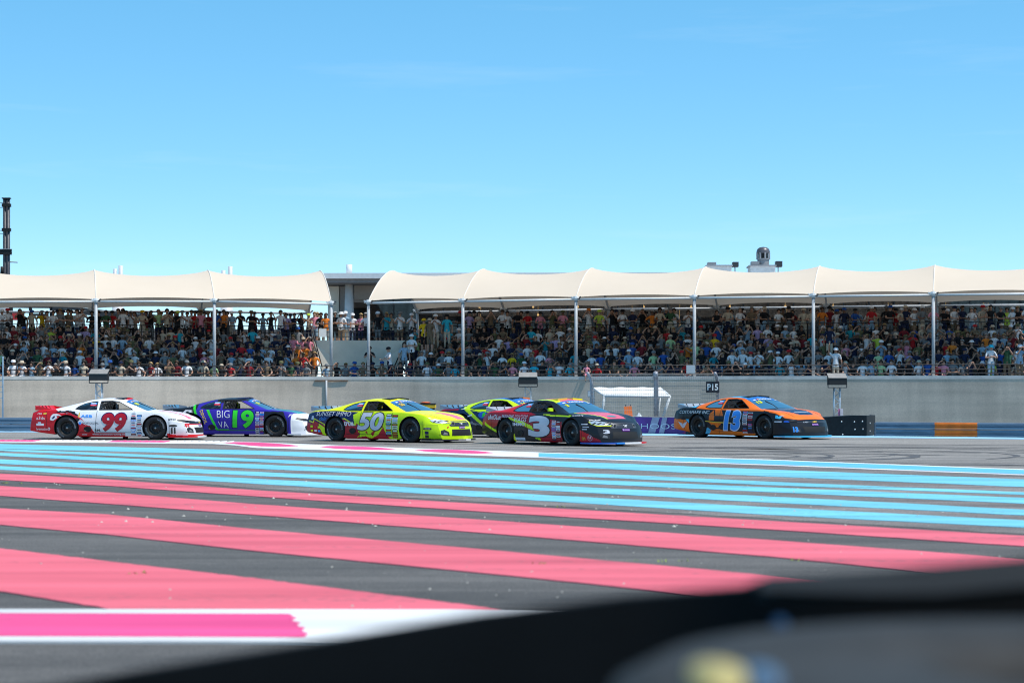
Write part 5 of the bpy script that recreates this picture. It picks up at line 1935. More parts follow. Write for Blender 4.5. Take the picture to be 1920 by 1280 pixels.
def tube_loop(pts, r, n=5):
    v, f = [], []
    m = len(pts)
    for i in range(m):
        p = Vector(pts[i])
        d = (Vector(pts[(i + 1) % m]) - Vector(pts[i - 1])).normalized()
        a = d.cross(Vector((0, 1, 0.2))).normalized()
        b = d.cross(a)
        for k in range(n):
            t = 2 * math.pi * k / n
            v.append(p + (a * math.cos(t) + b * math.sin(t)) * r)
    for i in range(m):
        for k in range(n):
            f.append((i * n + k, i * n + (k + 1) % n, ((i + 1) % m) * n + (k + 1) % n, ((i + 1) % m) * n + k))
    return v, f

WHEEL = {}
def make_wheel():
    tv = [(.205, .110), (.222, .132), (.262, .137), (.305, .130), (.332, .114), (.344, .085), (.345, 0), (.344, -.085), (.332, -.114), (.262, -.13), (.205, -.11)]
    mb = MB().lathe(tv, 56, closed=True)
    WHEEL['tyre'] = mesh('tyre', mb.v, mb.f, TYRE, smooth=True)
    mb = MB().lathe([(.207, .112), (.198, .118), (.190, .105), (.182, .04), (.150, .018), (.10, .03), (.07, .055), (.0, .055)], 48)
    mb.lathe([(.205, -.10), (.19, -.1), (.18, .0)], 32)
    WHEEL['rim'] = mesh('rim', mb.v, mb.f, RIM, smooth=True)
    mb = MB()
    for k in range(10):
        t = 2 * math.pi * k / 10
        M = Matrix.Translation((.135 * math.cos(t), .135 * math.sin(t), .027)) @ Matrix.Diagonal((.020, .020, 1, 1))
        mb.lathe([(0, .006), (.8, .005), (1, 0)], 8, M)
    WHEEL['rim_hole'] = mesh('rim_hole', mb.v, mb.f, BLACK, smooth=True)
    mb = MB().lathe([(.0, .088), (.022, .086), (.03, .075), (.03, .05)], 14)
    WHEEL['hub'] = mesh('hub', mb.v, mb.f, HUB, smooth=True)
    mb = MB().lathe([(.201, .1195), (.207, .1155), (.205, .121)], 40, closed=True)
    WHEEL['rim_edge'] = mesh('rim_edge', mb.v, mb.f, mat('rim_edge', (0.10, 0.09, 0.05), 0.5), smooth=True)
    # raised lettering bent round the sidewall
    for wi, a0 in enumerate((0.6, 0.6 + math.pi)):
        V, Fc = [], []
        v, f = text2d('HOOSIER', 0.01, 0, 1.1)
        n0 = len(V)
        for a, b in v:
            t = a0 - (a - .5) * 1.35
            r = .245 + .045 * b
            z = float(np.interp(r, [.222, .262, .305], [.132, .137, .130])) + .003
            V.append((r * math.cos(t), r * math.sin(t), z))
        Fc += [tuple(i + n0 for i in q) for q in f]
        WHEEL['tyre_lettering/%d' % wi] = mesh('tyre_lettering', V, Fc, TLET)
make_wheel()
RECT = lambda x0, x1, z0, z1: [(x0, z0), (x1, z0), (x1, z1), (x0, z1)]
GH = [(-1.95, .875), (-1.3, .872), (-.95, .852), (.66, .845), (1.25, .838), (1.25, 1.4), (-1.95, 1.4)]

# ---- 99: white and red
c = Car('white and red race car number 99 at the left of the pack', 209, 824, 6.5)
c.make_body([
    ('side', [(-2.6, 0), (-1.0, 0), (-1.0, .46), (-1.0, .62), (-1.2, .76), (-1.55, .80), (-1.75, .93), (-2.6, 1.0)], 'red'),
    ('top', [(-2.6, -1), (-1.85, -1), (-1.7, 1), (-2.6, 1)], 'red'),
    ('rear', RECT(-1, 1, 0, 1), 'red'),
    ('side', [(-1.1, 0), (1.0, 0), (1.0, .10), (.45, .10), (.45, .205), (-.50, .205), (-.62, .40), (-.85, .47), (-1.1, .47)], 'red'),
    ('side', [(1.7, 0), (2.7, 0), (2.7, .10), (1.72, .19)], 'red'),
    ('front', RECT(0, 1, 0, .16), 'red'),
    ('front', RECT(0, .9, .44, .485), 'red'),
    ('gtop', [(-.3, .05), (.36, .2), (.36, -.35), (.1, -.3)], 'red'),
    ('gtop', [(1.25, .1), (2.5, .25), (2.5, .45), (1.25, .3)], 'pink'),
    ('gtop', [(1.25, -.12), (2.5, -.3), (2.5, -.5), (1.25, -.3)], 'pink'),
], 'white')
c.decal('claw_graphic', [(-1.72, .80), (-1.55, .86), (-1.50, .835), (-1.42, .90), (-1.34, .865), (-1.25, .885), (-1.2, .84), (-1.1, .83), (-1.08, .78), (-1.0, .74), (-1.0, .68), (-.93, .60), (-1.0, .52), (-1.08, .66), (-1.22, .76), (-1.45, .80)], 'black', lay=1)
for k in range(4):
    x = -1.42 + .1 * k
    z = .845 - .045 * k
    c.decal('claw_stripe', [(x, z), (x + .22, z - .07), (x + .33, z - .19), (x + .21, z - .10)], 'red', lay=2)
hx, hz = -1.69, .66
c.decal('bird_head_logo', [(-1.86, .60), (-1.83, .70), (-1.77, .755), (-1.66, .765), (-1.56, .74), (-1.50, .69), (-1.60, .71), (-1.66, .70), (-1.63, .64), (-1.70, .60), (-1.76, .56), (-1.83, .57)], 'white', lay=2)
c.decal('bird_head_eye', [(-1.79, .64), (-1.74, .70), (-1.69, .69), (-1.72, .64), (-1.78, .61)], 'navy', lay=3)
c.text('FTR', (-2.27, -2.12, .745, .782), 'white', bold=.02, shear=.3)
c.decal('sponsor_mark', [(-2.08, .745), (-1.98, .745), (-1.96, .79), (-2.06, .79)], 'gold', lay=2)
c.text('a3ds', (-2.29, -2.02, .59, .685), 'white')
c.text('bremotion', (-2.29, -1.93, .275, .355), 'white', bold=.005)
c.text('»', (-1.92, -1.85, .275, .36), 'white', bold=.02)
c.decal('sponsor_mark', RECT(-2.29, -2.05, .41, .475), 'white', lay=2)
c.decal('sponsor_mark', RECT(-2.24, -2.14, .475, .52), 'silver', lay=2)
c.text('ASB', (-.92, -.56, .652, .735), 'skyblue', bold=.03)
c.decal('sponsor_mark', [(-1.0, .65), (-.95, .65), (-.94, .80), (-.97, .80)], 'gold', lay=2)
c.text('SPORTDIGITAL', (-.86, -.36, .455, .512), 'deepnavy', bold=.004)
c.decal('blue_globe_logo', [(-.93 + .045 * math.cos(t), .485 + .045 * math.sin(t)) for t in np.linspace(0, 6.28, 15)[:-1]], 'skyblue', lay=3)
c.text('www.bremotion-tuning.de', (-.56, .43, .122, .188), 'white', bold=.012)
c.text('RM.', (-.48, -.30, .24, .315), 'charcoal', bold=.01)
c.text('4RSG', (-.88, -.72, .135, .17), 'white', bold=.01, shear=.3)
c.text('99', (-.26, .49, .235, .785), 'darkred', bold=.045, shear=.12, name='race_number', edge='navy', lay=2)
c.stickers(.62, .98, .11, .79, 3)
c.text('MTC!', (1.78, 2.02, .575, .625), 'charcoal', bold=.02)
c.decal('sponsor_oval', [(1.94 + .15 * math.cos(t), .415 + .035 * math.sin(t)) for t in np.linspace(0, 6.28, 15)[:-1]], 'charcoal', lay=2)
c.decal('sponsor_mark', RECT(1.87, 1.93, .18, .36), 'charcoal', lay=2)
c.decal('sponsor_mark', RECT(1.97, 2.03, .18, .36), 'charcoal', lay=2)
c.text('99', (-.78, -.63, .36, .44), 'red', 'front', bold=.03)
c.exhaust(); c.front('camaro', [('red', .25), ('white', .7), ('red', 1.0)]); c.headlights('camaro'); c.spoiler('red'); c.roof('black', 'red'); c.screen_number('99'); c.flags(); c.wheels()
CARS = [c]

# ---- 19: violet, black and green
c = Car('violet and black race car number 19 with green stripes and white nose', 439, 819, 9.0)
c.make_body([
    ('side', [(-2.6, 0), (-1.0, 0), (-1.22, .60), (-1.45, 1.3), (-2.6, 1.3)], 'black'),
    ('top', RECT(-2.6, -1.2, -1, 1), 'black'),
    ('gtop', RECT(-1.2, .4, -1, 1), 'black'),
    ('side', [(-.6, 1.05), (.5, 1.15), (.5, 1.3), (-.6, 1.3)], 'black'),
    ('side', [(-1.47, 1.3), (-1.39, 1.3), (-1.15, .60), (-1.0, .10), (-1.07, .10), (-1.22, .60)], 'green'),
    ('side', [(-.90, .86), (-.81, .86), (-.50, .235), (1.0, .225), (1.0, .19), (-.55, .195)], 'green'),
    ('side', [(.98, 0), (1.78, 0), (1.75, .5), (1.60, .80), (1.0, .80)], 'black'),
    ('side', [(1.98, 0), (2.7, 0), (2.7, .9), (2.12, .9), (2.0, .60)], 'white'),
    ('front', RECT(0, 1, 0, 1), 'white'),
    ('top', RECT(2.05, 2.7, -1, 1), 'white'),
    ('gtop', RECT(1.15, 2.1, -.5, .5), 'teal'),
], 'violet')
c.text('19', (-.02, .66, .28, .84), 'green', bold=.04, name='race_number', edge='navy')
c.text('BIG', (-.55, -.12, .60, .83), 'white', bold=-.01, shear=-.1)
c.text('VA', (-.50, -.15, .29, .49), 'white', bold=-.012, shear=-.3)
c.text('DINOIL', (-1.20, -.74, .575, .675), 'gold', bold=.01, rot=math.radians(-66))
c.text('R', (-1.66, -1.31, .765, .845), 'white', bold=.03, shear=.2)
c.text('MAGIC', (-2.24, -1.98, .775, .835), 'white', bold=.02)
c.text('CP', (-1.62, -1.34, .935, 1.0), 'white', bold=.005, shear=.3)
c.text('JP7', (1.79, 1.97, .63, .71), 'white', bold=.02, shear=.3)
c.stickers(.72, 1.0, .12, .80, 9)
c.exhaust(); c.front('camaro', [('white', 1.0)]); c.headlights('camaro'); c.spoiler(); c.roof('navy'); c.screen_number('19'); c.flags(); c.wheels()
CARS.append(c)

# ---- 50: fluorescent yellow
c = Car('fluorescent yellow race car number 50 with navy and red rear', 701, 828.5, 34.5)
JAG = [(-2.6, .55), (-2.18, .50), (-2.13, .60), (-1.72, .44), (-1.1, .44), (-1.1, .62), (-.98, .60), (-.62, .44), (-.55, .52)]
c.make_body([
    ('side', [(-2.6, .5), (-.6, .4), (-.70, .76), (-.50, .86), (-.9, .865), (-1.25, .885), (-2.6, .86)], 'navy'),
    ('side', [(-2.6, 0)] + [(1.0, 0), (.62, .10), (.45, .33), (.40, .44), (.30, .50), (.0, .28), (-.10, .20), (-.2, .32), (-.32, .18), (-.5, .27), (-.45, .45)] + JAG[::-1], 'darkred'),
    ('rear', RECT(0, 1, 0, .55), 'darkred'),
    ('rear', RECT(0, 1, .55, .8), 'navy'),
    ('side', [(-1.68, .10), (-1.72, .38), (-1.95, .52), (-1.82, .2)], 'lime'),
    ('side', [(-.56, .12), (-.30, .33), (-.18, .22), (-.12, .33), (.02, .15), (.12, .32), (.40, .42), (.20, .20), (-.05, .10), (-.25, .17)], 'lime'),
    ('side', [(1.6, 0), (2.7, 0), (2.7, .115), (1.72, .13)], 'black'),
    ('gtop', [(1.45, -.10), (2.45, .02), (2.45, .50), (1.6, .34)], 'pink'),
    ('side', GH, 'yellow'),
    ('top', RECT(-2.6, 2.7, -1, 1), 'yellow'),
    ('gtop', [(1.45, -.10), (2.45, .02), (2.45, .50), (1.6, .34)], 'pink'),
], 'lime')  # shade of the yellow car's sides is put into this greener base
c.decal('jagged_line', [(-2.38, .565), (-2.17, .52), (-2.125, .625), (-1.72, .465), (-1.72, .49), (-2.145, .66), (-2.19, .55), (-2.38, .60)], 'yellow', lay=1)
c.decal('jagged_line', [(-1.08, .66), (-1.06, .645), (-.98, .63), (-.63, .465), (-.55, .545), (-.55, .57), (-.64, .50), (-.98, .665)], 'yellow', lay=2)
c.text('SUNSET IMMO', (-2.08, -.78, .725, .845), 'white', bold=-.004, shear=.25)
c.text('clair', (-1.93, -1.66, .60, .70), 'skyblue', bold=-.004)
c.text('true.', (-1.0, -.62, .45, .585), 'white', bold=.03, lay=4)
c.text('50', (-.53, .42, .33, .825), 'silver', bold=.04, shear=.22, name='race_number', edge='black', lay=3)  # white numerals with their shade put into a lilac grey
c.stickers(.50, .95, .12, .79, 17)
c.decal('sponsor_mark', RECT(-2.26, -2.16, .62, .72), 'silver', lay=2)
for x, z, k in ((-2.25, .42, 'lime'), (-2.10, .40, 'red'), (-1.95, .40, 'lime'), (-2.25, .30, 'yellow'), (-2.1, .30, 'white'), (-1.96, .29, 'skyblue')):
    c.decal('sponsor_mark', RECT(x - .05, x + .05, z - .03, z + .03), k, lay=2, step=.2)
c.decal('sponsor_oval', [(1.98 + .15 * math.cos(t), .395 + .032 * math.sin(t)) for t in np.linspace(0, 6.28, 15)[:-1]], 'charcoal', lay=2)
c.text('HOOSIER', (1.90, 2.08, .385, .412), 'white', bold=.01, lay=3)
c.decal('sponsor_mark', RECT(1.90, 2.02, .24, .32), 'navy', lay=2)
c.decal('sponsor_mark', RECT(1.90, 2.02, .14, .22), 'charcoal', lay=2)
c.decal('scrape_mark', [(-.56, .42), (-.52, .46), (-.49, .45), (-.53, .40)], 'red', 'front', 3)
c.exhaust(); c.front('mustang', [('charcoal', .35), ('grey', .5), ('white', .62), ('charcoal', 1.0)]); c.headlights('mustang'); c.spoiler(); c.roof('black'); c.screen_number('50', 'gold'); c.flags(); c.wheels()
CARS.append(c)

# ---- lime and navy car behind
c = Car('navy race car with lime green window frames behind the number 3 car', 934, 820.5, 37.0)
c.make_body([
    ('side', GH, 'lime'),
    ('side', [(-2.6, .75), (-1.25, .90), (-1.5, 1.3), (-2.6, 1.3)], 'deepnavy'),
    ('side', [(-2.35, .78), (-1.55, .84), (-1.5, .88), (-2.3, .86)], 'darkred'),
    ('side', [(-1.35, .96), (-1.22, .96), (-.4, .36), (-.4, .26), (-1.35, .90)], 'lime'),
    ('side', [(-1.0, .0), (-.4, .0), (1.0, .0), (1.0, .4), (-.4, .30), (-.9, .52)], 'charcoal'),
    ('side', [(-.85, .845), (-1.05, .835), (-.6, .78), (1.0, .78), (1.0, .845)], 'lime'),
    ('gtop', RECT(-.75, .4, -1, 1), 'bluetop'),
    ('side', RECT(-1.0, 1.0, 0, .13), 'black'),
], 'deepnavy')
c.decal('globe_logo', [(-.55 + .17 * math.cos(t), .70 + .105 * math.sin(t)) for t in np.linspace(0, 6.28, 21)[:-1]], 'blue', lay=2)
c.decal('globe_land', [(-.58, .62), (-.47, .66), (-.44, .74), (-.50, .79), (-.56, .74), (-.55, .68)], 'green', lay=3)
c.text('illumix', (-1.02, -.55, .38, .47), 'silver', bold=-.01, rot=-.18)
c.text('Sax', (-.42, -.24, .50, .56), 'white', bold=.01, rot=-.15)
c.decal('leaf_mark', [(-1.42, .86), (-1.30, .90), (-1.22, .93), (-1.30, .875)], 'frost', lay=2)
c.decal('sponsor_mark', [(-1.13, .66), (-.97, .72), (-.95, .69), (-1.11, .63)], 'frost', lay=2)
c.exhaust(); c.front('mustang', [('black', 1.0)]); c.headlights('mustang'); c.spoiler(); c.roof('black', 'orange'); c.screen_number('14'); c.flags(); c.wheels()
CARS.append(c)

# ---- 3: black and dark red
c = Car('black and dark red race car number 3 with tricolour splitter', 1012, 834, 50.5)
c.make_body([
    ('side', [(-2.6, .55), (-1.85, .44), (-1.70, .50), (-1.6, .70), (-1.1, .66), (-.35, .42), (-.1, .25), (.2, .0), (1.0, 0), (1.0, .62), (.45, .70), (-.1, .80), (-.35, .86), (-2.6, .9)], 'darkred'),
    ('side', [(-1.95, .85), (-1.25, .845), (-.42, .85), (-.75, .90), (-1.05, 1.06), (-1.4, 1.04), (-2.6, .95), (-2.6, .87)], 'red'),
    ('top', RECT(-2.6, -1.3, -1, 1), 'red'),
    ('side', [(-1.05, .9), (-.75, 1.2), (-1.0, 1.2), (-1.5, 1.05), (-1.3, .9)], 'red'),
    ('side', [(-2.25, .60), (-1.72, .36), (-1.74, .30), (-2.25, .52)], 'lime'),
    ('side', [(-1.25, .70), (-.60, .52), (-.24, .40), (-.10, .17), (.12, .12), (.10, .18), (-.05, .26), (-.22, .50), (-.60, .62), (-1.2, .735)], 'lime'),
    ('side', [(.15, .815), (.60, .755), (1.3, .76), (1.35, .80), (.70, .80), (.3, .82)], 'lime'),
    ('side', [(1.70, 0), (2.7, 0), (2.7, .10), (2.3, .33), (1.72, .42)], 'red'),
    ('side', [(-.98, 0), (-.86, 0), (-.95, .28), (-1.0, .3)], 'yellow'),
    ('gtop', [(-.6, -.6), (.36, -.6), (.36, -.40), (-.6, -.42)], 'lime'),
    ('gtop', [(-.6, -.42), (.36, -.40), (.36, .45), (-.6, .4)], 'coral'),
    ('gtop', [(-.6, .4), (.36, .45), (.36, .7), (-.6, .7)], 'yellow'),
    ('gtop', [(1.12, -.58), (1.8, -.34), (2.22, -.30), (2.22, .34), (1.8, .42), (1.12, .60)], 'coral'),
    ('gtop', [(1.12, -.64), (1.8, -.39), (2.22, -.35), (2.22, -.30), (1.8, -.34), (1.12, -.58)], 'lime'),
], 'black')
c.text('cArtOLux', (-2.13, -1.53, .655, .795), 'white', bold=.02, shear=.1)
c.text('PACKAGING', (-1.50, -1.0, .715, .79), 'silver', bold=.02, shear=.1)
c.text('SOLUTIONS', (-.94, -.42, .74, .79), 'silver', bold=-.005, lay=3)
c.text('MAGS', (-.95, -.46, .61, .73), 'white', bold=0.0, lay=3)
c.text('IMMO', (-1.0, -.50, .50, .585), 'silver', bold=.03, lay=3)
c.text('3', (-.36, .52, .215, .775), 'silver', bold=.055, name='race_number', edge='black', lay=3)
c.stickers(.60, .97, .11, .66, 23)
c.decal('sponsor_mark', RECT(-.92, -.52, .12, .19), 'silver', lay=2)
c.text('3', (-.66, -.50, .33, .43), 'silver', 'front', bold=.04, lay=3)
c.decal('sponsor_ring', [(2.10 + .085 * math.cos(t), .22 + .075 * math.sin(t)) for t in np.linspace(0, 6.28, 17)[:-1]], 'silver', lay=2)
c.decal('sponsor_ring_centre', [(2.10 + .075 * math.cos(t), .22 + .065 * math.sin(t)) for t in np.linspace(0, 6.28, 17)[:-1]], 'red', lay=3)
c.text('U', (2.06, 2.14, .20, .26), 'white', bold=.03, lay=4)
c.text('m', (1.82, 1.93, .16, .24), 'gold', bold=0, lay=2)
c.text('MAGICA', (1.38, 1.72, .775, .805), 'white', bold=.01)
c.text('BOB', (2.0, 2.2, .66, .69), 'white', bold=.02)
c.decal('sponsor_mark', RECT(1.80, 2.0, .56, .585), 'silver', lay=2)
c.decal('sponsor_mark', RECT(1.86, 2.06, .49, .515), 'silver', lay=2)
c.decal('sponsor_mark', RECT(1.84, 2.0, .43, .455), 'silver', lay=2)
c.decal('hood_logo', [(1.95 + .10 * math.cos(t), .16 * math.sin(t)) for t in np.linspace(0, 6.28, 15)[:-1]], 'teal', 'top', 2)
c.exhaust(); c.front('mustang', [('blue', .30), ('skyblue', .42), ('white', .74), ('red', 1.0)]); c.headlights('mustang', 'yellow'); c.spoiler(); c.roof('gold', 'yellow'); c.screen_number('3'); c.flags(); c.mirror('lime'); c.wheels()
CARS.append(c)

# ---- 13: orange and black
c = Car('orange and black race car number 13 leading on the right', 1373, 821.5, 51.0, 1.045)
c.make_body([
    ('side', [(-1.45, .86), (-.9, .83), (1.0, .80), (1.3, .78), (1.3, 1.4), (-1.0, 1.4), (-1.25, 1.06), (-1.4, 1.0)], 'orange'),
    ('side', [(-2.6, 0), (-1.72, .0), (-1.72, .38), (-1.85, .52), (-2.6, .56)], 'orange'),
    ('rear', RECT(0, 1, 0, .52), 'orange'),
    ('side', [(-.95, 0), (1.0, 0), (1.0, .16), (.3, .20), (-.5, .26), (-.8, .26)], 'orange'),
    ('side', [(-.68, .84), (-.42, .84), (-.30, .66), (-.62, .66)], 'orange'),
    ('side', [(-.72, .82), (-.66, .60), (-.66, .52), (-.88, .52), (-.86, .70)], 'orange'),
    ('side', [(-.90, .48), (-.32, .47), (-.52, .30), (-.72, .34)], 'orange'),
    ('side', [(-1.08, .11), (-.90, .11), (-.78, .22), (-.92, .30), (-1.06, .24)], 'cyan'),
    ('side', [(-1.86, .54), (-1.74, .54), (-1.70, .40)], 'cyan'),
    ('side', [(-1.75, .90), (-1.50, .89), (-1.42, 1.1), (-1.55, 1.1)], 'cyan'),
    ('top', [(1.5, .55), (2.25, .30), (2.7, .0), (2.7, 1), (1.1, 1), (1.1, .62)], 'orange'),
    ('gtop', [(2.28, -.6), (2.6, -.6), (2.6, .6), (2.28, .6)], 'orange'),
    ('top', [(1.1, 0), (1.5, .55), (2.25, .30), (2.3, 0)], 'deepnavy'),
    ('gtop', RECT(-.85, .4, -1, 1), 'bluetop'),
    ('gtop', [(-.5, -.55), (.2, -.50), (.3, -.30), (-.3, -.35)], 'cyan'),
    ('gtop', RECT(-.95, -.6, -1, 1), 'orange'),
    ('side', [(1.35, .80), (2.0, .70), (2.5, .60), (2.58, .58), (2.4, .66), (1.7, .9), (1.2, .9)], 'orange'),
], 'black')
c.decal('cyan_band', [(1.82, .60), (1.98, .585), (2.06, .66), (1.80, .69)], 'cyan', lay=1)
c.text('COSTAMARE INC.', (-2.17, -.86, .705, .80), 'white', bold=0.0, shear=.15)
c.text('13', (-.27, .42, .235, .80), 'skyblue', bold=.055, shear=.14, name='race_number', edge='frost', lay=3)
c.stickers(.50, .93, .14, .78, 31)
c.decal('winged_logo', [(-2.22, .47), (-2.02, .41), (-2.0, .30), (-1.98, .41), (-1.80, .47), (-1.86, .38), (-1.96, .28), (-2.04, .28), (-2.14, .38)], 'silver', lay=2)
c.decal('splash_stripe', [(-1.02, .505), (-.6, .475), (.05, .46), (.05, .43), (-.6, .45), (-1.02, .48)], 'gold', lay=2)
c.text('13', (-.73, -.60, .21, .36), 'skyblue', 'front', bold=.05, lay=3)
c.decal('sponsor_mark', RECT(1.80, 2.05, .485, .52), 'silver', lay=2)
c.decal('sponsor_mark', RECT(2.12, 2.30, .49, .53), 'blue', lay=2)
c.text('VAN', (-.42, -.25, .475, .51), 'frost', 'front', bold=0, lay=3)
c.decal('hood_line', [(1.35, -.45), (1.40, -.45), (1.40, .45), (1.35, .45)], 'silver', 'top', 2)
c.decal('hood_line', [(1.95, -.30), (2.0, -.30), (2.0, .30), (1.95, .30)], 'frost', 'top', 2)
c.exhaust(); c.front('camaro', [('cyan', 1.0)]); c.headlights('camaro'); c.spoiler(); c.roof('black'); c.screen_number('13'); c.flags(); c.wheels()
CARS.append(c)
# ================================================================ PEOPLE
SKINS = {'fair': (0.50, 0.29, 0.21), 'tanned': (0.38, 0.20, 0.13), 'brown': (0.20, 0.10, 0.065)}
CLOTH = {'white': (0.74, 0.74, 0.76), 'black': (0.016, 0.016, 0.019), 'navy': (0.016, 0.022, 0.055), 'grey': (0.19, 0.20, 0.21), 'red': (0.46, 0.022, 0.028), 'dark red': (0.19, 0.018, 0.025), 'blue': (0.025, 0.09, 0.32), 'light blue': (0.27, 0.40, 0.52), 'teal': (0.02, 0.25, 0.31), 'green': (0.04, 0.10, 0.05), 'light green': (0.40, 0.58, 0.30), 'lime': (0.45, 0.60, 0.08), 'yellow': (0.76, 0.48, 0.02), 'orange': (0.70, 0.20, 0.03), 'pink': (0.68, 0.26, 0.34), 'lilac': (0.42, 0.32, 0.54), 'beige': (0.52, 0.44, 0.34), 'brown': (0.18, 0.13, 0.085), 'olive': (0.13, 0.13, 0.065), 'turquoise': (0.03, 0.42, 0.55)}
HAIRS = {'dark': (0.015, 0.010, 0.008), 'brown': (0.06, 0.033, 0.018), 'blond': (0.36, 0.24, 0.10), 'grey': (0.32, 0.31, 0.30)}
def skm(k):
    return mat('skin_' + k, SKINS[k], 0.6, var=0.06)
def clm(k):
    return mat('cloth_' + k.replace(' ', '_'), CLOTH[k], 0.9, var=0.15, scale=9, spec=0.2)
def hrm(k):
    return mat('hair_' + k, HAIRS[k], 0.6, var=0.25, scale=40)
SHOEM = mat('shoe_leather', (0.10, 0.10, 0.10), 0.7, var=0.5, scale=2)

def body_pose(kind, arms):
    """Joint graph of a figure facing -y: name -> (pos, radius); edges; slot of each edge."""
    J, E = {}, []
    sit = kind == 'sit'
    h = 0.50 if sit else 0.93
    ly = 0.06 if sit else 0.0
    fw = -0.05 if arms in ('lean', 'fold_sit') else 0.0
    def add(n, p, r):
        J[n] = (Vector(p), r)
    add('pelvis', (0, ly, h), 0.135)
    add('waist', (0, ly + fw * .5, h + .17), 0.125)
    add('chest', (0, ly + fw, h + .36), 0.145)
    add('upper', (0, ly + fw, h + .49), 0.115)
    add('neck', (0, ly + fw - .01, h + .575), 0.055)
    add('jaw', (0, ly + fw - .03, h + .635), 0.078)
    add('head', (0, ly + fw - .03, h + .715), 0.102)
    add('crown', (0, ly + fw - .02, h + .795), 0.070)
    add('nose', (0, ly + fw - .135, h + .69), 0.014)
    E += [('pelvis', 'waist', 1), ('waist', 'chest', 1), ('chest', 'upper', 1), ('upper', 'neck', 0), ('neck', 'jaw', 0), ('jaw', 'head', 0), ('head', 'crown', 0), ('head', 'nose', 0)]
    A = {
        'lean': ((.27, -.13, .24), (.17, -.36, .22), (.10, -.42, .22)),
        'fold': ((.29, -.06, .22), (.06, -.23, .27), (-.05, -.22, .29)),
        'fold_sit': ((.29, -.10, .22), (.08, -.26, .20), (-.02, -.26, .20)),
        'down': ((.27, .03, .22), (.27, -.03, .0), (.26, -.06, -.07)),
        'photo': ((.24, -.24, .38), (.09, -.27, .62), (.05, -.27, .69)),
        'clap': ((.28, -.13, .27), (.08, -.31, .42), (.03, -.34, .48)),
        'hips': ((.42, .05, .28), (.20, -.03, .10), (.14, -.08, .09)),
        'lap': ((.27, -.02, .22), (.15, -.25, .14), (.08, -.31, .13)),
        'knees': ((.29, -.14, .24), (.18, -.36, .10), (.14, -.42, .09)),
    }
    for s, n in ((1, 'l'), (-1, 'r')):
        key = arms
        if arms == 'wave':
            key = 'down'
        if arms == 'shade':
            key = 'lap'
        if arms == 'shade_up':
            key = 'down'
        e, w_, hd = A[key]
        if s == -1 and arms == 'wave':
            e, w_, hd = (.34, -.02, .66), (.33, -.06, .92), (.31, -.07, 1.0)
        if s == -1 and arms in ('shade', 'shade_up'):
            e, w_, hd = (.34, -.20, .50), (.17, -.17, .74), (.08, -.16, .78)
        add('sh' + n, (s * .185, ly + fw + .005, h + .475), 0.066)
        o = lambda p: (s * p[0], ly + fw + p[1], h + p[2])
        mid = Vector((s * .185, ly + fw, h + .475)).lerp(Vector(o(e)), .55)
        add('ua' + n, mid, 0.052)
        add('el' + n, o(e), 0.043)
        add('wr' + n, o(w_), 0.031)
        add('hd' + n, o(hd), 0.036)
        d = (Vector(o(hd)) - Vector(o(w_))).normalized()
        tip = Vector(o(hd)) + d * .085
        add('fi' + n, tip, 0.016)
        side = d.cross(Vector((0, 0, 1)))
        if side.length < .1:
            side = Vector((1, 0, 0))
        side = side.normalized() * (-s)
        for q, k in enumerate((-.022, .022)):
            add('fa%d' % q + n, Vector(o(hd)) + d * (.075 - .01 * q) + side * k, 0.011)
        add('th' + n, Vector(o(hd)) + d * .02 + side * .055, 0.013)
        E += [('upper', 'sh' + n, 1), ('sh' + n, 'ua' + n, 5), ('ua' + n, 'el' + n, 0), ('el' + n, 'wr' + n, 0), ('wr' + n, 'hd' + n, 0), ('hd' + n, 'fi' + n, 0), ('hd' + n, 'th' + n, 0), ('hd' + n, 'fa0' + n, 0), ('hd' + n, 'fa1' + n, 0)]
        if sit:
            add('hip' + n, (s * .10, .03, .49), 0.098)
            add('kn' + n, (s * .15, -.39, .50), 0.068)
            add('cf' + n, (s * .15, -.385, .32), 0.058)
            add('an' + n, (s * .14, -.37, .09), 0.042)
            add('to' + n, (s * .15, -.54, .045), 0.038)
        else:
            add('hip' + n, (s * .095, 0, .86), 0.098)
            add('kn' + n, (s * .10, -.015, .49), 0.062)
            add('cf' + n, (s * .105, .01, .33), 0.058)
            add('an' + n, (s * .105, .02, .09), 0.042)
            add('to' + n, (s * .125, -.15, .045), 0.038)
        E += [('pelvis', 'hip' + n, 2), ('hip' + n, 'kn' + n, 2), ('kn' + n, 'cf' + n, 4), ('cf' + n, 'an' + n, 4), ('an' + n, 'to' + n, 3)]
    return J, E

def seg_d(P, a, b):
    d = b - a
    t = np.clip(((P - a) @ d) / max(float(d @ d), 1e-9), 0, 1)
    return np.linalg.norm(P - (a + t[:, None] * d), axis=1)

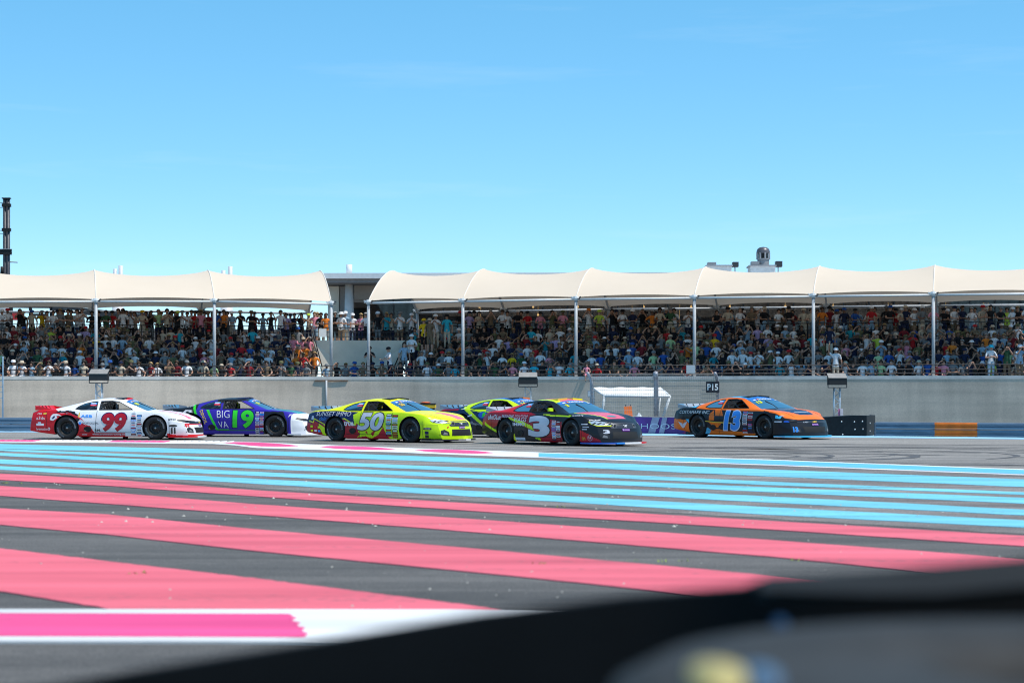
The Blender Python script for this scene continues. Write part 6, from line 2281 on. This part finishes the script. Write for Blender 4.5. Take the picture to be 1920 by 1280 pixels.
def make_person_mesh(kind, arms):
    J, E = body_pose(kind, arms)
    names = list(J)
    me = bpy.data.meshes.new('figure')
    me.from_pydata([tuple(J[n][0]) for n in names], [(names.index(a), names.index(b)) for a, b, _ in E], [])
    ob = bpy.data.objects.new('figure', me)
    COL.objects.link(ob)
    sm = ob.modifiers.new('skin', 'SKIN')
    sm.use_smooth_shade = True
    sv = me.skin_vertices[0].data
    for i, n in enumerate(names):
        r = J[n][1]
        sv[i].radius = (r, r)
        sv[i].use_root = (n == 'pelvis')
    ss = ob.modifiers.new('sub', 'SUBSURF')
    ss.levels = 1
    ss.render_levels = 1
    dg = bpy.context.evaluated_depsgraph_get()
    ev = ob.evaluated_get(dg)
    m2 = bpy.data.meshes.new_from_object(ev)
    bpy.data.objects.remove(ob)
    n = len(m2.polygons)
    C_ = np.zeros(n * 3)
    m2.polygons.foreach_get('center', C_)
    C_ = C_.reshape(-1, 3)
    best, sl_ = np.full(n, 9.0), np.zeros(n, dtype=np.int32)
    for a, b, s in E:
        ra, rb = J[a][1], J[b][1]
        d = seg_d(C_, np.array(J[a][0]), np.array(J[b][0])) - 0.9 * (ra + rb) / 2
        m = d < best
        best[m] = d[m]
        sl_[m] = s
    hz = J['pelvis'][0].z
    tor = np.isin(sl_, (1, 2))
    leg = tor & ((C_[:, 2] < hz - 0.035) | ((C_[:, 1] < -0.10) & (C_[:, 2] < hz + 0.10)))
    sl_[tor] = 1
    sl_[leg] = 2
    m2.materials.clear()
    for k in range(6):
        m2.materials.append(SHOEM)
    m2.polygons.foreach_set('material_index', sl_)
    m2.polygons.foreach_set('use_smooth', [True] * n)
    m2.name = 'person'
    hy = J['head'][0]
    return m2, Vector(hy)

POSES = {}
for key in (('stand', 'lean'), ('stand', 'fold'), ('stand', 'down'), ('stand', 'photo'), ('stand', 'clap'), ('stand', 'hips'), ('stand', 'wave'), ('stand', 'shade_up'),
            ('sit', 'lap'), ('sit', 'clap'), ('sit', 'photo'), ('sit', 'knees'), ('sit', 'fold_sit'), ('sit', 'shade')):
    POSES[key] = make_person_mesh(*key)

# head gear, modelled about the centre of the head
def head_mesh(kind):
    mb = MB()
    if kind in ('hair', 'long_hair'):
        v, f = [], []
        nu, nv = 16, 8
        for j in range(nv + 1):
            for i in range(nu):
                t = 2 * math.pi * i / nu
                back = 0.5 - 0.5 * math.cos(t)          # 0 at the face, 1 at the back
                ph = (j / nv) * (0.95 + 0.95 * back)
                r = 0.122 + 0.006 * math.sin(5 * t)
                v.append((r * 0.92 * math.sin(ph) * math.sin(t), -r * 1.05 * math.sin(ph) * math.cos(t) + .005, r * 1.08 * math.cos(ph) + .012))
        for j in range(nv):
            for i in range(nu):
                f.append((j * nu + i, j * nu + (i + 1) % nu, (j + 1) * nu + (i + 1) % nu, (j + 1) * nu + i))
        mb.add(v, f)
        if kind == 'long_hair':
            mb.tube([(0, .075, 0), (0, .10, -.10), (0, .09, -.24), (0, .085, -.30)], [.085, .09, .075, .03], 10)
    elif kind == 'cap':
        mb.lathe([(.120, -.005), (.122, .03), (.110, .078), (.070, .112), (0, .126)], 14, Matrix.Translation((0, .002, .02)))
        v, f = [], []
        n = 8
        for i in range(n + 1):
            t = -1.0 + 2.0 * i / n
            a = t * 1.05
            v += [(.108 * math.sin(a), -.108 * math.cos(a), .022), (.115 * math.sin(a) * .95, -.108 * math.cos(a) - .085 * math.cos(t * 1.3), .012)]
        v2 = [(x, y, z - .008) for x, y, z in v]
        m = len(v)
        for i in range(n):
            f += [(2 * i, 2 * i + 1, 2 * i + 3, 2 * i + 2), (m + 2 * i + 2, m + 2 * i + 3, m + 2 * i + 1, m + 2 * i)]
        mb.add(v + v2, f)
    elif kind == 'sun_hat':
        mb.lathe([(.205, .002), (.17, .012), (.115, .025), (.108, .06), (.095, .105), (.06, .122), (0, .126)], 18, Matrix.Translation((0, 0, .02)))
    elif kind == 'sunglasses':
        for s in (-1, 1):
            mb.lathe([(0, .012), (.022, .008), (.026, 0)], 8, Matrix.Translation((s * .036, -.098, .005)) @ Matrix.Rotation(math.pi / 2, 4, 'X'))
            mb.obox((s * .06, -.09, .01), (s * .092, .01, .015), .006, .006)
        mb.obox((-.02, -.105, .008), (.02, -.105, .008), .006, .006)
    return mesh(kind, mb.v, mb.f, SHOEM, smooth=True)
HEADS = {k: head_mesh(k) for k in ('hair', 'long_hair', 'cap', 'sun_hat', 'sunglasses')}

STUFF = {'v': [], 'f': [], 'm': [], 'n': 0}
STUFFM = []
def stuff_mat(m):
    if m not in STUFFM:
        STUFFM.append(m)
    return STUFFM.index(m)
_cache = {}
def arr(me):
    if me.name not in _cache:
        v = np.zeros(len(me.vertices) * 3)
        me.vertices.foreach_get('co', v)
        _cache[me.name] = (v.reshape(-1, 3), [tuple(p.vertices) for p in me.polygons], [p.material_index for p in me.polygons])
    return _cache[me.name]

def person(pos, rz, pose, shirt, trouser, skin, hair, hat=None, hatcol=None, shorts=False, sleeveless=False, glasses=False, scale=1.0, label=None, group=None, stuff=False):
    me, hc = POSES[pose]
    sk = skm(skin)
    mats = [sk, clm(shirt), clm(trouser), SHOEM, sk if shorts else clm(trouser), sk if sleeveless else clm(shirt)]
    kids = []
    if hat:
        kids.append((hat, clm(hatcol)))
        if hair == 'long':
            kids.append(('long_hair', hrm('brown')))
    else:
        kids.append(('long_hair' if hair == 'long' else 'hair', hrm(random.choice(('brown', 'dark', 'blond')) if hair == 'long' else hair)))
    if glasses:
        kids.append(('sunglasses', BLACK))
    if stuff:
        R = np.array(Matrix.Rotation(rz, 3, 'Z')) * scale
        for m_, ml, off in [(me, mats, Vector((0, 0, 0)))] + [(HEADS[k], [mm], hc) for k, mm in kids]:
            v, f, mi = arr(m_)
            vv = (v + np.array(off)) @ R.T + np.array(pos)
            n0 = STUFF['n']
            STUFF['v'].append(vv)
            STUFF['f'] += [tuple(i + n0 for i in q) for q in f]
            STUFF['m'] += [stuff_mat(ml[i]) for i in mi]
            STUFF['n'] += len(vv)
        return None
    o = bpy.data.objects.new('person', me)
    COL.objects.link(o)
    o.location = pos
    o.rotation_euler = (0, 0, rz)
    o.scale = (scale,) * 3
    for i, m in enumerate(mats):
        o.material_slots[i].link = 'OBJECT'
        o.material_slots[i].material = m
    for k, mm in kids:
        h = bpy.data.objects.new('hair' if 'hair' in k else k, HEADS[k])
        COL.objects.link(h)
        h.parent = o
        h.location = hc
        h.material_slots[0].link = 'OBJECT'
        h.material_slots[0].material = mm
    tag(o, label, 'person', group)
    return o

def ordinal(n):
    return str(n) + ('th' if 10 <= n % 100 <= 20 else {1: 'st', 2: 'nd', 3: 'rd'}.get(n % 10, 'th'))
def a_an(w):
    return w

PR = random.Random(99)
W_COL = ['black'] * 42 + ['navy'] * 18 + ['white'] * 24 + ['grey'] * 14 + ['light blue'] * 8 + ['blue'] * 5 + ['red'] * 3 + ['dark red'] * 5 + ['teal'] * 3 + ['green'] * 3 + ['pink'] * 2 + ['beige'] * 6 + ['brown'] * 7 + ['olive'] * 5 + ['lilac'] * 1 + ['turquoise'] * 2 + ['orange', 'yellow', 'lime', 'light green']
PANTS = ['navy', 'black', 'grey', 'beige', 'navy', 'brown', 'black', 'light blue']
HATC = ['white', 'black', 'black', 'navy', 'grey', 'red', 'blue', 'beige', 'grey', 'olive']
def rand_head():
    u = PR.random()
    if u < .36:
        return 'cap', PR.choice(HATC)
    if u < .44:
        return 'sun_hat', PR.choice(('beige', 'white', 'brown'))
    return None, None
def hat_txt(hat, hc, hair):
    if hat == 'cap':
        return '%s cap' % hc
    if hat == 'sun_hat':
        return '%s sun hat' % hc
    return {'long': 'long hair', 'dark': 'dark hair', 'brown': 'brown hair', 'blond': 'blond hair', 'grey': 'grey hair'}[hair]
ROWN = ['front', 'second', 'third', 'fourth', 'fifth']

# standing on the upper walkway, as the photograph shows them: column, shirt, head, pose
TOP = [(5, 'white', 'cap white', 'lean'), (15, 'white', 'cap red', 'lean'), (37, 'black', '', 'photo'), (60, 'beige', 'cap blue', 'down'), (79, 'yellow', 'cap grey', 'photo'), (100, 'white', '', 'lean'), (113, 'grey', 'long', 'fold'), (128, 'brown', '', 'fold'), (145, 'white', '', 'fold'), (154, 'white', '', 'clap'),
       (172, 'black', '', 'fold'), (185, 'black', '', 'down'), (199, 'green', '', 'fold'), (211, 'red', 'cap black', 'down'), (222, 'grey', '', 'fold'), (231, 'white', 'long', 'down'), (246, 'white', '', 'photo'), (267, 'beige', 'cap yellow', 'fold'), (274, 'dark red', '', 'down'), (283, 'black', 'long', 'clap'), (297, 'light green', '', 'hips'), (313, 'beige', '', 'clap'), (323, 'white', '', 'fold'), (333, 'black', 'cap lime', 'down'), (342, 'white', 'cap grey', 'clap'), (351, 'white', '', 'down'),
       (366, 'red', '', 'fold'), (377, 'pink', 'long', 'down'), (391, 'dark red', 'sun_hat brown', 'fold'), (406, 'blue', 'sun_hat grey', 'down'), (421, 'orange', 'long', 'lean'), (436, 'light blue', 'cap white', 'lean'), (451, 'black', 'sun_hat beige', 'clap'), (471, 'black', 'sun_hat brown', 'fold'),
       (493, 'light blue', '', 'fold'), (508, 'black', '', 'photo'), (526, 'white', '', 'down'), (537, 'lilac', '', 'fold'), (552, 'navy', '', 'fold'), (565, 'black', 'long', 'photo'), (579, 'beige', 'cap lime', 'clap'), (590, 'pink', 'long', 'hips')]
TOPGAP = [(602, 'black', '', 'fold'), (611, 'orange', 'long', 'fold'), (628, 'black', '', 'fold'), (640, 'white', 'sun_hat white', 'fold'), (648, 'light blue', 'cap white', 'down'), (661, 'white', 'cap white', 'fold'), (677, 'pink', 'long', 'fold'), (687, 'white', '', 'lean'), (709, 'black', 'cap white', 'down'), (725, 'teal', 'long', 'clap'), (733, 'beige', '', 'clap'), (750, 'white', 'cap grey', 'clap')]
TOPR = [(772, 'white', 'cap white', 'clap'), (862, 'black', 'cap red', 'lean'), (880, 'lilac', 'cap navy', 'down'), (898, 'beige', 'long', 'clap'), (920, 'brown', '', 'photo'), (943, 'white', '', 'lean'), (951, 'white', '', 'down'), (972, 'black', 'cap white', 'lean'), (990, 'red', 'cap black', 'lean'), (1013, 'pink', 'cap black', 'fold'), (1035, 'olive', '', 'photo'), (1055, 'pink', 'cap olive', 'lean'), (1074, 'olive', 'cap black', 'fold'), (1104, 'white', 'cap orange', 'photo'), (1124, 'lime', 'cap lime', 'lean'),
        (1148, 'black', '', 'photo'), (1167, 'white', 'cap black', 'fold'), (1187, 'navy', 'cap white', 'lean'), (1205, 'black', '', 'photo'), (1223, 'orange', '', 'hips'), (1237, 'beige', '', 'lean'), (1249, 'navy', 'cap white', 'down'), (1257, 'green', 'cap grey', 'lean'), (1264, 'white', '', 'down'), (1290, 'white', 'long', 'clap'), (1343, 'black', 'long', 'lean'), (1365, 'beige', 'cap black', 'lean'), (1386, 'white', '', 'lean'), (1391, 'navy', 'cap black', 'fold'), (1410, 'brown', '', 'lean'), (1420, 'white', 'cap white', 'photo'), (1432, 'black', 'cap beige', 'lean'),
        (1459, 'white', '', 'lean'), (1468, 'brown', '', 'down'), (1480, 'black', 'cap black', 'lean'), (1507, 'beige', 'cap beige', 'lean'), (1521, 'beige', '', 'lean'), (1532, 'grey', '', 'down'), (1541, 'orange', '', 'lean'), (1555, 'dark red', 'cap black', 'down'), (1569, 'white', 'cap blue', 'down'), (1583, 'navy', 'cap blue', 'down'), (1602, 'blue', 'cap black', 'lean'), (1625, 'light blue', 'blond', 'down'), (1633, 'red', 'cap white', 'lean'), (1662, 'black', 'cap grey', 'down'), (1668, 'black', 'cap blue', 'lean'), (1680, 'red', 'cap black', 'down'), (1690, 'beige', 'cap white', 'lean'), (1698, 'navy', 'sun_hat beige', 'lean'), (1713, 'white', 'cap white', 'lean'), (1728, 'grey', 'cap white', 'lean'),
        (1750, 'pink', 'cap pink', 'lean'), (1770, 'black', 'cap black', 'lean'), (1788, 'white', 'cap navy', 'lean'), (1803, 'navy', '', 'lean'), (1822, 'white', '', 'lean'), (1842, 'beige', 'sun_hat red', 'fold'), (1857, 'black', 'long', 'lean'), (1875, 'black', 'cap grey', 'lean'), (1888, 'lime', '', 'down'), (1898, 'white', 'cap white', 'fold'), (1908, 'black', 'long', 'fold'), (1925, 'white', '', 'lean')]
def parse(hd):
    if not hd:
        return None, None, PR.choice(('dark', 'dark', 'brown', 'brown', 'grey'))
    if hd == 'long':
        return None, None, 'long'
    if hd in HAIRS:
        return None, None, hd
    k, c_ = hd.split(' ')
    return k, c_, PR.choice(('dark', 'brown'))
cnt = 0
POSTXT = {'lean': 'leaning forward', 'fold': 'with folded arms', 'down': 'with arms down', 'photo': 'raising a hand to the face', 'clap': 'clapping', 'hips': 'with hands on hips'}
for lst, base_off, z, where in ((TOP, ow + 0.55, WALK_Z, 'on left walkway'), (TOPGAP, TB + 0.75, fr[0].z - 0.30, 'above cream block'), (TOPR, ow + 0.55, WALK_Z, 'on right walkway')):
    for i, (px, sh, hd, pz) in enumerate(lst):
        off = base_off + (0.0 if pz == 'lean' else PR.uniform(.02, .5))
        p = sp(px, off)
        hat, hc_, hair = parse(hd)
        person((p.x, p.y, z), PR.uniform(-.45, .45), ('stand', pz), sh, PR.choice(PANTS), PR.choice(('fair', 'tanned', 'tanned', 'brown')), hair, hat, hc_, PR.random() < .5, hair == 'long' and PR.random() < .5, PR.random() < .4, PR.uniform(.95, 1.05) * (.62 if px == 1625 else 1),
               'standing spectator in %s with %s, %s from left %s' % (sh, hat_txt(hat, hc_, hair), ordinal(i + 1), where), 'spectators standing along the upper walkway')
        cnt += 1
# a second rank behind, glimpsed between the first
xs_ = [a + PR.uniform(5, 9) for lst in (TOP, TOPR) for a in [q[0] for q in lst] if PR.random() < .55]
for i, px in enumerate(xs_):
    p = sp(px, ow + PR.uniform(1.3, 2.2))
    sh = PR.choice(('black', 'navy', 'white', 'grey', 'white', 'black', 'beige', 'brown', 'dark red', 'light blue'))
    hat, hc_ = ('cap', PR.choice(('black', 'navy', 'white', 'grey', 'beige'))) if PR.random() < .5 else (None, None)
    hair = PR.choice(('dark', 'brown', 'long'))
    person((p.x, p.y, WALK_Z), PR.uniform(-.5, .5), ('stand', PR.choice(('down', 'fold', 'clap'))), sh, PR.choice(PANTS), PR.choice(('fair', 'tanned')), hair, hat, hc_, False, False, False, PR.uniform(.95, 1.03),
           'standing spectator in %s with %s, %s from left in the rear walkway rank' % (sh, hat_txt(hat, hc_, hair), ordinal(i + 1)), 'spectators standing along the upper walkway')
    cnt += 1
# people standing on the stairs right of the gap and a few at the front
SPECIAL = [(795, 2.62, 'yellow', 'cap yellow', 'stand', 'down', 3.38, True, 'standing spectator in yellow top and black shorts on the yellow step'),
           (806, 2.50, 'brown', 'sun_hat beige', 'stand', 'down', 3.38, True, 'tall standing spectator in brown shirt, shorts and sun hat on the yellow step'),
           (817, 3.3, 'white', 'cap white', 'stand', 'clap', 3.62, False, 'standing spectator in white behind the man in the sun hat'),
           (838, 3.3, 'turquoise', 'cap black', 'stand', 'down', 3.62, False, 'standing spectator in turquoise polo shirt right of the stairs'),
           (772, 1.55, 'white', 'cap white', 'stand', 'fold', 2.55, True, 'spectator in white top standing on the right stair'),
           (758, 1.30, 'light blue', 'long', 'stand', 'down', 2.15, True, 'long haired spectator in pale blue top at the foot of the right stair'),
           (731, .95, 'white', 'cap black', 'stand', 'lean', 1.90, False, 'man in white polo shirt and black cap standing before the cream block'),
           (693, 1.25, 'black', 'dark', 'stand', 'clap', 1.95, False, 'man in black shirt bending before the cream block'),
           (1567, .62, 'white', 'cap white', 'stand', 'wave', FL0, False, 'spectator in white shirt and cap waving one arm at the front railing'),
           (1858, .62, 'white', 'cap light_blue', 'stand', 'fold', FL0 + .1, False, 'spectator in white shirt and pale blue cap standing at the front right railing'),
           (1888, .75, 'green', 'dark', 'stand', 'photo', FL0 + .1, True, 'spectator in dark green shirt standing with hands raised at the front right'),
           (1912, .62, 'light blue', 'cap white', 'stand', 'photo', FL0 + .1, False, 'spectator in light blue shirt and white cap photographing at the front right'),
           (1555, 3.0, 'navy', 'cap black', 'stand', 'down', 2.9, False, 'broad spectator in navy shirt standing in the middle rows beside a canopy post')]
for (px, off, sh, hd, k, pz, z, shorts, lab) in SPECIAL:
    hd = hd.replace('light_blue', 'turquoise')
    p = sp(px, off)
    hat, hc_, hair = parse(hd)
    person((p.x, p.y, z), PR.uniform(-.3, .3) if px != 731 else -1.1, (k, pz), sh, 'black' if px == 795 else PR.choice(PANTS), PR.choice(('fair', 'tanned')), hair, hat, hc_, shorts, False, PR.random() < .4, 1.0, lab, 'spectators standing in the grandstand')
    cnt += 1
# the child sitting on the wall, legs hanging down
p = sp(1100, -0.02)
person((p.x, p.y, WALL_Z + 0.06 - 0.40 * .66), 0.1, ('sit', 'lap'), 'pink', 'pink', 'fair', 'long', None, None, True, True, False, .66, 'small child in pink sitting on top of the front wall', 'spectators seated in the grandstand')
cnt += 1

# seated rows
SP_ = [('sit', 'lap'), ('sit', 'lap'), ('sit', 'clap'), ('sit', 'photo'), ('sit', 'knees'), ('sit', 'knees'), ('sit', 'fold_sit'), ('sit', 'shade')]
seats = []
for r in range(NROW):
    o0 = OFF0 + RUN * r + 0.55
    px = -14.0 + PR.uniform(0, 10)
    while px < 1936:
        skip = False
        if r >= 1 and 592 < px < 765:
            skip = True
        if r >= 2 and 560 < px < 592:
            skip = PR.random() < .3
        if not skip and PR.random() < (.97 if r else .93):
            seats.append((r, px + PR.uniform(-2.5, 2.5), o0 + PR.uniform(-.06, .06)))
        px += 16.6 + PR.uniform(-2.0, 2.8)
total = len(seats)
quota = 300 - cnt
order = sorted(range(total), key=lambda i: (seats[i][0] not in (0, 4), abs(seats[i][0] - 0), PR.random()))
keepers = set(order[:quota])
rowcount = [0] * NROW
SEAT_SPECIAL = {}
for i, (r, px, off) in enumerate(seats):
    rowcount[r] += 1
    p = sp(px, off)
    sh = PR.choice(W_COL)
    if 545 < px < 592 and r in (1, 2, 3):
        sh = PR.choice(('orange', 'red', 'white', 'pink'))  # sunlight on this group is put into warm shirt colours
    hat, hc_ = rand_head()
    hair = PR.choice(('dark', 'brown', 'brown', 'grey', 'long', 'long', 'blond'))
    pz = PR.choice(SP_)
    z = FL0 + RISE * r - (0.10 if r == 0 else 0.0)
    rz = PR.uniform(-.5, .5)
    person((p.x, p.y + 0.0, z), rz, pz, sh, PR.choice(PANTS), PR.choice(('fair', 'tanned', 'tanned', 'brown')), hair, hat, hc_, PR.random() < .5, PR.random() < .25, PR.random() < .5, PR.uniform(.86, 1.0),
           'seated spectator in %s with %s, %s from left in %s row' % (sh, hat_txt(hat, hc_, hair), ordinal(rowcount[r]), ROWN[r]), 'spectators seated in the grandstand', stuff=i not in keepers)
if STUFF['n']:
    me = bpy.data.meshes.new('crowd')
    me.from_pydata([tuple(p) for p in np.concatenate(STUFF['v'])], [], STUFF['f'])
    for m in STUFFM:
        me.materials.append(m)
    me.polygons.foreach_set('material_index', np.array(STUFF['m'], dtype=np.int32))
    me.polygons.foreach_set('use_smooth', [True] * len(me.polygons))
    o = link('crowd', me)
    o['kind'] = 'stuff'
    o['label'] = 'dense seated crowd filling the shaded middle rows of the grandstand'

# ================================================================ DRIVERS
HELM = [('white', 'white and red'), ('yellow', 'yellow'), ('white', 'white'), ('lime', 'lime'), ('black', 'black'), ('lime', 'lime and white')]
hv, hf = [], []
helmet = MB().lathe([(.10, -.13), (.125, -.10), (.135, -.02), (.132, .05), (.105, .115), (.05, .145), (0, .15)], 20)
HELMESH = {}
NUMS = ['99', '19', '50', 'navy', '3', '13']
for c, (hc_, ht), nm in zip(CARS, HELM, NUMS):
    root = c.root
    M = Matrix.Translation(root.location) @ Matrix.Rotation(root.rotation_euler.z, 4, 'Z') @ Matrix.Diagonal((root.scale.x,) * 3 + (1,))
    base = M @ Vector((-.30, .35, -.14))
    me, hc = POSES[('sit', 'knees')]
    o = bpy.data.objects.new('person', me)
    COL.objects.link(o)
    o.location = base
    o.rotation_euler = (0, 0, root.rotation_euler.z + math.pi / 2)
    o.scale = (0.92,) * 3
    for i, m in enumerate([clm('black'), clm('navy'), clm('navy'), SHOEM, clm('navy'), clm('navy')]):
        o.material_slots[i].link = 'OBJECT'
        o.material_slots[i].material = m
    tag(o, 'helmeted driver seated in the %s race car' % {'99': 'white and red', '19': 'violet', '50': 'fluorescent yellow', 'navy': 'navy and lime', '3': 'black and dark red', '13': 'orange and black'}[nm], 'person', 'race car drivers')
    if hc_ not in HELMESH:
        HELMESH[hc_] = mesh('helmet', helmet.v, helmet.f, PM(hc_), smooth=True)
    h = link('helmet', HELMESH[hc_], o)
    h.location = hc
    vz = link('visor', mesh('visor', *[(lambda b: (b.v, b.f))(MB().lathe([(.137, -.03), (.138, .03)], 20))][0], BLACK, smooth=True), h) if False else None
